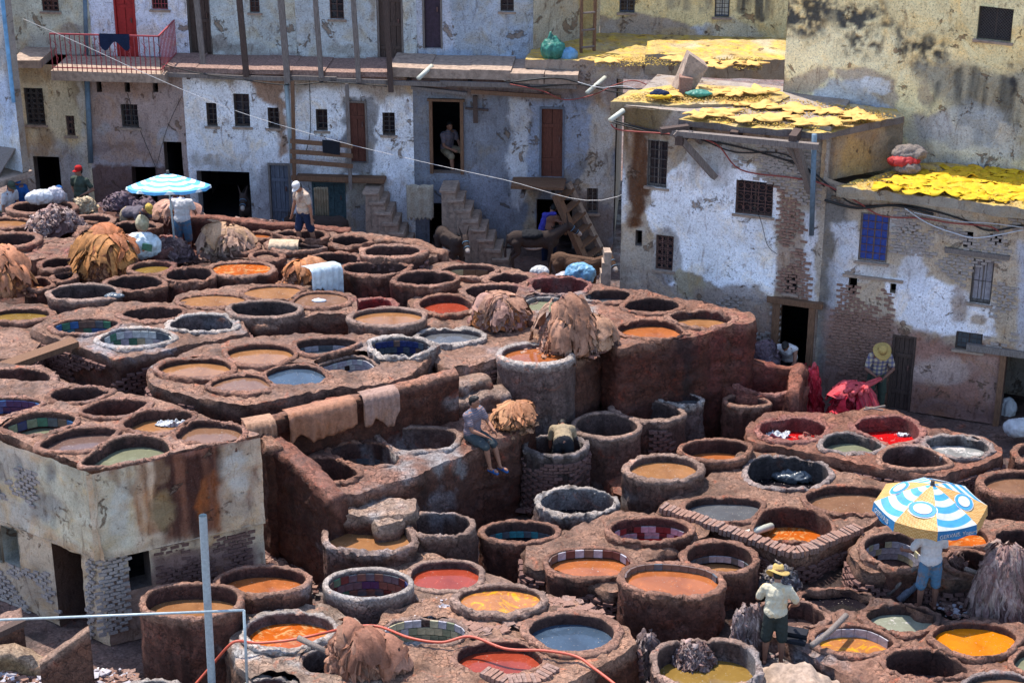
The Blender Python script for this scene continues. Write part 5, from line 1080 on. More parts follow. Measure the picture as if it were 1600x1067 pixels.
MB().box(B2.at(qc[0] - .06, (qc[1] + qc[3]) / 2, .02), (.12, .14, qc[3] - qc[1]), M2).build('door_post', 'wood_brown', hR)
body(hR, B2, u_m, B2.L, 0, ztR - .3, 1.6)
brickwork(hR, B2, [(1300, 440), (1395, 455), (1395, 520), (1370, 640), (1285, 640), (1300, 520)], 'brick_clay', -.12, 8); brickwork(hR, B2, [(1395, 320), (1600, 345), (1600, 440), (1556, 440), (1500, 450), (1440, 400), (1395, 400)], 'brick_grey', -.08, 9); brickwork(hR, B2, [(1555, 440), (1592, 450), (1588, 560), (1540, 540)], 'brick_grey', -.2, 10); brickwork(hR, B2, [(1180, 225), (1280, 240), (1280, 330), (1220, 300)], 'brick_grey', -.1, 11)

# roofs of building 2
def rp(x, y, z): p = P(x, y, z); return (p.x, p.y)
def slabpx(name, px, z, *a, **k): return slab(name, [rp(x, y, z) for x, y in px], z, *a, **k)
slabpx('flat_roof', [(953, 158), (1075, 166), (1215, 160), (1235, 150), (1200, 138), (1060, 132), (985, 140)], 6.12, .3, hL, 'masonry', ((.46, .38, .24), (.33, .25, .16)), painter=woolpaint)
slabpx('projecting_roof', [(1060, 186), (1180, 200), (1286, 208), (1412, 182), (1400, 172), (1232, 150), (1120, 168)], 6.02, .14, hL, 'masonry', ((.46, .38, .24), (.16, .13, .12)), painter=woolpaint)
zR = ztR
slabpx('flat_roof', [(1306, 292), (1400, 300), (1500, 312), (1620, 330), (1700, 340), (1700, 262), (1600, 262), (1470, 252), (1410, 262)], zR + .02, .22, hR, 'masonry', ((.44, .38, .26), (.33, .28, .22)), painter=woolpaint, amp=.09)
# rough wall between the two roof heights, painted warm for bounce off the yellow roof (returns towards the viewer's right)
c0 = P(1286, 210, 5.95); c1 = P(1414, 184, 5.95); SW = Plane((c0.x, c0.y), (c1.x, c1.y)); facade('step_wall', hL, SW, 0, SW.L, zR - .05, 5.97, [], (.36, .24, .14),
   [('e', (1340, 245, 26, 34), (.46, .27, .10), .8, 6), ('p', [(1290, 208), (1308, 205), (1300, 290), (1288, 290)], (.15, .11, .09), .8, 4), ('p', [(1385, 190), (1416, 184), (1414, 250), (1390, 250)], (.15, .11, .08), .7, 5), ('e', (1360, 215, 24, 10), (.3, .2, .13), .8)], disp=.06)
# timber brackets under the projecting roof
for (x0, y0, x1, y1, w_) in ((1068, 190, 1118, 275, .16), (1093, 190, 1096, 222, .08), (1255, 215, 1268, 300, .13), (1240, 212, 1268, 290, .1)):
    MB().bar(B2.px(x0, y0, .75 if x0 < 1200 else .6), B2.px(x1, y1, .08), w_, w_ * .8).build('timber_bracket', 'wood_grey', hL)
for x, l in ((1076, .8), (1155, .5), (1250, .75)):
    p = B2.px(x, 203, 0); MB().bar(p + Vector((B2.n[0] * l, B2.n[1] * l, 0)), p - Vector((B2.n[0] * .2, B2.n[1] * .2, 0)), .16, .2).build('joist_end', 'wood_dark', hL)
MB().bar(B2.px(1062, 192, .72), B2.px(1290, 213, .72), .12, .12).build('timber_beam', 'wood_grey', hL)
MB().bar(B2.px(1049, 186, .85), B2.px(1085, 188, .5), .14, .1).build('timber_beam', 'wood_dark', hL)

# -- far left corner building
FLW = Plane((-12.2, 44.9), (-11.35, 44.3)); hX = tag(empty('house', (-12.2, 44.9, 0)), 'narrow strip of bluish weathered wall at the left edge of the photo', 'house')
FLW = Plane(FLW.a - FLW.d * 4, FLW.a + FLW.d * FLW.uz(23, 150)[0])
facade('wall', hX, FLW, 0, FLW.L, 2.6, 8.5, [], (.52, .55, .6), [('e', (8, 60, 14, 50), (.5, .42, .34), .8, 5), ('e', (10, 170, 16, 40), (.4, .46, .58), .8, 5), ('s', (12, 110, 14, 60), (.2, .22, .25), .7)])
body(hX, FLW, 0, FLW.L, 2.6, 8.5, .2, off=0)
mb = MB(); p = FLW.at(FLW.L - .02, 0, .04); mb.tube([(p.x, p.y, 4.4), (p.x, p.y, 8.4)], .05, 8); mb.build('blue_pipe', 'sack_blue', hX)
MB().box(FLW.at(FLW.L - 2.6, 2.5, .3), (5.2, 1.2, .12), FLW.M(), .02).build('ledge', 'stone_step', hX)
MB().box(FLW.at(FLW.L - .6, 1.2, -.3), (.35, .35, 2.5), FLW.M(), .02).build('pillar', 'stone_step', hX)

# ================================================================ LEFT BUILDING (vats on its roof)
cn = P(150, 728, 3.36); lf_ = P(0, 673, 3.36); rt_ = P(406, 674, 3.36)
LA = Plane((lf_.x, lf_.y), (cn.x, cn.y)); ext = 2.6; LA = Plane(LA.a - LA.d * ext, (cn.x, cn.y)); LB = Plane((cn.x, cn.y), (rt_.x, rt_.y))
hV = tag(empty('vat_building', (cn.x, cn.y, 0)), 'tall cream building at the lower left with vats sunk in its roof', 'building')
kA = lambda x0, y0, x1, y1, d_, c=None: op(LA, x0, y0, x1, y1, d_, c)
n1 = kA(-4, 815, 6, 868, .4, (.4, .34, .26)); n2 = kA(10, 818, 34, 872, .5, (.42, .4, .34)); n3 = kA(95, 852, 138, 1000, 1.0, (.14, .08, .06))
CRM = (.58, .43, .30); LA.a = LA.a + (LA.n + LB.n) * .10; LB.a = LB.a + (LA.n + LB.n) * .10
pa = [('p', [(100, 690), (150, 730), (150, 860), (125, 860), (60, 820), (60, 720)], (.60, .53, .38), .8, 10), ('e', (60, 790, 36, 22), (.33, .3, .27), .8, 6), ('p', [(-20, 690), (60, 720), (40, 830), (-20, 800)], (.50, .45, .38), .7, 8), ('s', (110, 770, 40, 70), (.3, .27, .22), .5),
      ('p', [(-20, 840), (100, 900), (100, 1060), (-20, 1060)], (.36, .29, .23), .6, 10), ('e', (30, 760, 30, 14), (.5, .36, .18), .6, 5), ('s', (40, 735, 60, 20), (.2, .18, .17), .6)]
zbA = LA.uz(149, 866)[1]
def upperwall(pl, pt, nm):
    p2 = Plane(pl.a + pl.n * .11 + (pl.d * -.0), pl.a + pl.n * .11 + pl.d * (pl.L + (.16 if pl is LA else 0))); p2.a = p2.a - (pl.d * .15 if pl is not LA else 0); p2.L = pl.L + .15
    facade(nm, hV, p2, 0, p2.L, zbA, 3.38, [], CRM, pt, 'masonry', disp=.06)
    V = np.array([tuple(pl.at(u, zbA + .005, o_)) for u in np.linspace(0, pl.L, 40) for o_ in (-.03, .13)]); mesh('ledge', V, [(2 * i_, 2 * i_ + 2, 2 * i_ + 3, 2 * i_ + 1) for i_ in range(39)], 'masonry', hV, np.tile(CRM, (len(V), 1)))
facade('wall', hV, LA, 0, LA.L, 0, zbA + .1, [n1, n2, n3], CRM, pa, 'masonry', disp=.05); upperwall(LA, pa, 'upper_wall')
n4 = op(LB, 201, 862, 235, 918, .4, (.12, .09, .08))
pb = [('p', [(150, 728), (215, 715), (210, 860), (150, 868)], (.58, .52, .38), .85, 12), ('p', [(255, 702), (350, 684), (350, 830), (255, 852)], (.17, .055, .03), .92, 12), ('s', (240, 770, 30, 70), (.25, .09, .03), .7), ('s', (370, 770, 26, 80), (.16, .07, .05), .6), ('s', (300, 760, 70, 95), (.05, .02, .016), .9), ('s', (330, 800, 22, 60), (.36, .11, .03), .7), ('e', (255, 800, 18, 30), (.50, .38, .20), .4, 8), ('p', [(345, 690), (406, 676), (406, 800), (345, 830)], (.45, .36, .27), .75, 8),
      ('p', [(405, 690), (392, 800), (392, 920), (250, 940), (240, 868), (330, 850), (385, 820)], (.26, .16, .125), .9, 6), ('p', [(150, 868), (200, 862), (200, 1060), (150, 1060)], (.40, .32, .24), .7, 8), ('p', [(160, 900), (245, 890), (260, 1060), (150, 1060)], (.26, .15, .12), .85, 9), ('p', [(236, 868), (400, 850), (400, 1000), (240, 1000)], (.22, .12, .10), .75, 10),
      ('e', (185, 800, 14, 50), (.5, .49, .45), .5, 6), ('s', (220, 740, 50, 30), (.25, .16, .1), .7), ('e', (370, 740, 20, 30), (.55, .52, .46), .7, 5), ('p', [(150, 727), (406, 674), (406, 686), (150, 738)], (.30, .13, .09), .6, 4)]
facade('wall', hV, LB, 0, LB.L, 0, zbA + .1, [n4], CRM, pb, 'masonry', disp=.05); upperwall(LB, pb, 'upper_wall')
for p_, r_, d_ in ((LA, n1, .3), (LA, n2, .2), (LA, n3, 1.0), (LB, n4, 1.0)): room(hV, p_, r_, d_)
# projecting plaster band above the recessed storey, corner brick pier
for p_, x0, x1, yy, seed in ((LA, -60, 148, 0, 1), (LB, 152, 392, 0, 2)): pass
brickwork(hV, LA, [(-10, 700), (70, 735), (60, 790), (-10, 770)], 'brick_grey', .02, 21, out=.11); brickwork(hV, LA, [(-20, 872), (95, 900), (95, 1040), (-20, 1000)], 'brick_grey', -.05, 22); 
brickwork(hV, LB, [(150, 868), (200, 862), (200, 985), (152, 995)], 'brick_grey', -.6, 23, out=.03); brickwork(hV, LB, [(245, 850), (395, 830), (392, 900), (245, 930)], 'brick_dark', -.05, 25)
brickwork(hV, LA, [(139, 868), (149, 872), (149, 1000), (139, 990)], 'brick_grey', -.7, 26, L=.12, out=.03)
bk = P(405, 672, 3.36)
# roof body carrying the vats
ob = block('roof_block', [(-190, 628), (-20, 666), (60, 696), (150, 731), (280, 704), (406, 674), (330, 650), (236, 618), (190, 610), (60, 592), (-120, 590)], 3.38, 3.2, 'roof of the left building', [e2, e3, e4, e5, e6, e7, e8, e9], cols=((.38, .27, .23), (.2, .12, .1)))
w_ = world_loc(ob); ob.parent = hV; ob.location = Vector(w_) - Vector(world_loc(hV)); [ob.pop(k) if k in ob else None for k in ('label', 'category', 'kind')]
# ================================================================ LIVING THINGS
def capsule(mb, a, b, r0, r1, n=12):
    a = Vector(a); b = Vector(b); d = b - a; L = d.length
    if L < 1e-5: d = Vector((0, 0, 1)); L = 1e-5
    d = d.normalized(); pts = []; rs = []
    for t in (0, .35, .7, .92): pts.append(a - d * r0 * math.cos(t * PI / 2) * 1.0); rs.append(max(.0006, r0 * math.sin(t * PI / 2)))
    for i in range(5): t = i / 4; pts.append(a + d * L * t); rs.append(r0 + (r1 - r0) * t)
    for t in (.92, .7, .35, 0): pts.append(b + d * r1 * math.cos(t * PI / 2)); rs.append(max(.0006, r1 * math.sin(t * PI / 2)))
    mb.tube(pts, rs, n)
def ellip(mb, c, r, M=None, n=14):
    vs = []; c = Vector(c)
    for i in range(1, n):
        ph = PI * i / n
        for j in range(n): vs.append(Vector((r[0] * math.sin(ph) * math.cos(2 * PI * j / n), r[1] * math.sin(ph) * math.sin(2 * PI * j / n), r[2] * math.cos(ph))))
    vs += [Vector((0, 0, r[2])), Vector((0, 0, -r[2]))]
    if M is not None: vs = [M @ v for v in vs]
    vs = [v + c for v in vs]; k = len(vs)
    fs = [(i * n + j, (i + 1) * n + j, (i + 1) * n + (j + 1) % n, i * n + (j + 1) % n) for i in range(n - 2) for j in range(n)]
    fs += [(k - 2, j, (j + 1) % n) for j in range(n)] + [((n - 2) * n + (j + 1) % n, (n - 2) * n + j, k - 1) for j in range(n)]
    mb.add(vs, fs)
def fuse(mb, name, mat, parent, voxel=.012, wr=0.0, seed=0, sm=4, cut=None):
    """one continuous skin grown round the joined volumes"""
    me = bpy.data.meshes.new('t'); me.from_pydata(mb.v, [], mb.f); o = bpy.data.objects.new('t', me); COL.objects.link(o)
    m = o.modifiers.new('r', 'REMESH'); m.mode = 'VOXEL'; m.voxel_size = voxel
    s_ = o.modifiers.new('s', 'SMOOTH'); s_.factor = .5; s_.iterations = sm
    dg = bpy.context.evaluated_depsgraph_get(); me2 = bpy.data.meshes.new_from_object(o.evaluated_get(dg)); bpy.data.objects.remove(o)
    n = len(me2.vertices); co_ = np.empty(n * 3); me2.vertices.foreach_get('co', co_); co_ = co_.reshape(-1, 3)
    nr = np.empty(n * 3); me2.vertices.foreach_get('normal', nr); nr = nr.reshape(-1, 3)
    if wr: co_ = co_ + nr * ((fbm(co_ * np.array([1, 1, .45]), 11, 3, seed) * wr + (np.abs(fbm(co_, 7, 3, seed + 4)) * -wr))[:, None])
    me2.vertices.foreach_set('co', co_.ravel()); me2.polygons.foreach_set('use_smooth', [True] * len(me2.polygons)); me2.materials.clear(); me2.materials.append(MATS[mat]); me2.name = name
    a = me2.color_attributes.new('Col', 'FLOAT_COLOR', 'POINT'); c = np.ones((n, 4)); c[:, :3] = .3; a.data.foreach_set('color', c.ravel())
    return link(name, me2, parent)
def nv(v): v = Vector(v); return v.normalized()
def cloth(name, c, stain=None, stripes=None, plaid=None):
    m, t, b = nodes(name, .85, .15); p = pos(t); col = c
    if stripes:
        w_ = N(t, 'TexWave', wave_type='BANDS', bands_direction='Z'); w_.inputs['Scale'].default_value = stripes[1]; w_.inputs['Distortion'].default_value = .6; t.links.new(p, w_.inputs['Vector']); col = mixc(t, c, stripes[0], ramp(t, w_.outputs['Fac'], [(.62, 0.0), (.7, 1.0)]))
    if plaid:
        for dr in ('Z', 'X'):
            w_ = N(t, 'TexWave', wave_type='BANDS', bands_direction=dr); w_.inputs['Scale'].default_value = plaid[1]; w_.inputs['Distortion'].default_value = .5; t.links.new(p, w_.inputs['Vector'])
            col = mixc(t, col, mixc(t, col, plaid[0], .6), ramp(t, w_.outputs['Fac'], [(.5, 0.0), (.6, 1.0)]))
    if stain: col = mixc(t, col, stain, ramp(t, noise(t, p, 4, 6, .7, .6), [(.5, 0.0), (.65, .8)]))
    col = mixc(t, col, ramp(t, noise(t, p, 22, 4), [(.3, .85), (.7, 1.1)]), 1.0, 'MULTIPLY')
    t.links.new(col, b.inputs['Base Color']); bump(t, b, noise(t, p, 9, 3, .5, 1.2), .7, .03); return name
cloth('c_beige', (.48, .43, .32), (.55, .33, .12)); cloth('c_white', (.52, .50, .50)); cloth('c_dirty', (.42, .32, .25), (.2, .10, .07)); cloth('c_grey', (.10, .085, .10)); cloth('c_olive', (.05, .065, .05))
cloth('c_blue', (.02, .09, .28)); cloth('c_denim', (.07, .15, .24), (.25, .13, .07)); cloth('c_darkgreen', (.03, .035, .032)); cloth('c_black', (.012, .013, .017)); cloth('c_plaid', (.45, .36, .25), None, None, ((.04, .05, .16), 3.2))
cloth('c_stripe', (.10, .11, .15), None, ((.26, .16, .15), 9)); cloth('c_check', (.08, .16, .42), None, None, ((.4, .45, .55), 4)); cloth('c_navy', (.012, .02, .05)); cloth('c_red', (.35, .015, .015)); cloth('c_bluescarf', (.05, .05, .32)); cloth('c_slate', (.045, .055, .06)); cloth('c_khaki', (.26, .2, .13))

def person(pos_, yaw, label, lean=0, side=0, ua=((-.25, 0, -1), (.25, 0, -1)), fa=((-.1, -.25, -1), (.1, -.25, -1)), th=((-.08, 0, -1), (.08, 0, -1)), sh=((-.02, .03, -1), (.02, .03, -1)),
           head=(0, 0), shirt=None, pants=None, sleeve=.6, leg=.9, hat=None, hair=True, skin='skin', scale=1.0, long=False, vox=.0115, shoes=None, pelvis=None, cut=None, pose_hand=.35):
    """figure facing -Y before turning; directions are (right of picture, away, up); L = picture left"""
    root = empty('person', tuple(pos_), yaw); root.scale = (scale,) * 3; tag(root, label, 'person')
    LTH, LSH, LUA, LFA = .43, .43, .29, .25
    hipz = pelvis if pelvis is not None else max(.06 + LTH * -nv(th[0]).z + LSH * -nv(sh[0]).z, .06 + LTH * -nv(th[1]).z + LSH * -nv(sh[1]).z)
    hip = Vector((0, 0, hipz)); Rl = Matrix.Rotation(R(side), 3, 'Y') @ Matrix.Rotation(R(lean), 3, 'X')   # lean forward = towards -Y
    U = lambda x, y, z: hip + Rl @ Vector((x, y, z))
    waist = U(0, -.005, .16); chest = U(0, 0, .34); neck = U(0, .01, .50); Hm = Rl @ Matrix.Rotation(R(head[0]), 3, 'X') @ Matrix.Rotation(R(head[1]), 3, 'Z'); hd = neck + Hm @ Vector((0, -.02, .155))
    b = MB()
    ellip(b, hip + Vector((0, 0, .02)), (.155, .105, .12), Rl); capsule(b, hip, waist, .115, .11); ellip(b, U(0, 0, .19), (.13, .095, .15), Rl); ellip(b, U(0, 0, .36), (.155, .105, .16), Rl)
    capsule(b, U(-.13, 0, .44), U(.13, 0, .44), .062, .062); capsule(b, U(0, .01, .42), neck + Hm @ Vector((0, 0, .06)), .058, .052)
    ellip(b, hd, (.074, .092, .112), Hm, 18); ellip(b, hd + Hm @ Vector((0, -.035, -.055)), (.055, .055, .06), Hm); capsule(b, hd + Hm @ Vector((0, -.088, .01)), hd + Hm @ Vector((0, -.108, -.028)), .009, .014, 8)
    for s_ in (-1, 1):
        ellip(b, hd + Hm @ Vector((s_ * .077, .005, -.01)), (.011, .02, .032), Hm, 10); capsule(b, hd + Hm @ Vector((s_ * .018, -.088, .022)), hd + Hm @ Vector((s_ * .045, -.078, .022)), .008, .007, 6)
    capsule(b, hd + Hm @ Vector((-.02, -.088, -.06)), hd + Hm @ Vector((.02, -.088, -.06)), .008, .008, 6); capsule(b, hd + Hm @ Vector((-.018, -.084, -.073)), hd + Hm @ Vector((.018, -.084, -.073)), .008, .008, 6)
    J = {}
    for i, s_ in ((0, -1), (1, 1)):
        shd = U(s_ * .185, 0, .43); el = shd + nv(ua[i]) * LUA; wr = el + nv(fa[i]) * LFA; J['sh', i] = shd; J['el', i] = el; J['wr', i] = wr
        capsule(b, U(s_ * .12, 0, .43), shd, .06, .056); capsule(b, shd, el, .052, .038); capsule(b, el, el + nv(fa[i]) * .1, .039, .038); capsule(b, el + nv(fa[i]) * .1, wr, .037, .025)
        f = nv(fa[i]); sd_ = Vector((0, 1, 0)) if abs(f.y) < .8 else Vector((0, 0, 1)); pw = f.cross(sd_).normalized(); pl_ = pw.cross(f).normalized() * (1 if s_ < 0 else 1)
        # palm, four unequal bent fingers, thumb from the side
        for q in (-.026, -.009, .009, .026): capsule(b, wr + pl_ * q * .7, wr + f * .085 + pl_ * q, .015, .012, 6)
        for q, ln in ((-.030, .062), (-.010, .075), (.010, .08), (.030, .072)):
            a0 = wr + f * .09 + pl_ * q * 1.05; cu = pw * (s_ * pose_hand); d1 = (f + cu * .5 + pl_ * q * 3).normalized(); d2 = (f + cu * 1.7).normalized()
            capsule(b, a0, a0 + d1 * ln * .5, .0095, .0085, 6); capsule(b, a0 + d1 * ln * .5, a0 + d1 * ln * .5 + d2 * ln * .5, .0085, .007, 6)
        t0 = wr + f * .03 - pl_ * .026 * -1; d1 = (f * .6 + pl_ * .75 + pw * s_ * .3).normalized(); capsule(b, t0, t0 + d1 * .045, .013, .0105, 6); capsule(b, t0 + d1 * .045, t0 + d1 * .045 + (f + pl_ * .2).normalized() * .03, .0105, .009, 6)
        hj = hip + Vector((s_ * .09, 0, -.02)); kn = hj + nv(th[i]) * LTH; an = kn + nv(sh[i]) * LSH; J['hp', i] = hj; J['kn', i] = kn; J['an', i] = an
        capsule(b, hj, kn, .085, .056); capsule(b, kn, kn + nv(sh[i]) * .15, .056, .058); capsule(b, kn + nv(sh[i]) * .15, an, .056, .034)
        ft = nv(sh[i]).cross(Vector((1, 0, 0))); ft = Vector((0, -1, 0)) if abs(nv(sh[i]).z) > .5 else nv((0, -.6, -.8))
        capsule(b, an + Vector((0, .03, -.03)), an + ft * .15 + Vector((0, 0, -.04)), .033, .03, 8)
        for q in (-.022, -.008, .006, .02, .03): capsule(b, an + ft * .14 + Vector((q, 0, -.045)), an + ft * (.19 - abs(q + .01) * .5) + Vector((q, 0, -.05)), .011, .009, 5)
    fuse(b, 'body', skin, root, vox, sm=2)
    e = MB()
    for s_ in (-1, 1): ellip(e, hd + Hm @ Vector((s_ * .031, -.083, .004)), (.013, .008, .007), Hm, 8)
    e.build('eyes', 'hair', root, True, shift=(0, 0, 0))
    if hair:
        h_ = MB(); ellip(h_, hd + Hm @ Vector((0, .018, .03)), (.083, .092, .098), Hm, 14); ellip(h_, hd + Hm @ Vector((0, .035, -.015)), (.077, .07, .075), Hm, 12); ellip(h_, hd + Hm @ Vector((0, -.045, .085)), (.06, .05, .035), Hm, 10); fuse(h_, 'hair', 'hair', root, .012, .008, 3)
    if shirt:
        c_ = MB(); ellip(c_, hip + Rl @ Vector((0, 0, .05)), (.205, .155, .15), Rl); ellip(c_, U(0, .005, .2), (.185, .145, .22), Rl); ellip(c_, U(0, .005, .35), (.2, .15, .165), Rl); capsule(c_, U(-.16, .005, .42), U(.16, .005, .42), .09, .09); capsule(c_, U(0, .01, .42), U(0, .005, .49), .09, .075)
        for i, s_ in ((0, -1), (1, 1)):
            if sleeve: capsule(c_, J['sh', i], J['sh', i] + nv(ua[i]) * LUA * min(sleeve, 1), .082, .072 if sleeve <= 1 else .06)
            if sleeve > 1: capsule(c_, J['el', i], J['wr', i] - nv(fa[i]) * .04, .055, .042)
        fuse(c_, 'shirt', shirt, root, .015, .022, 5)
    if pants:
        c_ = MB(); ellip(c_, hip + Vector((0, 0, .0)), (.19, .145, .13), Rl)
        for i, s_ in ((0, -1), (1, 1)):
            t = min(leg, 1); capsule(c_, J['hp', i], J['hp', i] + nv(th[i]) * LTH * t, .115, .1)
            if leg > 1: capsule(c_, J['kn', i], J['kn', i] + nv(sh[i]) * LSH * (leg - 1), .086, .07)
        fuse(c_, 'trousers' if leg > 1.4 else 'shorts', pants, root, .015, .022, 8)
    if shoes:
        c_ = MB()
        for i in (0, 1): a_ = J['an', i]; capsule(c_, a_ + Vector((0, .04, -.065)), a_ + Vector((0, -.17, -.075)), .03, .036, 8); capsule(c_, a_ + Vector((-.035, -.1, -.03)), a_ + Vector((.035, -.1, -.03)), .02, .02, 6)
        fuse(c_, 'sandals', shoes, root, .014)
    if hat:
        kind, mt = hat; h_ = MB(); ctr = hd + Hm @ Vector((0, .0, .045))
        def lathe(prof, n=28, wob=.0):
            vs = []; fs = []
            for r_, z_ in prof:
                for j in range(n): a_ = 2 * PI * j / n; vs.append(ctr + Hm @ Vector((r_ * math.cos(a_) * .94, r_ * math.sin(a_), z_ + wob * r_ * math.sin(2 * a_ + .6))))
            for i in range(len(prof) - 1):
                for j in range(n): fs.append((i * n + j, i * n + (j + 1) % n, (i + 1) * n + (j + 1) % n, (i + 1) * n + j))
            h_.add(vs, fs)
        if kind == 'straw':
            lathe([(.085, -.03), (.098, .005), (.18, -.012), (.205, -.03), (.207, -.024), (.18, -.004), (.105, .014), (.1, .04), (.096, .09), (.07, .125), (.03, .118), (.002, .112)], 32, .18); o_ = h_.build('straw_hat', mt, root, True, shift=(0, 0, 0))
            m_ = MB(); cc = ctr; 
            vs = [ctr + Hm @ Vector((r_ * math.cos(2 * PI * j / 28) * .94, r_ * math.sin(2 * PI * j / 28), z_)) for r_, z_ in ((.107, .012), (.104, .036)) for j in range(28)]
            m_.add(vs, [(j, (j + 1) % 28, 28 + (j + 1) % 28, 28 + j) for j in range(28)]).build('hat_band', 'wood_brown', o_, True, shift=(0, 0, 0))
        else:
            lathe([(.092, -.02), (.096, .02), (.088, .065), (.06, .092), (.02, .1), (.002, .1)], 24); o_ = h_.build('cap', mt, root, True, shift=(0, 0, 0))
            v_ = MB(); pk = []
            for j in range(9): a_ = PI + PI * (j / 8) * 1.0; pk += [ctr + Hm @ Vector((.09 * math.cos(a_), .09 * math.sin(a_), -.012)), ctr + Hm @ Vector((.09 * math.cos(a_), .09 * math.sin(a_) - .075 * math.sin(PI * j / 8), -.03))]
            v_.add(pk + [p_ - Vector((0, 0, .008)) for p_ in pk], [(2 * j, 2 * j + 2, 2 * j + 3, 2 * j + 1) for j in range(8)] + [(18 + 2 * j, 18 + 2 * j + 1, 18 + 2 * j + 3, 18 + 2 * j + 2) for j in range(8)] + [(2 * j + 1, 2 * j + 3, 18 + 2 * j + 3, 18 + 2 * j + 1) for j in range(8)]).build('peak', mt, o_, True, shift=(0, 0, 0))
    return root, J, hip
def at_px(px, py, z): return tuple(P(px, py, z))
# the man in the beige shirt and shorts, back to us, lower right
pp = P(1207, 1034, .5)
person(pp, R(180 - 8), 'man in a straw hat, cream shirt and dark shorts seen from behind', lean=12, ua=((-.55, .1, -.85), (.4, -.3, -.9)), fa=((.3, -.6, -.5), (-.1, -.9, -.4)), head=(22, 0), shirt='c_beige', pants='c_darkgreen', sleeve=.75, leg=1.05, hat=('straw', 'straw'), vox=.011)
# parasol man
pq = P(1447, 950, .52)
person(pq, R(180 + 6), 'man in a white T-shirt and denim shorts standing under the blue and white parasol', lean=8, ua=((-.3, -.2, -.9), (.5, -.1, -.85)), fa=((-.1, -.8, -.3), (.2, -.85, -.4)), head=(35, 0), shirt='c_white', pants='c_denim', sleeve=.7, leg=1.1, vox=.011, skin='skin_dark')
# straw hat plaid shirt man pulling the red hides
pr = P(1366, 642, .05)
person(pr, R(0), 'man in a straw hat and plaid shirt pulling on the crimson hides', lean=16, ua=((-.3, -.25, -.8), (.3, -.25, -.8)), fa=((.75, -.55, -.45), (-.75, -.55, -.45)), head=(28, 0), shirt='c_plaid', pants='c_olive', sleeve=.7, leg=1.9, hat=('straw', 'straw'), skin='skin_dark')
# boy on the wall
pb_ = P(733, 688, 1.70); hipz_ = .0
person((pb_.x + .06, pb_.y - .02, 1.78), R(52), 'boy in a striped grey T-shirt and denim shorts sitting on the wall edge', lean=4, ua=((-.15, -.55, -.85), (.15, -.6, -.8)), fa=((.45, -.75, -.35), (-.35, -.8, -.3)), th=((-.06, -.95, -.22), (.12, -.9, -.35)), sh=((.1, -.15, -1), (.05, -.3, -.95)), head=(-2, 20),
       shirt='c_stripe', pants='c_slate', sleeve=.6, leg=.95, shoes='c_blue', pelvis=.09, vox=.011)
# worker bent over in the vat, only his back and dark shorts
pw_ = P(867, 705, .78)
pw_ = P(880, 697, 1.35)
person((pw_.x, pw_.y, .62), R(180), 'worker bent double in the stained vat, only olive back and black shorts showing', lean=82, ua=((-.2, -.2, -1), (.2, -.2, -1)), fa=((0, -.2, -1), (0, -.2, -1)), th=((-.14, .0, -1), (.14, .0, -1)), head=(10, 0), shirt='c_khaki', pants='c_black', sleeve=.7, leg=.75, skin='skin_dark', pelvis=.82)
# far terrace workers
p_ = P(478, 388, 2.3)
person((p_.x, p_.y, 2.28), R(-48), 'bearded man in a white cap and stained shirt walking through a tiled vat, looking down', lean=6, ua=((-.25, -.1, -1), (.3, .1, -1)), fa=((-.15, -.2, -1), (.05, .05, -1)), th=((-.06, -.25, -1), (.06, .2, -.95)), sh=((0, .1, -1), (0, .25, -1)), head=(30, 0), shirt='c_dirty', pants='c_navy', sleeve=.55, leg=.9, hat=('cap', 'c_white'))
p_ = P(288, 388, 1.95)
person((p_.x, p_.y, 1.72), R(175), 'man in a white T-shirt and blue shorts, back turned, under the far parasol', lean=10, ua=((-.35, -.2, -.9), (.35, -.2, -.9)), fa=((.2, -.8, -.4), (-.2, -.8, -.4)), head=(25, 0), shirt='c_white', pants='c_denim', sleeve=.6, leg=1.0)
p_ = P(200, 372, 2.0)
person((p_.x, p_.y + .1, 1.75), R(62), 'man in a grey T-shirt with a yellow headcloth bending over a far vat', lean=78, ua=((-.1, -.3, -1), (.1, -.4, -1)), fa=((0, -.2, -1), (0, -.1, -1)), head=(-30, 0), shirt='c_grey', pants='c_khaki', sleeve=.6, leg=1.6, hat=('cap', 'wool'), pelvis=.84)
fy = 44.2
def stand(px, py, Y, *a, **k): q = PY(px, py, Y); return person((q.x, q.y, max(q.z, 0)), *a, **k)
q = PY(123, 262, 45.3); person((q.x, q.y, q.z - 1.66), R(-25), 'man in a red cap and dark olive T-shirt standing by the cream house door', ua=((-.35, .2, -.9), (.5, .2, -.85)), fa=((.5, -.4, -.6), (-.6, -.5, -.3)), shirt='c_olive', pants='c_black', leg=1.9, hat=('cap', 'c_red'), head=(0, -30))
q = PY(24, 278, 44.9); person((q.x, q.y, q.z - 1.15), R(25), 'man in a blue T-shirt and cap sitting on the far left wall', lean=14, ua=((-.1, -.4, -.9), (.2, -.4, -.9)), fa=((.3, -.8, -.3), (-.3, -.8, -.3)), th=((-.1, -1, -.1), (.1, -1, -.1)), shirt='c_blue', pants='c_grey', leg=1.4, hat=('cap', 'c_blue'), pelvis=.5)
q = PY(6, 290, 44.4); person((q.x, q.y, q.z - 1.1), R(60), 'seated man in white cut off by the left edge of the photo', lean=20, th=((-.1, -1, -.1), (.1, -1, -.1)), shirt='c_white', pants='c_khaki', leg=1.4, pelvis=.5, hat=('cap', 'c_olive'))
q = PY(83, 290, 46.3); person((q.x, q.y, q.z - 1.1), R(40), 'man in a bright blue cap crouching in the cream house doorway behind the silver sack', lean=25, th=((-.2, -1, .1), (.2, -1, .1)), shirt='c_white', pants='c_black', leg=1.5, pelvis=.45, hat=('cap', 'c_blue'))
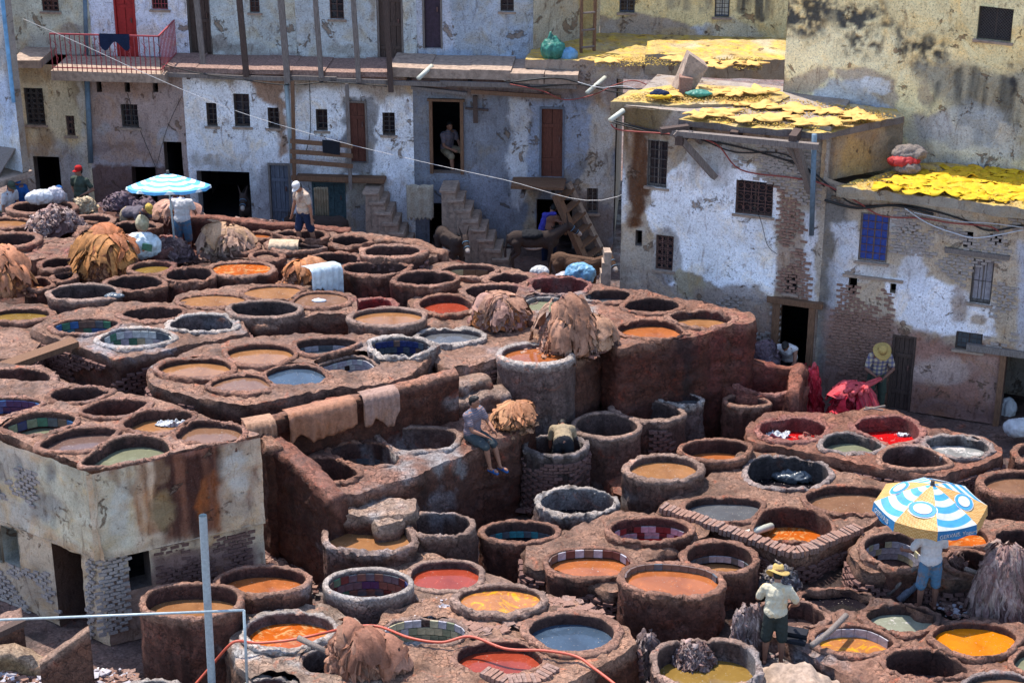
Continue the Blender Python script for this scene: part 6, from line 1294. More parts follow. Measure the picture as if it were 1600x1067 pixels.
q = PY(272, 300, 43.6); person((q.x, q.y, q.z - 1.58), R(30), 'man in a blue checked shirt behind the far parasol pole', shirt='c_check', pants='c_black', leg=1.9, skin='skin_dark', head=(10, 40))
# seated in the doorway
q = FL.at(dI[0] + .3, dI[1] + .0, -.75); person((q.x, q.y, q.z + .0), R(38), 'person in shorts sitting inside the open doorway at the head of the stairs', lean=10, ua=((-.1, -.3, -.9), (.2, -.4, -.9)), fa=((.3, -.8, -.2), (-.3, -.7, -.3)), th=((-.15, -.9, -.15), (.25, -.95, .05)), sh=((0, -.1, -1), (.1, -.2, -1)), shirt='c_stripe', pants='c_khaki', leg=.95, pelvis=.42)
# shirtless man behind the donkey
q = PY(858, 330, 45.6); person((q.x, q.y, q.z - 1.5), R(150), 'shirtless man with a blue scarf round his neck reaching over the long brown donkey', lean=14, ua=((-.4, -.1, -.8), (-.95, .1, -.25)), fa=((.1, -.6, -.6), (-1, 0, -.1)), head=(30, 20), pants='c_navy', leg=1.9)
sc_ = MB(); capsule(sc_, (q.x - .12, q.y - .16, q.z - .05), (q.x + .14, q.y - .12, q.z - .02), .07, .06); capsule(sc_, (q.x - .12, q.y - .2, q.z - .05), (q.x - .2, q.y - .2, q.z - .42), .07, .09); o = fuse(sc_, 'scarf', 'c_bluescarf', None, .018, .03); tag(o, 'violet blue scarf hanging down the shirtless man back', 'scarf')
# man in vest leaning out of the doorway
q = B2.at((q5[0] + q5[2]) / 2, 0, .35); zq = P(1240, 545, 1.2); person((q.x, q.y, .12), B2_yaw := math.atan2(B2.d[1], B2.d[0]), 'dark haired man in a white vest leaning forward in the black doorway', lean=42, ua=((-.55, -.3, -.8), (.1, -.5, -.9)), fa=((-.1, -.2, -1), (-.4, -.5, -.8)), head=(15, 0), shirt='c_white', pants='c_black', sleeve=0, leg=1.9)

# ---- donkeys
flat('donkey', (.045, .032, .028), .9, .15, .3, 40, .7, .02); flat('donkey_brown', (.09, .05, .032), .9, .15, .3, 40, .7, .02); flat('donkey_pale', (.33, .28, .25), .9, .15, .2, 40, .5, .02)
def donkey(loc, yaw, label, mat='donkey', headup=.0, headturn=0, scale=1.0):
    """faces +X before turning; withers 1.15 m"""
    r = empty('donkey', loc, yaw); r.scale = (scale,) * 3; tag(r, label, 'donkey'); b = MB(); C = lambda a, c, r0, r1: capsule(b, a, c, r0, r1, 12)
    ellip(b, (.38, 0, .84), (.27, .17, .25)); ellip(b, (0, 0, .83), (.38, .2, .23)); ellip(b, (-.4, 0, .88), (.26, .18, .22)); C((-.3, 0, 1.0), (.35, 0, 1.0), .08, .08)
    nb = Vector((.55, 0, .98)); hd = Vector((.88, math.sin(headturn) * .1, 1.2 + headup)); C(nb - Vector((.08, 0, .05)), hd, .15, .09); C(nb + Vector((0, 0, .1)), hd + Vector((0, 0, .06)), .05, .04)
    fd = Vector((math.cos(headturn) * .75, math.sin(headturn) * .75, -.62)).normalized(); mz = hd + fd * .36; C(hd, hd + fd * .2, .095, .075); C(hd + fd * .2, mz, .07, .055); C(hd + fd * .05 + Vector((0, 0, -.05)), hd + fd * .2 + Vector((0, 0, -.03)), .07, .05)
    sdv = Vector((-math.sin(headturn), math.cos(headturn), 0))
    for s_ in (-1, 1):
        e0 = hd + sdv * s_ * .06 + Vector((-.02, 0, .07)); C(e0, e0 + sdv * s_ * .07 + Vector((-.03, 0, .24)), .03, .012)
        C((.42, s_ * .1, .75), (.43, s_ * .11, .42), .085, .05); C((.43, s_ * .11, .42), (.42, s_ * .11, .12), .042, .032); C((.42, s_ * .11, .1), (.45, s_ * .11, .03), .036, .045)
        C((-.45, s_ * .11, .82), (-.38, s_ * .12, .56), .12, .075); C((-.38, s_ * .12, .56), (-.53, s_ * .12, .42), .07, .045); C((-.53, s_ * .12, .42), (-.5, s_ * .12, .12), .04, .03); C((-.5, s_ * .12, .1), (-.47, s_ * .12, .03), .036, .045)
    C((-.64, 0, .98), (-.7, 0, .6), .03, .025); C((-.7, 0, .6), (-.7, 0, .42), .035, .04)
    fuse(b, 'body', mat, r, .016, .006, 2)
    m = MB(); capsule(m, mz - fd * .04, mz + fd * .015, .062, .056); fuse(m, 'muzzle', 'donkey_pale', r, .014)
    m = MB(); [m.tube([Vector((x, 0, 0)) + p_ for p_ in ()], .01) if False else None for x in ()]; ellip(m, (0, 0, .66), (.26, .17, .07)); fuse(m, 'belly', 'donkey_pale', r, .02)
    m = MB(); q0 = nb + Vector((-.05, 0, .13)); [capsule(m, q0 + (hd - q0) * (i / 7) + Vector((-.03, 0, .03)), q0 + (hd - q0) * (i / 7) + Vector((-.06, random.uniform(-.02, .02), .11)), .022, .01, 6) for i in range(8)]; fuse(m, 'mane', 'hair', r, .014, .006)
    e = MB(); [ellip(e, hd + fd * .1 + sdv * s_ * .075 + Vector((0, 0, .02)), (.016, .012, .014), None, 8) for s_ in (-1, 1)]; e.build('eyes', 'hair', r, True, shift=(0, 0, 0))
    h = MB()
    for t in (.12, .26):
        ce = hd + fd * t; rr_ = .088 if t < .2 else .074; up = fd.cross(sdv); h.tube([ce + sdv * rr_ * math.cos(a * PI / 6) + up * rr_ * math.sin(a * PI / 6) for a in range(13)], .006, 5, False)
    h.build('halter', 'sack_blue', r, True, shift=(0, 0, 0))
    return r
q = P(833, 424, 0); dn1 = donkey((q.x, q.y, 0), R(4), 'long dark brown donkey standing sideways in the shade below the right landing'); 
q = PY(705, 400, 44.2); donkey((q.x - .05, q.y + .5, 0), R(-62), 'dark donkey with a white muzzle facing us under the long stair', headturn=-.2)
q = PY(372, 330, 46.6); donkey((q.x + .1, q.y + 1.0, 0), R(-88), 'donkey with a pale face looking out of the wide dark opening', headup=.08)
q = PY(925, 395, 42.6); dn = donkey((q.x - .35, q.y + .5, 0), R(-25), 'brown donkey with a blue halter beside the whitewashed corner', 'donkey_brown', headturn=-.6)
q = PY(505, 350, 46.0); donkey((q.x, q.y - .15, 0), R(172), 'dark rump of a donkey in front of the teal door', headup=-.25)
sad = MB(); qd_ = Vector(world_loc(dn1)); ellip(sad, qd_ + Vector((-.05, 0, .99)), (.34, .24, .13)); o = fuse(sad, 'saddle_cloth', 'c_black', None, .02, .03); tag(o, 'dark blanket lying on the back of the long brown donkey', 'blanket')
# ================================================================ HIDES, PARASOLS, STAIRS, SACKS, CABLES
def heap(pxy, z, rx, h, ry, label, cols, n=110, name='hide_heap', wid=(.05, .11), sheets=0, scol=None, groups=14, seed=1, top=.12, cat='hide heap', length=(.3, .9), fold=.03):
    rs = np.random.RandomState(seed * 13 + 5); base = P(pxy[0], pxy[1], z) + Vector((0, ry * .8, 0)); root = tag(empty(name, tuple(base)), label, cat)
    k = 3 + seed % 3; subs = [(0, 0, rx * .8, ry * .85, h * .92)]
    for i in range(k): a = rs.uniform(0, 6.28); subs.append((rx * .42 * math.cos(a), ry * .4 * math.sin(a), rx * rs.uniform(.42, .62), ry * rs.uniform(.5, .65), h * rs.uniform(.55, 1.05)))
    def Hf(x, y):
        q = np.stack([x, y, np.full_like(x, seed * 3.7)], -1); wob = 1 + .28 * fbm(q, 2.2 / max(rx, .3), 3, seed); H = np.full(x.shape, -9.0)
        for cx, cy, a, b, hh in subs:
            rho = np.sqrt(((x - cx) / a) ** 2 + ((y - cy) / b) ** 2) * wob; v = hh * (1 - rho ** 2.4); H = np.maximum(H, v)
        return np.maximum(H + (fbm(q, 4.5, 3, seed + 2) * .13 * h) * (H > 0), -.02)
    def G(x, y):
        e = .02; return (Hf(x + e, y) - Hf(x - e, y)) / (2 * e), (Hf(x, y + e) - Hf(x, y - e)) / (2 * e)
    # heart of the pile
    nn = 40; mm = 12; th = np.arange(nn) * 2 * PI / nn; V = []
    for i in range(mm + 1):
        f = i / mm * .95; x = rx * f * np.cos(th); y = ry * f * np.sin(th); V.append(np.stack([x, y, Hf(x, y) - .03], -1))
    V = np.concatenate(V); F = [(i * nn + j, (i + 1) * nn + j, (i + 1) * nn + (j + 1) % nn, i * nn + (j + 1) % nn) for i in range(mm) for j in range(nn)]
    mesh('inner_hides', V, F, 'hide_skin', root, np.tile(np.array(cols[-1]) * .9, (len(V), 1)), shift=(0, 0, 0))
    def walk(x, y, dx, dy, step, m, pull):
        out = []
        for i in range(m):
            gx, gy = G(x, y); g = np.sqrt(gx * gx + gy * gy) + 1e-6; nz = 1 / np.sqrt(1 + g * g); out.append((x, y, Hf(x, y), -gx * nz, -gy * nz, nz, dx, dy))
            dx = dx - pull * gx / g * np.minimum(g, 1); dy = dy - pull * gy / g * np.minimum(g, 1); d = np.sqrt(dx * dx + dy * dy); dx, dy = dx / d, dy / d
            sl = np.abs(gx * dx + gy * dy); st = step / np.sqrt(1 + sl * sl); x = x + dx * st; y = y + dy * st
        return out
    if n:
        r0 = np.sqrt(rs.uniform(0, .8, n)); a0 = np.where(rs.rand(n) < .75, rs.uniform(-PI * 1.05, PI * .05, n), rs.uniform(0, 2 * PI, n)); x = r0 * rx * .8 * np.cos(a0); y = r0 * ry * .8 * np.sin(a0)
        az = a0 + rs.uniform(-.7, .7, n); m = 12; ln = rs.uniform(*length, n) * max(h, .5); W = walk(x, y, np.cos(az), np.sin(az), ln / m, m, .35); w_ = rs.uniform(*wid, n); ph = rs.uniform(0, 6, n); lift = rs.uniform(0, .045, n)
        P5 = np.zeros((n, m, 5, 3))
        for i, (X, Y, Z, nx, ny, nz, dx, dy) in enumerate(W):
            t = i / (m - 1); ww = w_ * (1 - .45 * t * t) * (1 + .45 * np.sin(ph * 2 + 8 * t)); lf_2 = lift + .012 * np.sin(ph * 3 + 13 * t) + .05 * (t > .8) * np.sin(ph) * t
            for j, (e, hh) in enumerate(((-1, -.015), (-.4, fold), (.05, -.006), (.5, fold * 1.2), (1, -.015))):
                sx, sy = -dy, dx; o = lf_2 + hh * np.cos(ph + j + 5 * t) ** 2 + (hh if hh < 0 else 0); wv = .03 * np.sin(ph * 4 + 10 * t)
                P5[:, i, j, 0] = X + sx * (ww * e + wv) + nx * o; P5[:, i, j, 1] = Y + sy * (ww * e + wv) + ny * o; P5[:, i, j, 2] = Z + nz * o
        order = np.argsort(a0); per = max(1, n // groups); cc = np.array(cols)[rs.randint(0, len(cols), n)] * rs.uniform(.7, 1.3, n)[:, None]
        f0 = np.array([(i * 5 + j, i * 5 + j + 1, (i + 1) * 5 + j + 1, (i + 1) * 5 + j) for i in range(m - 1) for j in range(4)])
        for g_ in range(0, n, per):
            ids = order[g_:g_ + per]; V = P5[ids].reshape(-1, 3); F = np.concatenate([f0 + k2 * m * 5 for k2 in range(len(ids))]); C = np.repeat(cc[ids], m * 5, 0); mesh('hide', V, F, 'hide_skin', root, np.clip(C, 0, .85), shift=(0, 0, 0))
    for q in range(int(sheets * 1.5)):
        nc = 22; m = 20; r0 = math.sqrt(rs.uniform(0, .35)); a0 = rs.uniform(-PI, 0) if q % 4 else rs.uniform(0, 6.28); az = a0 + rs.uniform(-.8, .8) if q else -PI / 2; cx = r0 * rx * .6 * math.cos(a0) - math.cos(az) * .15 * rx; cy = r0 * ry * .6 * math.sin(a0) - math.sin(az) * .15 * ry
        e = np.linspace(-1, 1, nc); wd = rs.uniform(.10, .27) * (.6 + .5 * rx); x = cx - math.sin(az) * e * wd * .7; y = cy + math.cos(az) * e * wd * .7; ln = rs.uniform(.35, .8) * (h + .25) * (1 + .25 * np.sin(e * 4 + q) + rs.uniform(-.12, .12, nc))
        W = walk(x, y, np.full(nc, math.cos(az)), np.full(nc, math.sin(az)), ln / m, m, .12); V = []
        for i, (X, Y, Z, nx, ny, nz, dx, dy) in enumerate(W):
            t = i / m; pq_ = np.stack([e * 2.6 + seed, np.full(nc, t * 1.1), np.full(nc, q * 2.0)], -1); fo = (.5 - np.abs(fbm(pq_, 1.3, 2, seed))) * .10 * (.35 + t) + .03 * fbm(pq_, 4, 2, 1) + .016 * np.sin(e * 13 + 3 * t + q) * (.4 + t); o = .05 + .012 * q + fo
            V.append(np.stack([X + nx * o, Y + ny * o, Z + nz * o], -1))
        V = np.array(V).reshape(-1, 3); F = np.array([(i * nc + j, i * nc + j + 1, (i + 1) * nc + j + 1, (i + 1) * nc + j) for i in range(m - 1) for j in range(nc - 1)])
        gi, gj = np.divmod(np.arange(m * nc), nc); ed = np.minimum.reduce([gi, gj, m - 1 - gi, nc - 1 - gj]); F = F[~((ed[F].min(1) < 2) & (fbm(V[F].mean(1), 5, 3, seed + 9) > .16))]
        c = np.array((scol or cols)[rs.randint(0, len(scol or cols))]) * rs.uniform(.75, 1.15); mesh('top_hide', V, F, 'hide_skin', root, np.clip(c * (1 + .5 * fbm(V, 4, 4, 5))[:, None], 0, .85), shift=(0, 0, 0))
    return root
PK = [(.36, .19, .14), (.29, .15, .12), (.40, .25, .19), (.19, .09, .07)]; OR = [(.40, .15, .055), (.32, .115, .05), (.42, .19, .095), (.22, .085, .05)]
OC = [(.44, .19, .06)]; GP = [(.31, .21, .19), (.42, .31, .28), (.20, .12, .11), (.13, .075, .07)]; RD = [(.46, .025, .04), (.62, .04, .065), (.34, .01, .025), (.58, .09, .11)]
BR = [(.27, .13, .085), (.32, .17, .115), (.20, .09, .06)]; PU = [(.13, .09, .11), (.17, .12, .14), (.10, .065, .08)]
HG = [
 ((82, 370), 2.3, .85, .72, .5, 'pale pinkish grey hide heap on the far left vats', GP, dict(n=150, wid=(.03, .07), seed=1)),
 ((163, 438), 2.25, .8, .95, .6, 'bright orange hide heap in front of the red rimmed vat', OR, dict(n=90, sheets=12, scol=OC + OR[:2], seed=2)),
 ((5, 462), 2.3, .62, 1.05, .5, 'ochre hide heap cut by the left edge of the photo', OR, dict(n=50, sheets=11, scol=[(.42, .18, .07), (.36, .15, .08)], seed=3)),
 ((352, 404), 2.3, .66, .7, .5, 'broad pale orange hide heap right of the man in the white T-shirt', [(.36, .24, .19), (.42, .28, .20), (.28, .17, .14)], dict(n=100, sheets=9, scol=[(.45, .27, .16), (.36, .22, .16)], seed=4)),
 ((275, 360), 2.1, .68, .62, .5, 'peach hide heap behind the man in the white T-shirt', PK, dict(n=100, sheets=7, scol=[(.42, .22, .16), (.36, .2, .14)], seed=5)),
 ((222, 345), 2.1, .45, .45, .4, 'dark grey hide pile behind the bending man', PU, dict(n=70, seed=6)),
 ((186, 328), 2.1, .45, .36, .35, 'purple grey hide pile against the mauve wall', PU, dict(n=70, seed=7)),
 ((126, 334), 2.3, .32, .3, .3, 'small cream coloured hide heap below the man in the red cap', [(.42, .33, .22), (.36, .27, .17)], dict(n=50, seed=8)),
 ((262, 408), 2.2, .62, .42, .4, 'low dusky purple hide heap beside the fertiliser sack', [(.22, .14, .14), (.3, .2, .18), (.15, .09, .09)], dict(n=90, wid=(.03, .07), seed=9)),
 ((478, 456), 2.3, .66, .5, .45, 'brown hide heap half covered by white plastic', BR + OR[:1], dict(n=90, sheets=7, scol=OR, seed=10)),
 ((780, 517), 2.4, .66, .72, .5, 'crumpled rosy hide heap left of the large one', PK + OR[:1], dict(n=140, sheets=8, scol=[(.40, .21, .14), (.36, .2, .16)], wid=(.03, .08), seed=11)),
 ((886, 556), 2.45, .66, .98, .5, 'large tawny hide heap hanging over the tall orange vat', PK + BR, dict(n=170, sheets=10, scol=[(.38, .19, .12), (.33, .16, .10), (.40, .24, .17)], wid=(.03, .07), seed=12)),
 ((930, 548), 2.5, .34, .5, .35, 'small peach hide heap at the right of the large tawny one', PK, dict(n=60, sheets=7, scol=[(.46, .26, .16), (.36, .2, .13)], seed=13)),
 ((800, 672), 1.74, .40, .22, .3, 'pale orange hides spread over the ledge behind the boy', [(.42, .22, .12), (.36, .18, .1)], dict(n=30, sheets=13, scol=[(.48, .23, .11), (.38, .17, .085)], seed=14)),
 ((572, 1070), .95, .72, .92, .45, 'big brown hide heap at the bottom of the photo', BR, dict(n=170, sheets=7, scol=[(.27, .12, .075), (.22, .095, .06), (.31, .16, .11)], wid=(.04, .10), seed=15)),
 ((1084, 1056), .6, .43, .68, .3, 'pinkish grey hide heap draped over the yellow green vat rim', GP, dict(n=130, wid=(.02, .055), seed=16)),
 ((1168, 1028), .5, .30, .95, .22, 'hides hanging from the block left of the man in shorts', [(.26, .19, .185), (.33, .25, .23), (.2, .13, .12)], dict(n=90, wid=(.02, .05), seed=17)),
 ((1572, 972), .55, .62, 1.35, .5, 'tall pinkish hide heap at the right edge beside the parasol man', [(.30, .20, .18), (.36, .26, .23), (.22, .13, .12)], dict(n=220, wid=(.025, .06), seed=18)),
 ((1218, 925), .6, .36, .42, .3, 'black and grey hides behind the man in the straw hat and shorts', [(.07, .06, .065), (.30, .27, .27), (.13, .11, .12)], dict(n=80, wid=(.02, .05), seed=19)),
 ((1262, 655), .2, .3, 1.2, .22, 'crimson hides hanging in a tail from the earthen wall stub', RD, dict(n=90, wid=(.02, .05), seed=20)),
 ((1334, 664), .35, .56, .85, .45, 'wet crimson hide heap pulled by the man in the straw hat', RD, dict(n=170, wid=(.02, .055), sheets=10, scol=[(.62, .03, .06), (.48, .015, .035), (.60, .08, .10)], seed=21)),
 ((1192, 575), 1.0, .42, .62, .4, 'dusky purple hide heap by the black doorway', PU, dict(n=90, seed=22)),
 ((1012, 1060), .1, .26, .8, .3, 'narrow grey hide pile behind the deep blue vat block', [(.28, .22, .21), (.14, .1, .1)], dict(n=70, wid=(.02, .05), seed=23)),
 ((1490, 930), .45, .3, .75, .22, 'brown dripping hide held by the parasol man', [(.2, .12, .10), (.16, .09, .08)], dict(n=60, wid=(.03, .06), seed=24)),
 ((1268, 712), .7, .34, .3, .3, 'reddish scraps on the ground before the scarlet vats', [(.3, .1, .08), (.24, .12, .1)], dict(n=70, wid=(.02, .04), seed=25))]
for pxy, z, rx, h, ry, lab, cols, kw in HG:
    kw['n'] = int(kw['n'] * (1.7 if kw.get('sheets') else 1.2)); heap(pxy, z, rx, h * (.76 if h > .6 and rx > .4 and 'tall' not in lab else 1), ry, lab, cols, **kw)
# twisted red hide from heap to the puller's hands
a_ = P(1338, 612, 1.15); b_2 = Vector((pr.x - .02, pr.y - .42, 1.0)); m = MB()
for k in range(7): m.tube(spline([a_ + Vector((random.uniform(-.25, .25), random.uniform(-.1, .1), random.uniform(-.1, .05))), (a_ + b_2) / 2 + Vector((random.uniform(-.08, .08), 0, .02)), b_2 + Vector((random.uniform(-.03, .03), 0, random.uniform(-.03, .03)))], 6), [.05 - .025 * i / 12 for i in range(13)], 7)
o = m.build('hide', 'tile_maroon', None, True, shift=tuple(a_)); o.data.materials[0] = MATS['hide_skin']; ca = o.data.color_attributes.new('Col', 'FLOAT_COLOR', 'POINT'); ca.data.foreach_set('color', [.58, .09, .10, 1] * len(o.data.vertices)); tag(o, 'twisted crimson hides stretched to the hands of the man in plaid', 'hide')

def drape(pts, drop, back, label, col, seed, n=26, mk='hide_skin', name='hide', cat='hide', rag=.12, parent=None, group=None):
    """a sheet thrown over a wall: (px,py,z) along the top front edge"""
    w3 = [P(*p) for p in pts]; L = [0]
    for a, b in zip(w3[:-1], w3[1:]): L.append(L[-1] + (b - a).length)
    V = []; rows = [-1, -.6, -.25, 0, .12, .3, .45, .6, .75, .9, 1.0]
    rng = np.random.RandomState(seed); prof = np.interp(np.linspace(0, 1, n), np.linspace(0, 1, 7), 1 + rng.uniform(-.4, .3, 7))
    for j in range(n):
        t = j / (n - 1) * L[-1]; k = min(max(0, int(np.searchsorted(L, t)) - 1), len(w3) - 2); f = (t - L[k]) / max(1e-6, L[k + 1] - L[k]); p = w3[k].lerp(w3[k + 1], f)
        d = (w3[k + 1] - w3[k]); nr = Vector((d.y, -d.x, 0)).normalized()
        for r_ in rows:
            if r_ <= 0: q = p + nr * (back * r_ + .0) + Vector((0, 0, .06 + (.0 if r_ > -.9 else -.03)))
            else: q = p + nr * (.07 + .02 * math.sin(j * 1.3)) + Vector((0, 0, .03 - drop * r_ * prof[j]))
            V.append(q)
    m = len(rows); V = np.array([tuple(v) for v in V]); fo = np.abs(fbm(V * np.array([1, 1, .5]), 4.5, 3, seed)) * .1
    V = V + np.array([0, -1, .3]) * fo[:, None]
    F = [(j * m + i, j * m + i + 1, (j + 1) * m + i + 1, (j + 1) * m + i) for j in range(n - 1) for i in range(m - 1)]
    C = np.array(col) * (1 + 1.5 * (fo[:, None] - .03)); c = V.mean(0); o = mesh(name, V, F, mk, parent, C, shift=None if parent else tuple(c))  # fold shading put into the colour: crests lighter, creases darker
    s_ = o.modifiers.new('t', 'SOLIDIFY'); s_.thickness = .012
    if not parent: tag(o, label, cat, group)
    return o
drape([(384, 668, 2.6), (430, 660, 2.6)], .75, .35, 'pale wrinkled hide at the left end of the ramp wall', (.34, .19, .12), 1)
drape([(450, 652, 2.6), (556, 628, 2.62)], .62, .3, 'largest tan hide with a torn hole over the ramp wall', (.32, .15, .09), 2, 34)
drape([(566, 624, 2.62), (622, 612, 2.65)], .55, .3, 'small pinkish hide at the right of the ramp wall', (.31, .19, .15), 3)
drape([(420, 384, 2.55), (466, 384, 2.55)], .14, .35, 'beige hide drying over a far vat rim', (.48, .36, .25), 4)
o = drape([(484, 424, 2.95), (532, 416, 2.85)], .55, .3, 'white plastic sheet thrown over the brown hide heap', (.6, .65, .68), 5, mk='plastic_sheet', name='plastic_sheet', cat='sheet')
for q_, lab, mt, sd_ in ((((640, 276), (682, 276)), 'shaggy white fleece hanging by the long stair', 'fleece', 6), (((499, 277), (521, 277)), 'beige cloth hanging from the timber landing', 'c_khaki', 7)):
    (xa, ya), (xb, yb) = q_; a = FL.px(xa, ya, .62 if sd_ == 6 else .78); b = FL.px(xb, yb, .62 if sd_ == 6 else .78); n_, m_ = 22, 14; V = []
    L_ = (FL.px(xa, 328 if sd_ == 6 else 320, .62) - a).length
    for j in range(n_):
        for i in range(m_): V.append(a.lerp(b, j / (n_ - 1)) - Vector((0, 0, L_ * i / (m_ - 1) * (1 + .06 * math.sin(j * 2.1)))) + Vector((0, -.03 * math.sin(j * (.8 if sd_ == 6 else 1.7)) - .02, 0)))
    V = np.array([tuple(v) for v in V]); V[:, 1] -= np.abs(fbm(V, 9, 3, 3)) * .09; F = [(j * m_ + i, j * m_ + i + 1, (j + 1) * m_ + i + 1, (j + 1) * m_ + i) for j in range(n_ - 1) for i in range(m_ - 1)]
    o = mesh('fleece' if sd_ == 6 else 'hanging_cloth', V, F, mt, None, None, shift=tuple(V.mean(0))); o.modifiers.new('t', 'SOLIDIFY').thickness = .03; tag(o, lab, 'cloth')

# ---- stairs and landings of houses 4 and 5
def steps(root_label, pl, u0, z0, n, du, dz, out0, dout, mat='stone_step', w=.34, depth=.75):
    r = tag(empty('stone_stair', tuple(pl.at(u0, 0, out0))), root_label, 'stair')
    for i in range(n):
        u = u0 + du * i; z = z0 - dz * (i + 1); o_ = out0 + dout * i
        mb = MB().box(pl.at(u + .03, z - .6, o_ + depth / 2), (w, depth, 1.2 + .0), pl.M(), .02); mb.box(pl.at(u, z + .02, o_ + depth / 2 + .015), (w + .05, depth + .04, .06), pl.M(), .012)
        mesh('step', mb.v, mb.f, 'stone_step', r, smooth=False)
    return r
zl = FL.uz(530, 268)[1] - .12
M_ = FL.M()
steps('worn stone stair going down right from the timber landing', FL, ux(588, 290), zl + .12, 8, .165, .255, .1, .04, depth=.85)
zd = dI[1]
steps('long stone stair going down right from the open doorway', FL, ux(706, 290), zd + .06, 9, .195, .24, .14, .05, depth=.8, w=.36)
r = tag(empty('timber_landing', tuple(FL.at(ux(460, 270), 0, .3))), 'timber landing with a plank railing and two tall posts on the white house', 'landing')
ua_, ub_ = ux(466, 268), ux(604, 268)
for i in range(3): MB().box(FL.at((ua_ + ub_) / 2, zl + .02, .1 + i * .155), (ub_ - ua_, .145, .06), M_, .008).build('plank', 'wood_brown', r)
for x0, y0, x1, y1 in ((463, 118, 466, 276), (547, 122, 553, 286)): MB().bar(FL.px(x0, y0, .5), FL.px(x1, y1, .5), .09).build('post', 'wood_brown' if x0 < 500 else 'wood_grey', r)
for y0, y1 in ((210, 218), (226, 233), (241, 249)): MB().bar(FL.px(460, y0, .56), FL.px(557, y1, .56), .04, .11).build('rail', 'wood_brown', r)
MB().bar(FL.px(461, 268, .5), FL.px(604, 273, .5), .05, .12).build('fascia', 'wood_brown', r)
m = MB(); a = FL.px(510, 208, .6); b = FL.px(537, 210, .6); m.add([a, b, b - Vector((.0, 0, .36)), a - Vector((0, 0, .33)), a + Vector((0, .05, 0)), b + Vector((0, .05, 0)), b + Vector((0, .06, -.28)), a + Vector((0, .06, -.28))], [(0, 1, 2, 3), (4, 5, 6, 7), (0, 1, 5, 4)]); o = m.build('black_cloth', 'cloth_black', None, shift=tuple(a)); tag(o, 'black cloth folded over the plank railing', 'cloth')
r = tag(empty('right_landing', tuple(FL.at(ux(800, 285), 0, .4))), 'plank landing below the brown door on a sloping timber prop', 'landing')
for i in range(4): MB().box(FL.at((ux(802, 285) + ux(884, 285)) / 2, dJ[1] - .05, .08 + i * .19), (ux(884, 285) - ux(802, 285), .18, .07), M_, .01).build('plank', 'wood_brown', r)
for x in (820, 866): MB().bar(FL.px(x, 292, .1), FL.px(x, 291, .8), .09, .09).build('joist', 'wood_grey', r)
MB().bar(FL.px(872, 288, .8), FL.px(922, 392, 1.15), .24, .14).build('stringer', 'wood_brown', r); MB().bar(FL.px(888, 284, .1), FL.px(945, 390, .4), .2, .1).build('stringer', 'stone_step', r)
for i in range(6):
    t = (i + .5) / 6.2; a = FL.px(872, 288, .8).lerp(FL.px(922, 392, 1.15), t); b = FL.px(888, 284, .1).lerp(FL.px(945, 390, .4), t); MB().bar(a, b, .2, .05).build('step', 'wood_brown', r)
# low block stair at the whitewashed corner
r = tag(empty('corner_steps', (2.2, 38.6, 0)), 'sunlit stub of steps at the foot of the whitewashed corner', 'stair')
for i in range(5): q = B2.px(950, 385 + i * 16, .22); MB().box(q - Vector((-.05 + .03 * i, 0, .5)), (.16, .3, 1.0), None, .02).build('step', 'stone_step', r)

# ---- parasols
def parasol(hub, rad, drop, nseg, label, pole_to, mats, valance=.12, pole_r=.022, rot=0, pole='galvanised', tilt=0.0):
    r = tag(empty('parasol', pole_to), label, 'parasol'); hub = Vector(hub); pts = []
    for k in range(nseg):
        a0 = rot + 2 * PI * k / nseg; a1 = rot + 2 * PI * (k + 1) / nseg; mb = MB(); ni, nj = 14, 8; V = []
        for i in range(ni + 1):
            t = i / ni; rr = rad * t; zz = -drop * (t ** 1.35)
            for j in range(nj + 1):
                s = j / nj; pa_ = Vector((math.cos(a0), math.sin(a0), 0)); pb2 = Vector((math.cos(a1), math.sin(a1), 0)); p = hub + pa_.lerp(pb2, s) * rr + Vector((0, 0, zz + .10 * rad * t * math.sin(PI * s) * (-.55) * .5)); p.z -= (p.y - hub.y) * tilt; V.append(p)
        mb.add(V, [(i * (nj + 1) + j, i * (nj + 1) + j + 1, (i + 1) * (nj + 1) + j + 1, (i + 1) * (nj + 1) + j) for i in range(ni) for j in range(nj)])
        e = V[-(nj + 1):]; lo = [p + Vector(((p - hub).x * .02, (p - hub).y * .02, -valance * (1 + .12 * math.sin(5 * j)))) for j, p in enumerate(e)]
        mt = mats[k % len(mats)]; o = mb.build('canopy_panel', mt[0], r, True); MB().add(e + lo, [(j, j + 1, nj + 2 + j, nj + 1 + j) for j in range(nj)]).build('valance', mt[1], o, True)
        pts.append((e, lo)); MB().tube([hub - Vector((0, 0, .03)), V[-(nj + 1)] - Vector((0, 0, .02))], .008, 5).build('rib', 'galvanised', r)
    MB().tube([hub + Vector((0, 0, .08)), hub - Vector((0, 0, .06))], [.03, .05], 10).build('finial', 'iron', r)
    MB().tube([Vector(pole_to), hub], pole_r, 10).build('pole', pole, r, True)
    return r, pts
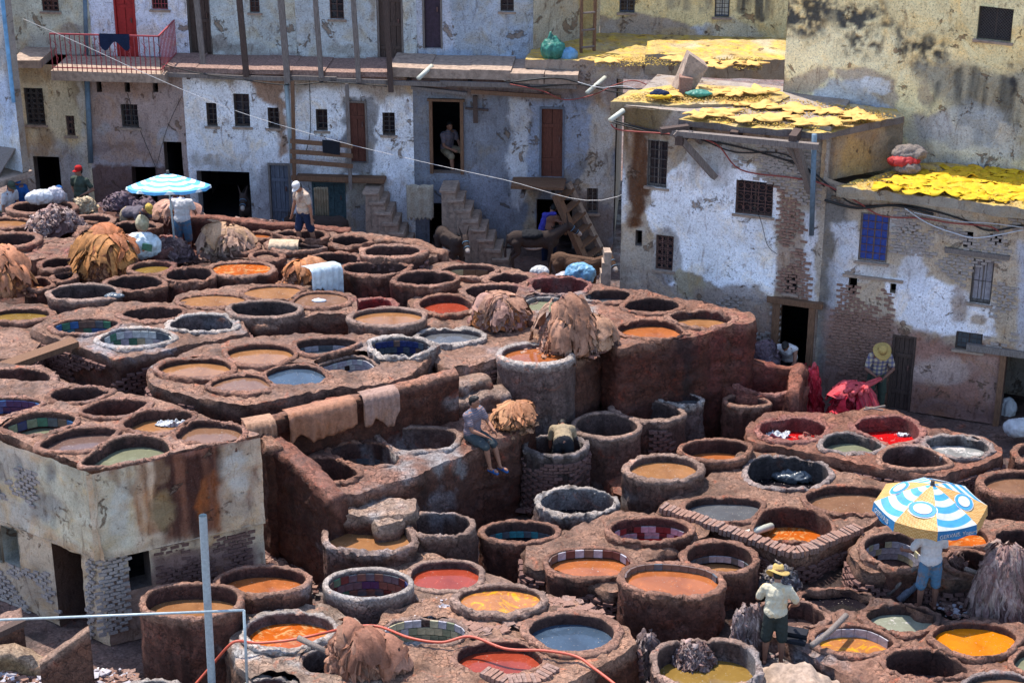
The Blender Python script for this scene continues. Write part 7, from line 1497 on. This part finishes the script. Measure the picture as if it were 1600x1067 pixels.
def striped(name, hub, n, c1, c2, c3=None, ph=0.0, band=7.0, wedge=None):
    m, t, b = nodes(name, .6, .3); p = pos(t)
    sub = N(t, 'VectorMath', operation='SUBTRACT'); t.links.new(p, sub.inputs[0]); sub.inputs[1].default_value = hub
    ln = N(t, 'VectorMath', operation='LENGTH'); sx = N(t, 'VectorMath', operation='MULTIPLY'); t.links.new(sub.outputs[0], sx.inputs[0]); sx.inputs[1].default_value = (1, 1, 0); t.links.new(sx.outputs[0], ln.inputs[0])
    mul = N(t, 'Math', operation='MULTIPLY'); t.links.new(ln.outputs['Value'], mul.inputs[0]); mul.inputs[1].default_value = band
    fr = N(t, 'Math', operation='FRACT'); t.links.new(mul.outputs[0], fr.inputs[0]); col = mixc(t, c1, c2, ramp(t, fr.outputs[0], [(.48, 0.0), (.52, 1.0)]))
    col = mixc(t, col, ramp(t, noise(t, p, 7, 5), [(.3, .75), (.6, 1.05)]), 1.0, 'MULTIPLY'); t.links.new(col, b.inputs['Base Color'])
    b.inputs['Transmission Weight'].default_value = 0; return name
def gold(name):
    m, t, b = nodes(name, .6, .3); p = pos(t); ck = N(t, 'TexChecker'); ck.inputs['Scale'].default_value = 34; t.links.new(p, ck.inputs[0]); ck.inputs[1].default_value = (.40, .20, .05, 1); ck.inputs[2].default_value = (.50, .31, .12, 1)
    t.links.new(mixc(t, ck.outputs[0], ramp(t, noise(t, p, 6, 5), [(.3, .8), (.6, 1.05)]), 1.0, 'MULTIPLY'), b.inputs['Base Color'])
hubN = P(1457, 757, 2.78); footN = (hubN.x, hubN.y + .05, .5)
Z0 = (0, 0, 0)
# object coordinates of the panels start at the pole foot
striped('par_blue', tuple(hubN - Vector(footN)), 8, (.04, .24, .48), (.42, .44, .43), band=4.2); gold('par_gold'); flat('par_blue_flat', (.04, .22, .42), .6, .3, .2); flat('par_valance', (.02, .14, .30), .6, .3, .3, 9)
radN = (P(1540, 800, 2.4) - P(1364, 785, 2.4)).length / 2 * 1.02
rN, ptsN = parasol(hubN, radN, .36, 8, 'weathered parasol of blue and white stripes with ochre panels over the man in denim shorts', footN, [('par_blue', 'par_valance'), ('par_gold', 'par_gold')], .17, rot=R(-90 - 4))
# ring emblems on the ochre panels, lettering on the front valance
for k in (1, 3, 5, 7):
    a = R(-94) + 2 * PI * (k + .5) / 8
    for rr_, mt, dz in ((.27, 'sack_white', .012), (.245, 'par_blue_flat', .02), (.165, 'sack_white', .028)):
        V = []; fs = []
        for j in range(24):
            th = 2 * PI * j / 24; u_ = rr_ * math.cos(th) * .95; v_ = rr_ * math.sin(th) * .62; rad_ = radN * .62 + v_; tt = rad_ / radN
            p = hubN + Vector((math.cos(a), math.sin(a), 0)) * rad_ * .94 + Vector((-math.sin(a), math.cos(a), 0)) * u_ + Vector((0, 0, -.36 * tt ** 1.35 + dz - .02)); V.append(p)
        MB().add(V, [tuple(range(24))]).build('emblem', mt, rN)
def lettering(txt, origin, xdir, up, size, mat, parent, name='lettering', extr=.003):
    cu = bpy.data.curves.new('t', 'FONT'); cu.body = txt; cu.size = size; cu.extrude = extr; to = bpy.data.objects.new('t', cu); COL.objects.link(to)
    me = bpy.data.meshes.new_from_object(to.evaluated_get(bpy.context.evaluated_depsgraph_get())); bpy.data.objects.remove(to)
    x = Vector(xdir).normalized(); u = Vector(up).normalized(); z = x.cross(u); M = Matrix((x, u, z)).transposed()
    vs = [Vector(origin) + M @ v.co for v in me.vertices]; fs = [tuple(p.vertices) for p in me.polygons]
    o = mesh(name, vs, fs, mat, parent, smooth=False); return o
def valtext(k, txt, mat, sz, f0=.06):
    e, lo = ptsN[k]; a, b = e[0], e[-1]; out = ((a + b) / 2 - hubN); out.z = 0; out.normalize(); d = b - a; a2, d2 = a, d
    if d.x < 0: a2, d2 = b, -d
    lettering(txt, a2 + d2 * f0 + Vector((0, 0, -.142)) + out * .022, d2, (0, 0, 1), sz, mat, rN)
fl_ = MB(); e, lo = ptsN[0]
oo = [o for o in rN.children if o.name.startswith('canopy_panel')]
valtext(0, 'GERVAIS. Yogurt', 'sack_white', .098, .04)
valtext(6, 'GERVAIS', 'sack_white', .125, .1)
hubF = P(262, 272, 4.15); footF = (hubF.x + .05, hubF.y, 2.0)
striped('par_far', tuple(hubF - Vector(footF)), 8, (.10, .36, .62), (.62, .66, .66), band=5.0)
radF = (P(326, 288, 3.85) - P(196, 288, 3.85)).length / 2
parasol(hubF, radF, .28, 8, 'pale blue and white striped parasol over the far vats', footF, [('par_far', 'par_far')], .06, rot=.2, tilt=.2)

# ---- sacks, rags
def sack(px, py, z, r, label, mat, sq=(1, 1, 1), seed=0, yaw=0, cat='sack', Y=None, name='sack', wr=.045, neck=None):
    c = PY(px, py, Y) if Y else P(px, py, z); mb = MB(); M = Matrix.Rotation(yaw, 3, 'Z'); ellip(mb, c, (r * sq[0], r * sq[1], r * sq[2]), M, 22)
    if neck: capsule(mb, c + Vector((0, 0, r * .6)), c + Vector(neck), r * .4, r * .12)
    o = fuse(mb, name, mat, None, max(.012, r * .06), wr * r / .3, seed, 2); me = o.data; n = len(me.vertices); a = np.empty(n * 3); me.vertices.foreach_get('co', a); a = a.reshape(-1, 3) - np.array(c); me.vertices.foreach_set('co', a.ravel()); o.location = c; return tag(o, label, cat)
sack(64, 308, 2.75, .32, 'silvery grey sack lying on the far left vat wall', 'sack_white', (1.15, .6, .6), 1, .3); sack(86, 305, 2.75, .28, 'grey translucent sack behind the silvery one', 'tile_pale', (.9, .6, .75), 2)
sack(864, 78, 0, .36, 'big green sack tied at the neck on the flat roof', 'sack_green', (.9, .7, .85), 3, Y=46.6, neck=(-.05, 0, .42)); sack(888, 86, 0, .26, 'blue and white bag beside the green sack', 'sack_blue', (1, .7, .75), 4, Y=46.6)
sack(907, 428, 0, .34, 'light blue plastic bag on the ground by the brown donkey', 'sack_blue', (1.1, .8, .8), 5, Y=41.6); sack(843, 424, 0, .2, 'small white plastic bag near the donkey hooves', 'sack_white', (1.2, .8, .7), 6, Y=42); sack(884, 432, 0, .2, 'crumpled grey blue bag left of the light blue one', 'tile_pale', (1.3, .8, .6), 7, Y=41.8)
sack(1575, 640, 0, .3, 'white sack standing inside the large dark opening', 'sack_white', (.6, .5, 1), 8, Y=36.6); sack(1592, 668, .35, .3, 'white sack lying on the floor of the large dark opening', 'sack_white', (1.1, .7, .7), 9)
# fertiliser sack, white with yellow band
o = sack(222, 384, 2.75, .42, 'open white and yellow fertiliser sack full of scraps', 'plastic_sheet', (1.05, .6, .75), 10, .3); m = MB(); c = Vector(o.location)
m.box(c + Vector((-.26, -.22, .05)), (.07, .02, .6), Matrix.Rotation(-.35, 3, 'Y')).build('yellow_band', 'tile_yellow', o); MB().box(c + Vector((.16, -.26, .06)), (.22, .02, .16), Matrix.Rotation(.2, 3, 'Y')).build('green_print', 'tile_green', o)
sack(222, 350, 2.95, .2, 'yellow cream rag beside the bending man', 'tile_cream', (.8, .8, 1.1), 11, cat='rag', name='rag')
# things on roofs
sack(1420, 240, 0, .42, 'folded patterned cloth bundle with a red side on the yellow hide roof', 'wood_grey', (.95, .6, .45), 12, Y=37.9, cat='bundle', name='cloth_bundle'); sack(1412, 252, 0, .36, 'red cushion under the patterned bundle', 'paint_red', (.95, .6, .35), 13, Y=37.75, cat='cushion', name='cushion'); sack(1418, 262, 0, .34, 'grey stained sack below the red cushion', 'wood_grey', (.9, .6, .4), 14, Y=37.7)
sack(1030, 146, 6.3, .2, 'dark blue rag on the whitewashed house roof edge', 'c_navy', (1.1, .6, .4), 15, cat='rag', name='rag'); sack(1092, 146, 6.25, .22, 'green rag lying on the flat roof', 'sack_green', (1.4, .6, .35), 16, cat='rag', name='rag'); sack(1030, 150, 6.25, .2, 'yellow rag under the dark blue one', 'yellow_hide', (1.4, .7, .3), 17, cat='rag', name='rag')
m = MB(); q = P(1078, 138, 6.2); m.box(q + Vector((0, 0, .3)), (.42, .3, .75), Matrix.Rotation(.4, 3, 'Y'), .06); o = m.build('plaster_slab', 'stone_step', None, shift=tuple(q)); tag(o, 'broken pale masonry lump standing on the flat roof', 'masonry')
m = MB(); q = P(1070, 142, 6.2); m.box(q + Vector((0, 0, .15)), (.3, .25, .32), None, .03); o = m.build('plaster_slab', 'brick_clay', None, shift=tuple(q)); tag(o, 'small ochre block beside the broken lump on the roof', 'masonry')
# rags on the balcony
m = MB(); a = FL.at(ux(168, 50), bz + .88, .7); b = FL.at(ux(214, 50), bz + .88, .7); n_ = 14; V = []
for j in range(n_):
    for i in range(6): V.append(a.lerp(b, j / (n_ - 1)) + Vector((0, -.02 - .03 * math.sin(j * 1.1) * i / 5, .02 - (.30 + .12 * math.sin(j * .7)) * i / 5)))
    for i in range(3): V.append(a.lerp(b, j / (n_ - 1)) + Vector((0, .03, .02 - .15 * i / 2)))
o = m.add(V, [(j * 9 + i, j * 9 + i + 1, (j + 1) * 9 + i + 1, (j + 1) * 9 + i) for j in range(n_ - 1) for i in list(range(5)) + [6, 7]]).build('laundry', 'c_navy', None, True, shift=tuple(a)); tag(o, 'dark navy garment drying over the red balcony railing', 'laundry')

# ---- yellow hides and wool on the roofs
NUM = ['first', 'second', 'third', 'fourth', 'fifth', 'sixth', 'seventh', 'eighth', 'ninth', 'tenth', 'eleventh', 'twelfth']
ROW = ['rearmost', 'second', 'third', 'fourth', 'fifth', 'front']
def roofhide(x, y, z, r, mat, label, seed, grp):
    rng = random.Random(seed); c = P(x, y, z); n = 26; V = [tuple(c)]; k = rng.uniform(0, 6)
    rr = [r * (1 + .28 * math.sin(4 * t * 2 * PI / n + k) + .16 * math.sin(7 * t * 2 * PI / n + k * 2) + rng.uniform(-.08, .08)) for t in range(n)]
    for f in (.5, 1): V += [(c.x + rr[t] * f * math.cos(2 * PI * t / n) * 1.25, c.y + rr[t] * f * math.sin(2 * PI * t / n) * .8, 0) for t in range(n)]
    V = np.array(V); V[:, 2] = z + .055 + np.abs(fbm(np.c_[V[:, :2], np.full(len(V), seed * .1)], 5, 3, seed)) * .16
    F = [(0, 1 + i, 1 + (i + 1) % n) for i in range(n)] + [(1 + i, 1 + n + i, 1 + n + (i + 1) % n, 1 + (i + 1) % n) for i in range(n)]
    o = mesh('yellow_hide', V, F, mat, None, smooth=True, shift=tuple(c)); o.modifiers.new('t', 'SOLIDIFY').thickness = .012; return tag(o, label, 'hide', grp)
rng = random.Random(4); rows = [(272, 1500, 1610, 34), (279, 1440, 1620, 36), (287, 1400, 1630, 38), (296, 1380, 1640, 40), (304, 1440, 1640, 40), (312, 1510, 1640, 40)]
i = 0
for ri_, (y, xa, xb, st) in enumerate(rows):
    x = xa + (i % 2) * 10; ci_ = 0
    while x < xb:
        roofhide(x + rng.uniform(-4, 4), y + rng.uniform(-1.5, 1.5), ztR, rng.uniform(.26, .34), 'yellow_bright' if rng.random() < .6 else 'yellow_hide', 'yellow hide drying on the rubble house roof, %s row, %s from the left' % (ROW[ri_], NUM[ci_]), i, 'yellow hides on the rubble house roof'); x += st; i += 1; ci_ += 1
for k_, (x, y) in enumerate(sorted(((1150, 165), (1190, 170), (1240, 174), (1290, 178), (1125, 180), (1215, 188), (1265, 196), (1330, 182), (1170, 190), (1100, 184), (1345, 190), (1300, 196)))): roofhide(x, y, 6.05, rng.uniform(.26, .38), 'ochre_hide', 'pale ochre hide laid flat on the projecting roof, %s from the left' % NUM[k_], i, 'ochre hides on the projecting roof'); i += 1
for k_, (x, y) in enumerate(((1040, 152), (1110, 148), (1150, 150), (1185, 146))): roofhide(x, y, 6.15, .3, 'ochre_hide', 'pale ochre hide on the whitewashed house corner roof, %s from the left' % NUM[k_], i, 'ochre hides on the corner roof'); i += 1
for k_, (x, y) in enumerate(((950, 100), (1060, 96), (1100, 98), (1120, 108), (1140, 102), (1175, 104))): roofhide(x, y, 5.27, .26, 'ochre_hide', 'ochre hide scrap on the shaded back roof, %s from the left' % NUM[k_], i, 'ochre hides on the back roof'); i += 1
def scraps(name, label, poly, z, n, mats, size, seed, cat='scraps', flatn=.6):
    rng = random.Random(seed); x0 = min(p[0] for p in poly); x1 = max(p[0] for p in poly); y0 = min(p[1] for p in poly); y1 = max(p[1] for p in poly); mb = MB(); k = 0
    while k < n:
        x, y = rng.uniform(x0, x1), rng.uniform(y0, y1)
        if not bool(inpoly(np.array([x]), np.array([y]), poly)[0]): continue
        c = P(x, y, z) + Vector((0, 0, rng.uniform(.0, .05))); k += 1
        if any(abs(v_.c[0] - c.x) < 1.6 and abs(v_.c[1] - c.y) < 1.6 and abs(v_.z - z) < 1.2 and bool(v_.inside(np.array([c.x]), np.array([c.y]), .12)[0]) for v_ in VATS): continue
        s_ = rng.uniform(*size); M = Matrix.Rotation(rng.uniform(0, 6), 3, 'Z') @ Matrix.Rotation(rng.uniform(-.5, .5) * (.1 if flatn < .3 else 1), 3, 'X'); mb.mi = rng.randrange(len(mats)); mb.box(c, (s_ * rng.uniform(.6, 1.6), s_, s_ * flatn * rng.uniform(.5, 1)), M, s_ * .2)
    o = mb.build(name, mats, None, shift=tuple(P((x0 + x1) / 2, (y0 + y1) / 2, z))); return tag(o, label, cat, kind='stuff')
scraps('wool_scraps', 'yellow wool tufts strewn over the projecting roof', [(1075, 186), (1180, 196), (1280, 203), (1400, 184), (1390, 176), (1230, 156), (1130, 170)], 6.05, 3200, ['wool', 'ochre_hide', 'wool_dirty'], (.008, .026), 1)
scraps('wool_scraps', 'yellow wool tufts on the corner roof of the whitewashed house', [(965, 156), (1075, 162), (1210, 157), (1195, 142), (1060, 137)], 6.14, 2200, ['wool', 'ochre_hide', 'wool_dirty'], (.008, .026), 2)
scraps('wool_scraps', 'greenish wool tufts on the back roof in shade', [(925, 106), (1060, 104), (1190, 112), (1195, 92), (950, 90)], 5.24, 1800, ['wool', 'wool_dirty'], (.008, .026), 3)
scraps('wool_scraps', 'cream scraps along the rubble house roof', [(1320, 290), (1480, 305), (1600, 325), (1600, 262), (1420, 265)], ztR + .04, 1600, ['wool', 'yellow_hide', 'wool_dirty'], (.008, .026), 4)
YM = ['rubble', 'brick_dark', 'brick_clay']
scraps('rubble', 'broken brick and hide scraps on the floor of the lower yard', [(760, 760), (850, 755), (860, 800), (745, 800)], .1, 260, YM, (.04, .14), 5); scraps('rubble', 'pale gravel between the vats and the doorway', [(1100, 640), (1135, 600), (1180, 640), (1170, 680), (1110, 680)], .05, 500, ['rubble', 'tile_pale', 'brick_clay'], (.02, .07), 6)
scraps('rubble', 'scraps lying in the gap left of the white cylinder', [(395, 860), (440, 840), (470, 880), (500, 930), (440, 900)], .1, 300, YM, (.03, .1), 7); scraps('rubble', 'grey muck and scraps between the cylinder and the golden vat', [(650, 940), (705, 935), (715, 965), (650, 970)], 1.0, 300, ['tile_pale', 'rubble'], (.02, .06), 8)
scraps('rubble', 'loose stones on the middle terrace', [(380, 400), (640, 470), (900, 490), (640, 600), (240, 600), (60, 500)], 1.93, 500, YM, (.03, .1), 9); scraps('rubble', 'mud and scraps on the far terrace', [(0, 330), (420, 345), (560, 365), (420, 405), (40, 440)], 1.95, 900, YM, (.03, .11), 10)
scraps('rubble', 'wet scraps around the bare feet of the parasol man', [(1440, 925), (1600, 915), (1600, 975), (1480, 965)], .52, 900, ['rubble', 'brick_dark', 'tile_maroon', 'tile_pale'], (.02, .07), 11)
scraps('rubble', 'broken stones at the bottom left corner', [(-20, 1010), (60, 1040), (210, 1050), (230, 1090), (-20, 1090)], .4, 500, ['rubble', 'tile_pale', 'brick_clay'], (.03, .12), 12); scraps('rubble', 'dark scraps round the foot of the barrel vat', [(985, 1000), (1150, 940), (1180, 1000), (1030, 1010)], .1, 400, YM, (.03, .1), 13)
scraps('paving_stones', 'uneven stone slabs on top of the block between the blue and golden vats', [(720, 962), (840, 930), (900, 940), (960, 965), (820, 985), (700, 1000), (725, 985)], 1.06, 260, ['brick_clay', 'rubble', 'brick_clay'], (.10, .15), 14, flatn=.22)
# soldier course of bricks along the square block
def course(pts, z, label, step=.078, mat='brick_clay', sz=(.062, .24, .11), fan=0, inward=.06):
    r = tag(empty('brick_coping', tuple(P(*pts[0], z))), label, 'coping'); w3 = [P(x, y, z) for x, y in pts]; me = bpy.data.meshes.new('brick'); b = MB().box((0, 0, 0), sz, None, .004); me.from_pydata(b.v, [], b.f); me.materials.append(MATS[mat])
    me2 = me.copy(); me2.materials[0] = MATS['rubble']
    for a, b2 in zip(w3[:-1], w3[1:]):
        d = b2 - a; L = d.length; n = max(1, int(L / step)); ang = math.atan2(d.y, d.x)
        for i in range(n):
            p = a + d * ((i + .5) / n); o = link('brick', me if random.random() < .6 else me2, r); nr = Vector((-d.y, d.x, 0)).normalized() * inward; o.location = p + nr + Vector((0, 0, random.uniform(-.015, .02))) - r.location; o.rotation_euler = (random.uniform(-.06, .06), random.uniform(-.05, .05), ang + random.uniform(-.06, .06))
    return r
course([(1032, 795), (1100, 818), (1170, 843), (1236, 866), (1262, 862), (1346, 826)], 1.03, 'soldier course of bricks edging the square vat block')
course([(752, 1052), (795, 1070), (845, 1064), (870, 1046)], 1.1, 'fan of bricks at the near rim of the dark red vat', .07)
course([(1302, 770), (1300, 756)], 1.1, 'few loose pale bricks between the tan orange vats', .09) if False else None

# ---- poles, pipes, planks, hose, cables
def rod(name, pts, r, mat, label, cat, n=10, kind=None):
    c = Vector(pts[0]); m = MB(); m.tube(pts, r, n); o = m.build(name, mat, None, True, shift=tuple(c)); return tag(o, label, cat)
q = P(331, 1085, .6); tp = PY(317, 805, q.y); 
m = MB(); m.tube([q - Vector((0, 0, .6)), tp], .062, 16, False); m.tube([q - Vector((0, 0, .6)), tp - Vector((0, 0, .002))], .05, 16, False); o = m.build('metal_pole', 'galvanised', None, True, shift=tuple(q)); tag(o, 'thick grey metal pole standing near the bottom left', 'pole')
pk = P(386, 1064, 1.1); top_ = PY(381, 953, pk.y); lft = PY(-25, 969, pk.y + .3)
rod('thin_post', [pk - Vector((0, 0, .2)), top_], .022, 'galvanised', 'thin galvanised post at the orange swirling vat', 'post'); rod('handrail', [top_, lft], .02, 'galvanised', 'thin metal rail running from the left edge to the thin post', 'rail')
hs = [P(300, 1075, .5), P(330, 1040, .8), P(356, 1010, 1.2), P(372, 1001, 1.3), P(400, 1004, 1.25), P(450, 1000, 1.3), P(500, 990, 1.35), P(545, 980, 1.15), P(590, 978, 1.15), P(640, 996, 1.2), P(690, 1003, 1.2), P(735, 994, 1.25), P(790, 1013, 1.2), P(850, 1016, 1.22), P(900, 1025, 1.2), P(930, 1045, 1.18), P(965, 1072, 1.15), P(990, 1095, 1.1)]
rod('hose', spline(hs, 8), .024, 'hose_red', 'orange red hose looping across the near vats', 'hose', 8)
rod('wooden_pole', [P(466, 996, 1.35), P(520, 1022, 1.25)], [.05, .045], 'wood_grey', 'grey wooden stick poking into the brown hide heap', 'pole'); rod('wooden_pole', spline([P(1268, 1008, 1.0), P(1282, 998, 1.0), P(1298, 985, 1.02), P(1322, 961, 1.0)], 6), [.05] * 19, 'wood_grey', 'pale crooked branch lying across the light orange vat', 'pole')
rod('wooden_pole', [P(1384, 932, .5), P(1430, 887, 1.12)], [.05, .04], 'wood_grey', 'long grey pole leaning on the broken vat', 'pole'); rod('wooden_pole', [P(1405, 938, .5), P(1432, 912, .8)], [.07, .065], 'wood_blue', 'short dark log beside the leaning pole', 'log'); rod('wooden_pole', [P(1508, 888, 1.1), P(1530, 896, 1.1)], [.04, .04], 'wood_grey', 'pole end right of the parasol man', 'pole')
rod('drain_pipe', [P(1160, 836, 1.0), P(1205, 822, .75)], [.07, .07], 'pvc', 'grey pipe lying in the brick edged square vat', 'pipe')
rod('drain_pipe', [FL.px(138, 122, .12), FL.px(144, 252, .12)], .07, 'pipe_blue', 'blue grey drainpipe between the cream and mauve houses', 'pipe'); rod('drain_pipe', [FL.px(449, 128, .14), FL.px(459, 262, .14)], .06, 'galvanised', 'pale drainpipe left of the timber landing', 'pipe')
rod('drain_pipe', [FU.px(134, -20, .1), FU.px(137, 86, .1)], .055, 'pipe_blue', 'grey pipe running down the upper wall behind the balcony', 'pipe')
rod('drain_pipe', [B2.px(1281, 198, .55), B2.px(1271, 362, .2)], .055, 'pipe_blue', 'blue grey drainpipe hanging from the projecting roof', 'pipe')
for a, b, l in (((660, 110), (676, 101), 'the grey cement house gallery'), ((920, 132), (946, 119), 'the roof behind the corner'), ): rod('water_spout', [FL.px(*a, .75), FL.px(*b, .15)], .06, 'pvc', 'short pale spout pipe sticking out of ' + l, 'spout')
rod('water_spout', [B2.px(964, 178, .5), B2.px(976, 171, .1)], .055, 'pvc', 'short pale spout on the rust streaked corner', 'spout')
m = MB(); a = P(-8, 578, 2.5); b = P(118, 534, 2.62); m.bar(a, b, .3, .12); o = m.build('plank_bridge', 'wood_brown', None, shift=tuple(a)); tag(o, 'thick brown plank bridging the dark gap at the left', 'plank')
m = MB(); a = P(1228, 984, .98); b = P(1262, 990, .98); m.bar(a, b, .2, .06); m.bar(a + Vector((-.02, -.12, -.08)), b + Vector((-.04, -.12, -.08)), .18, .06); o = m.build('wet_planks', 'cloth_black', None, shift=tuple(a)); tag(o, 'two wet black boards stacked on the rim by the man in shorts', 'boards')
m = MB(); a = P(-10, 992, 1.2); b = P(38, 970, 1.25); m.bar(a, b, .14, .1); o = m.build('dark_timber', 'wood_dark', None, shift=tuple(a)); tag(o, 'dark timber on the slab at the lower left edge', 'timber')
m = MB(); a = P(1272, 632, 1.0); b = P(1292, 630, 1.0); 
m.bar(P(1350, 640, 1.3), P(1383, 634, 1.3), .03, .03); m.bar(P(1352, 636, 1.3), P(1380, 641, 1.3), .025, .025); o = m.build('sticks', 'wood_grey', None, shift=tuple(P(1350, 640, 1.3))); tag(o, 'pale crossed sticks on the rim of the three cornered scarlet vat', 'sticks')
# clothes line in front of the houses
ln = [FL.px(64, 8, 1.4), FL.px(160, 50, 1.4), FL.px(250, 90, 1.45), FL.px(380, 143, 1.5), FL.px(520, 184, 1.6), FL.px(650, 212, 1.8), FL.px(800, 230, 2.5), FL.px(950, 240, 3.5), B2.px(1085, 241, .02)]
rod('clothes_line', spline(ln, 6), .0065, 'rope', 'thin white line sagging in front of all the houses', 'line', 5)
def cable(pts, label, mat='cable_black', r=.012, pl=B2, off=.07, wob=.02):
    ps = [pl.px(x, y, off + random.uniform(-.01, .03)) for x, y in pts]; return rod('cable', spline(ps, 6), r, mat, label, 'cable', 5)
cable([(953, 185), (1000, 198), (1075, 213), (1140, 225), (1200, 240), (1262, 262), (1300, 292), (1340, 318), (1420, 320), (1500, 340), (1545, 358), (1600, 350)], 'black cable sagging along both right hand houses', r=.02); cable([(955, 188), (1020, 205), (1090, 214), (1150, 236), (1230, 240), (1290, 290)], 'second black cable below the projecting roof', off=.1, r=.016)
cable([(957, 192), (975, 201), (1060, 208), (1120, 222), (1160, 262), (1240, 275), (1290, 285), (1340, 312), (1380, 334), (1440, 338), (1490, 345), (1545, 350), (1562, 358)], 'red cable running along the right hand houses', 'cable_red', .016, off=.12); cable([(1415, 322), (1450, 345), (1490, 360), (1530, 368), (1600, 356)], 'white cable looping under the yellow hide roof', 'cable_white', .014, off=.12); cable([(1430, 328), (1500, 342), (1550, 345), (1600, 352)], 'second white cable under the yellow hide roof', 'cable_white', .01, off=.15)
cable([(1290, 310), (1340, 322), (1400, 318), (1460, 332)], 'thick black cable bundle below the roof corner', r=.028, off=.1)
for off_, pts, lab, mt, r_ in ((.5, [(800, 120), (870, 113), (915, 122), (960, 128), (1010, 130), (1055, 122), (1075, 135)], 'black cable bundle across the brown parapet', 'cable_black', .022), (.55, [(800, 122), (850, 132), (885, 146), (930, 138), (965, 122), (1000, 118), (1050, 146)], 'red cable looping over the brown parapet', 'cable_red', .013), (.6, [(905, 118), (940, 126), (980, 124), (1020, 138), (1060, 132)], 'white cable over the brown parapet', 'cable_white', .01), (.45, [(790, 118), (830, 128), (900, 124), (950, 134), (1010, 142), (1060, 140)], 'lower black cable on the brown parapet', 'cable_black', .016)): cable(pts, lab, mt, r_, FL, off_)
for pts, lab in (([(285, 100), (300, 140), (330, 180), (372, 250)], 'thin'), ): pass
cable([(200, 145), (215, 190), (238, 245), (246, 262)], 'thin dark wire hanging down the mauve wall', r=.008, pl=FL); cable([(246, 258), (262, 200), (285, 150)], 'thin wire running up the mauve wall', r=.007, pl=FL); cable([(484, 120), (486, 200), (478, 240)], 'dark wire behind the timber landing', r=.01, pl=FL)
cable([(1150, 300), (1185, 330), (1200, 380), (1215, 395)], 'thin dark wire below the ornate window', r=.007); cable([(260, 92), (320, 106), (400, 118), (460, 124), (520, 120), (610, 126)], 'dark cable along the gallery edge', r=.014, pl=FL, off=.5)
# ladder by the ochre wall
r = tag(empty('ladder', tuple(FU.at(ux(905), rz, -1))), 'rough wooden ladder leaning on the ochre side wall', 'ladder')
la, lb = PY(908, 90, 47.0), PY(928, 88, 47.2)
for p_, dx in ((la, .0), (lb, .03)): MB().tube([p_ - Vector((0, 0, .1)), p_ + Vector((dx, .3, 2.2))], .045, 7).build('side_rail', 'wood_brown', r)
for i in range(5): MB().tube([la + Vector((0, .07 * i, .25 + .42 * i)), lb + Vector((.01 * i, .07 * i, .25 + .42 * i))], .03, 6).build('rung', 'wood_grey', r)
# grey plastic sheet at the lower right, awning at the far left, scraps floating
V = []; n_, m_ = 34, 22
for j in range(n_):
    for i in range(m_): p = P(1182 + 130 * j / (n_ - 1) + i * 1.5, 1028 + 62 * i / (m_ - 1) + j * .75, .85); V.append((p.x, p.y, .62 + .25 * math.sin(PI * j / (n_ - 1)) - .3 * (i / m_) ** 2))
V = np.array(V); V[:, 2] += np.abs(fbm(V, 3.5, 4, 2)) * .22; o = mesh('plastic_sheet', V, [(j * m_ + i, j * m_ + i + 1, (j + 1) * m_ + i + 1, (j + 1) * m_ + i) for j in range(n_ - 1) for i in range(m_ - 1)], 'sack_white', None, shift=tuple(V.mean(0))); tag(o, 'crumpled grey white sheet cut by the bottom edge near the man in shorts', 'sheet'); o.data.materials[0] = MATS['stone_step']
for x, y, z, s_, lab in ((265, 662, 3.2, .16, 'white foam blob floating in the tan vat on the left roof'), (1216, 681, .89, .17, 'white foam patch on the scarlet vat under the hanging red hides'), (1412, 680, .87, .12, 'white foam patch on the three cornered scarlet vat'), (498, 470, 2.56, .1, 'white scrap floating in the pinkish brown vat'), (1248, 742, .62, .34, 'grey rag lying in the black vat'), (178, 462, 2.6, .14, 'small black rag hanging over a vat rim')):
    sack(x, y, z, s_, lab, 'sack_white' if 'white' in lab else 'tile_slate', (1.6, .8, .09 if 'foam' in lab else .45), int(x), wr=.28 if 'foam' in lab else .06, cat='foam' if 'foam' in lab else 'scrap', name='foam' if 'foam' in lab else 'scrap')
for q in ((-12.9, 44.6, 'upper'),):
    m = MB(); a = FLW.px(-20, 262, 1.2); m.add([a, FLW.px(26, 272, .7), FLW.px(24, 232, .0), FLW.px(-20, 226, .0)], [(0, 1, 2, 3)]); o = m.build('awning', 'wood_grey', None, shift=tuple(a)); o.modifiers.new('t', 'SOLIDIFY').thickness = .03; tag(o, 'drab cloth awning at the far left above the seated men', 'awning')
# far terrace back wall
wallpath('terrace_wall', [(230, 338, 2.45), (330, 340, 2.5), (430, 352, 2.5), (545, 360, 2.45)], .3, 1.5, 'low reddish wall along the back of the far terrace', cols=((.30, .15, .12), (.16, .06, .05)))
wallpath('terrace_wall', [(20, 336, 2.45), (110, 345, 2.45), (150, 350, 2.4)], .25, 1.5, 'low wall in front of the far left vats')
wallpath('terrace_wall', [(560, 372, 2.5), (640, 380, 2.5), (690, 398, 2.4)], .35, 1.0, 'earthen wall edge before the stairs')
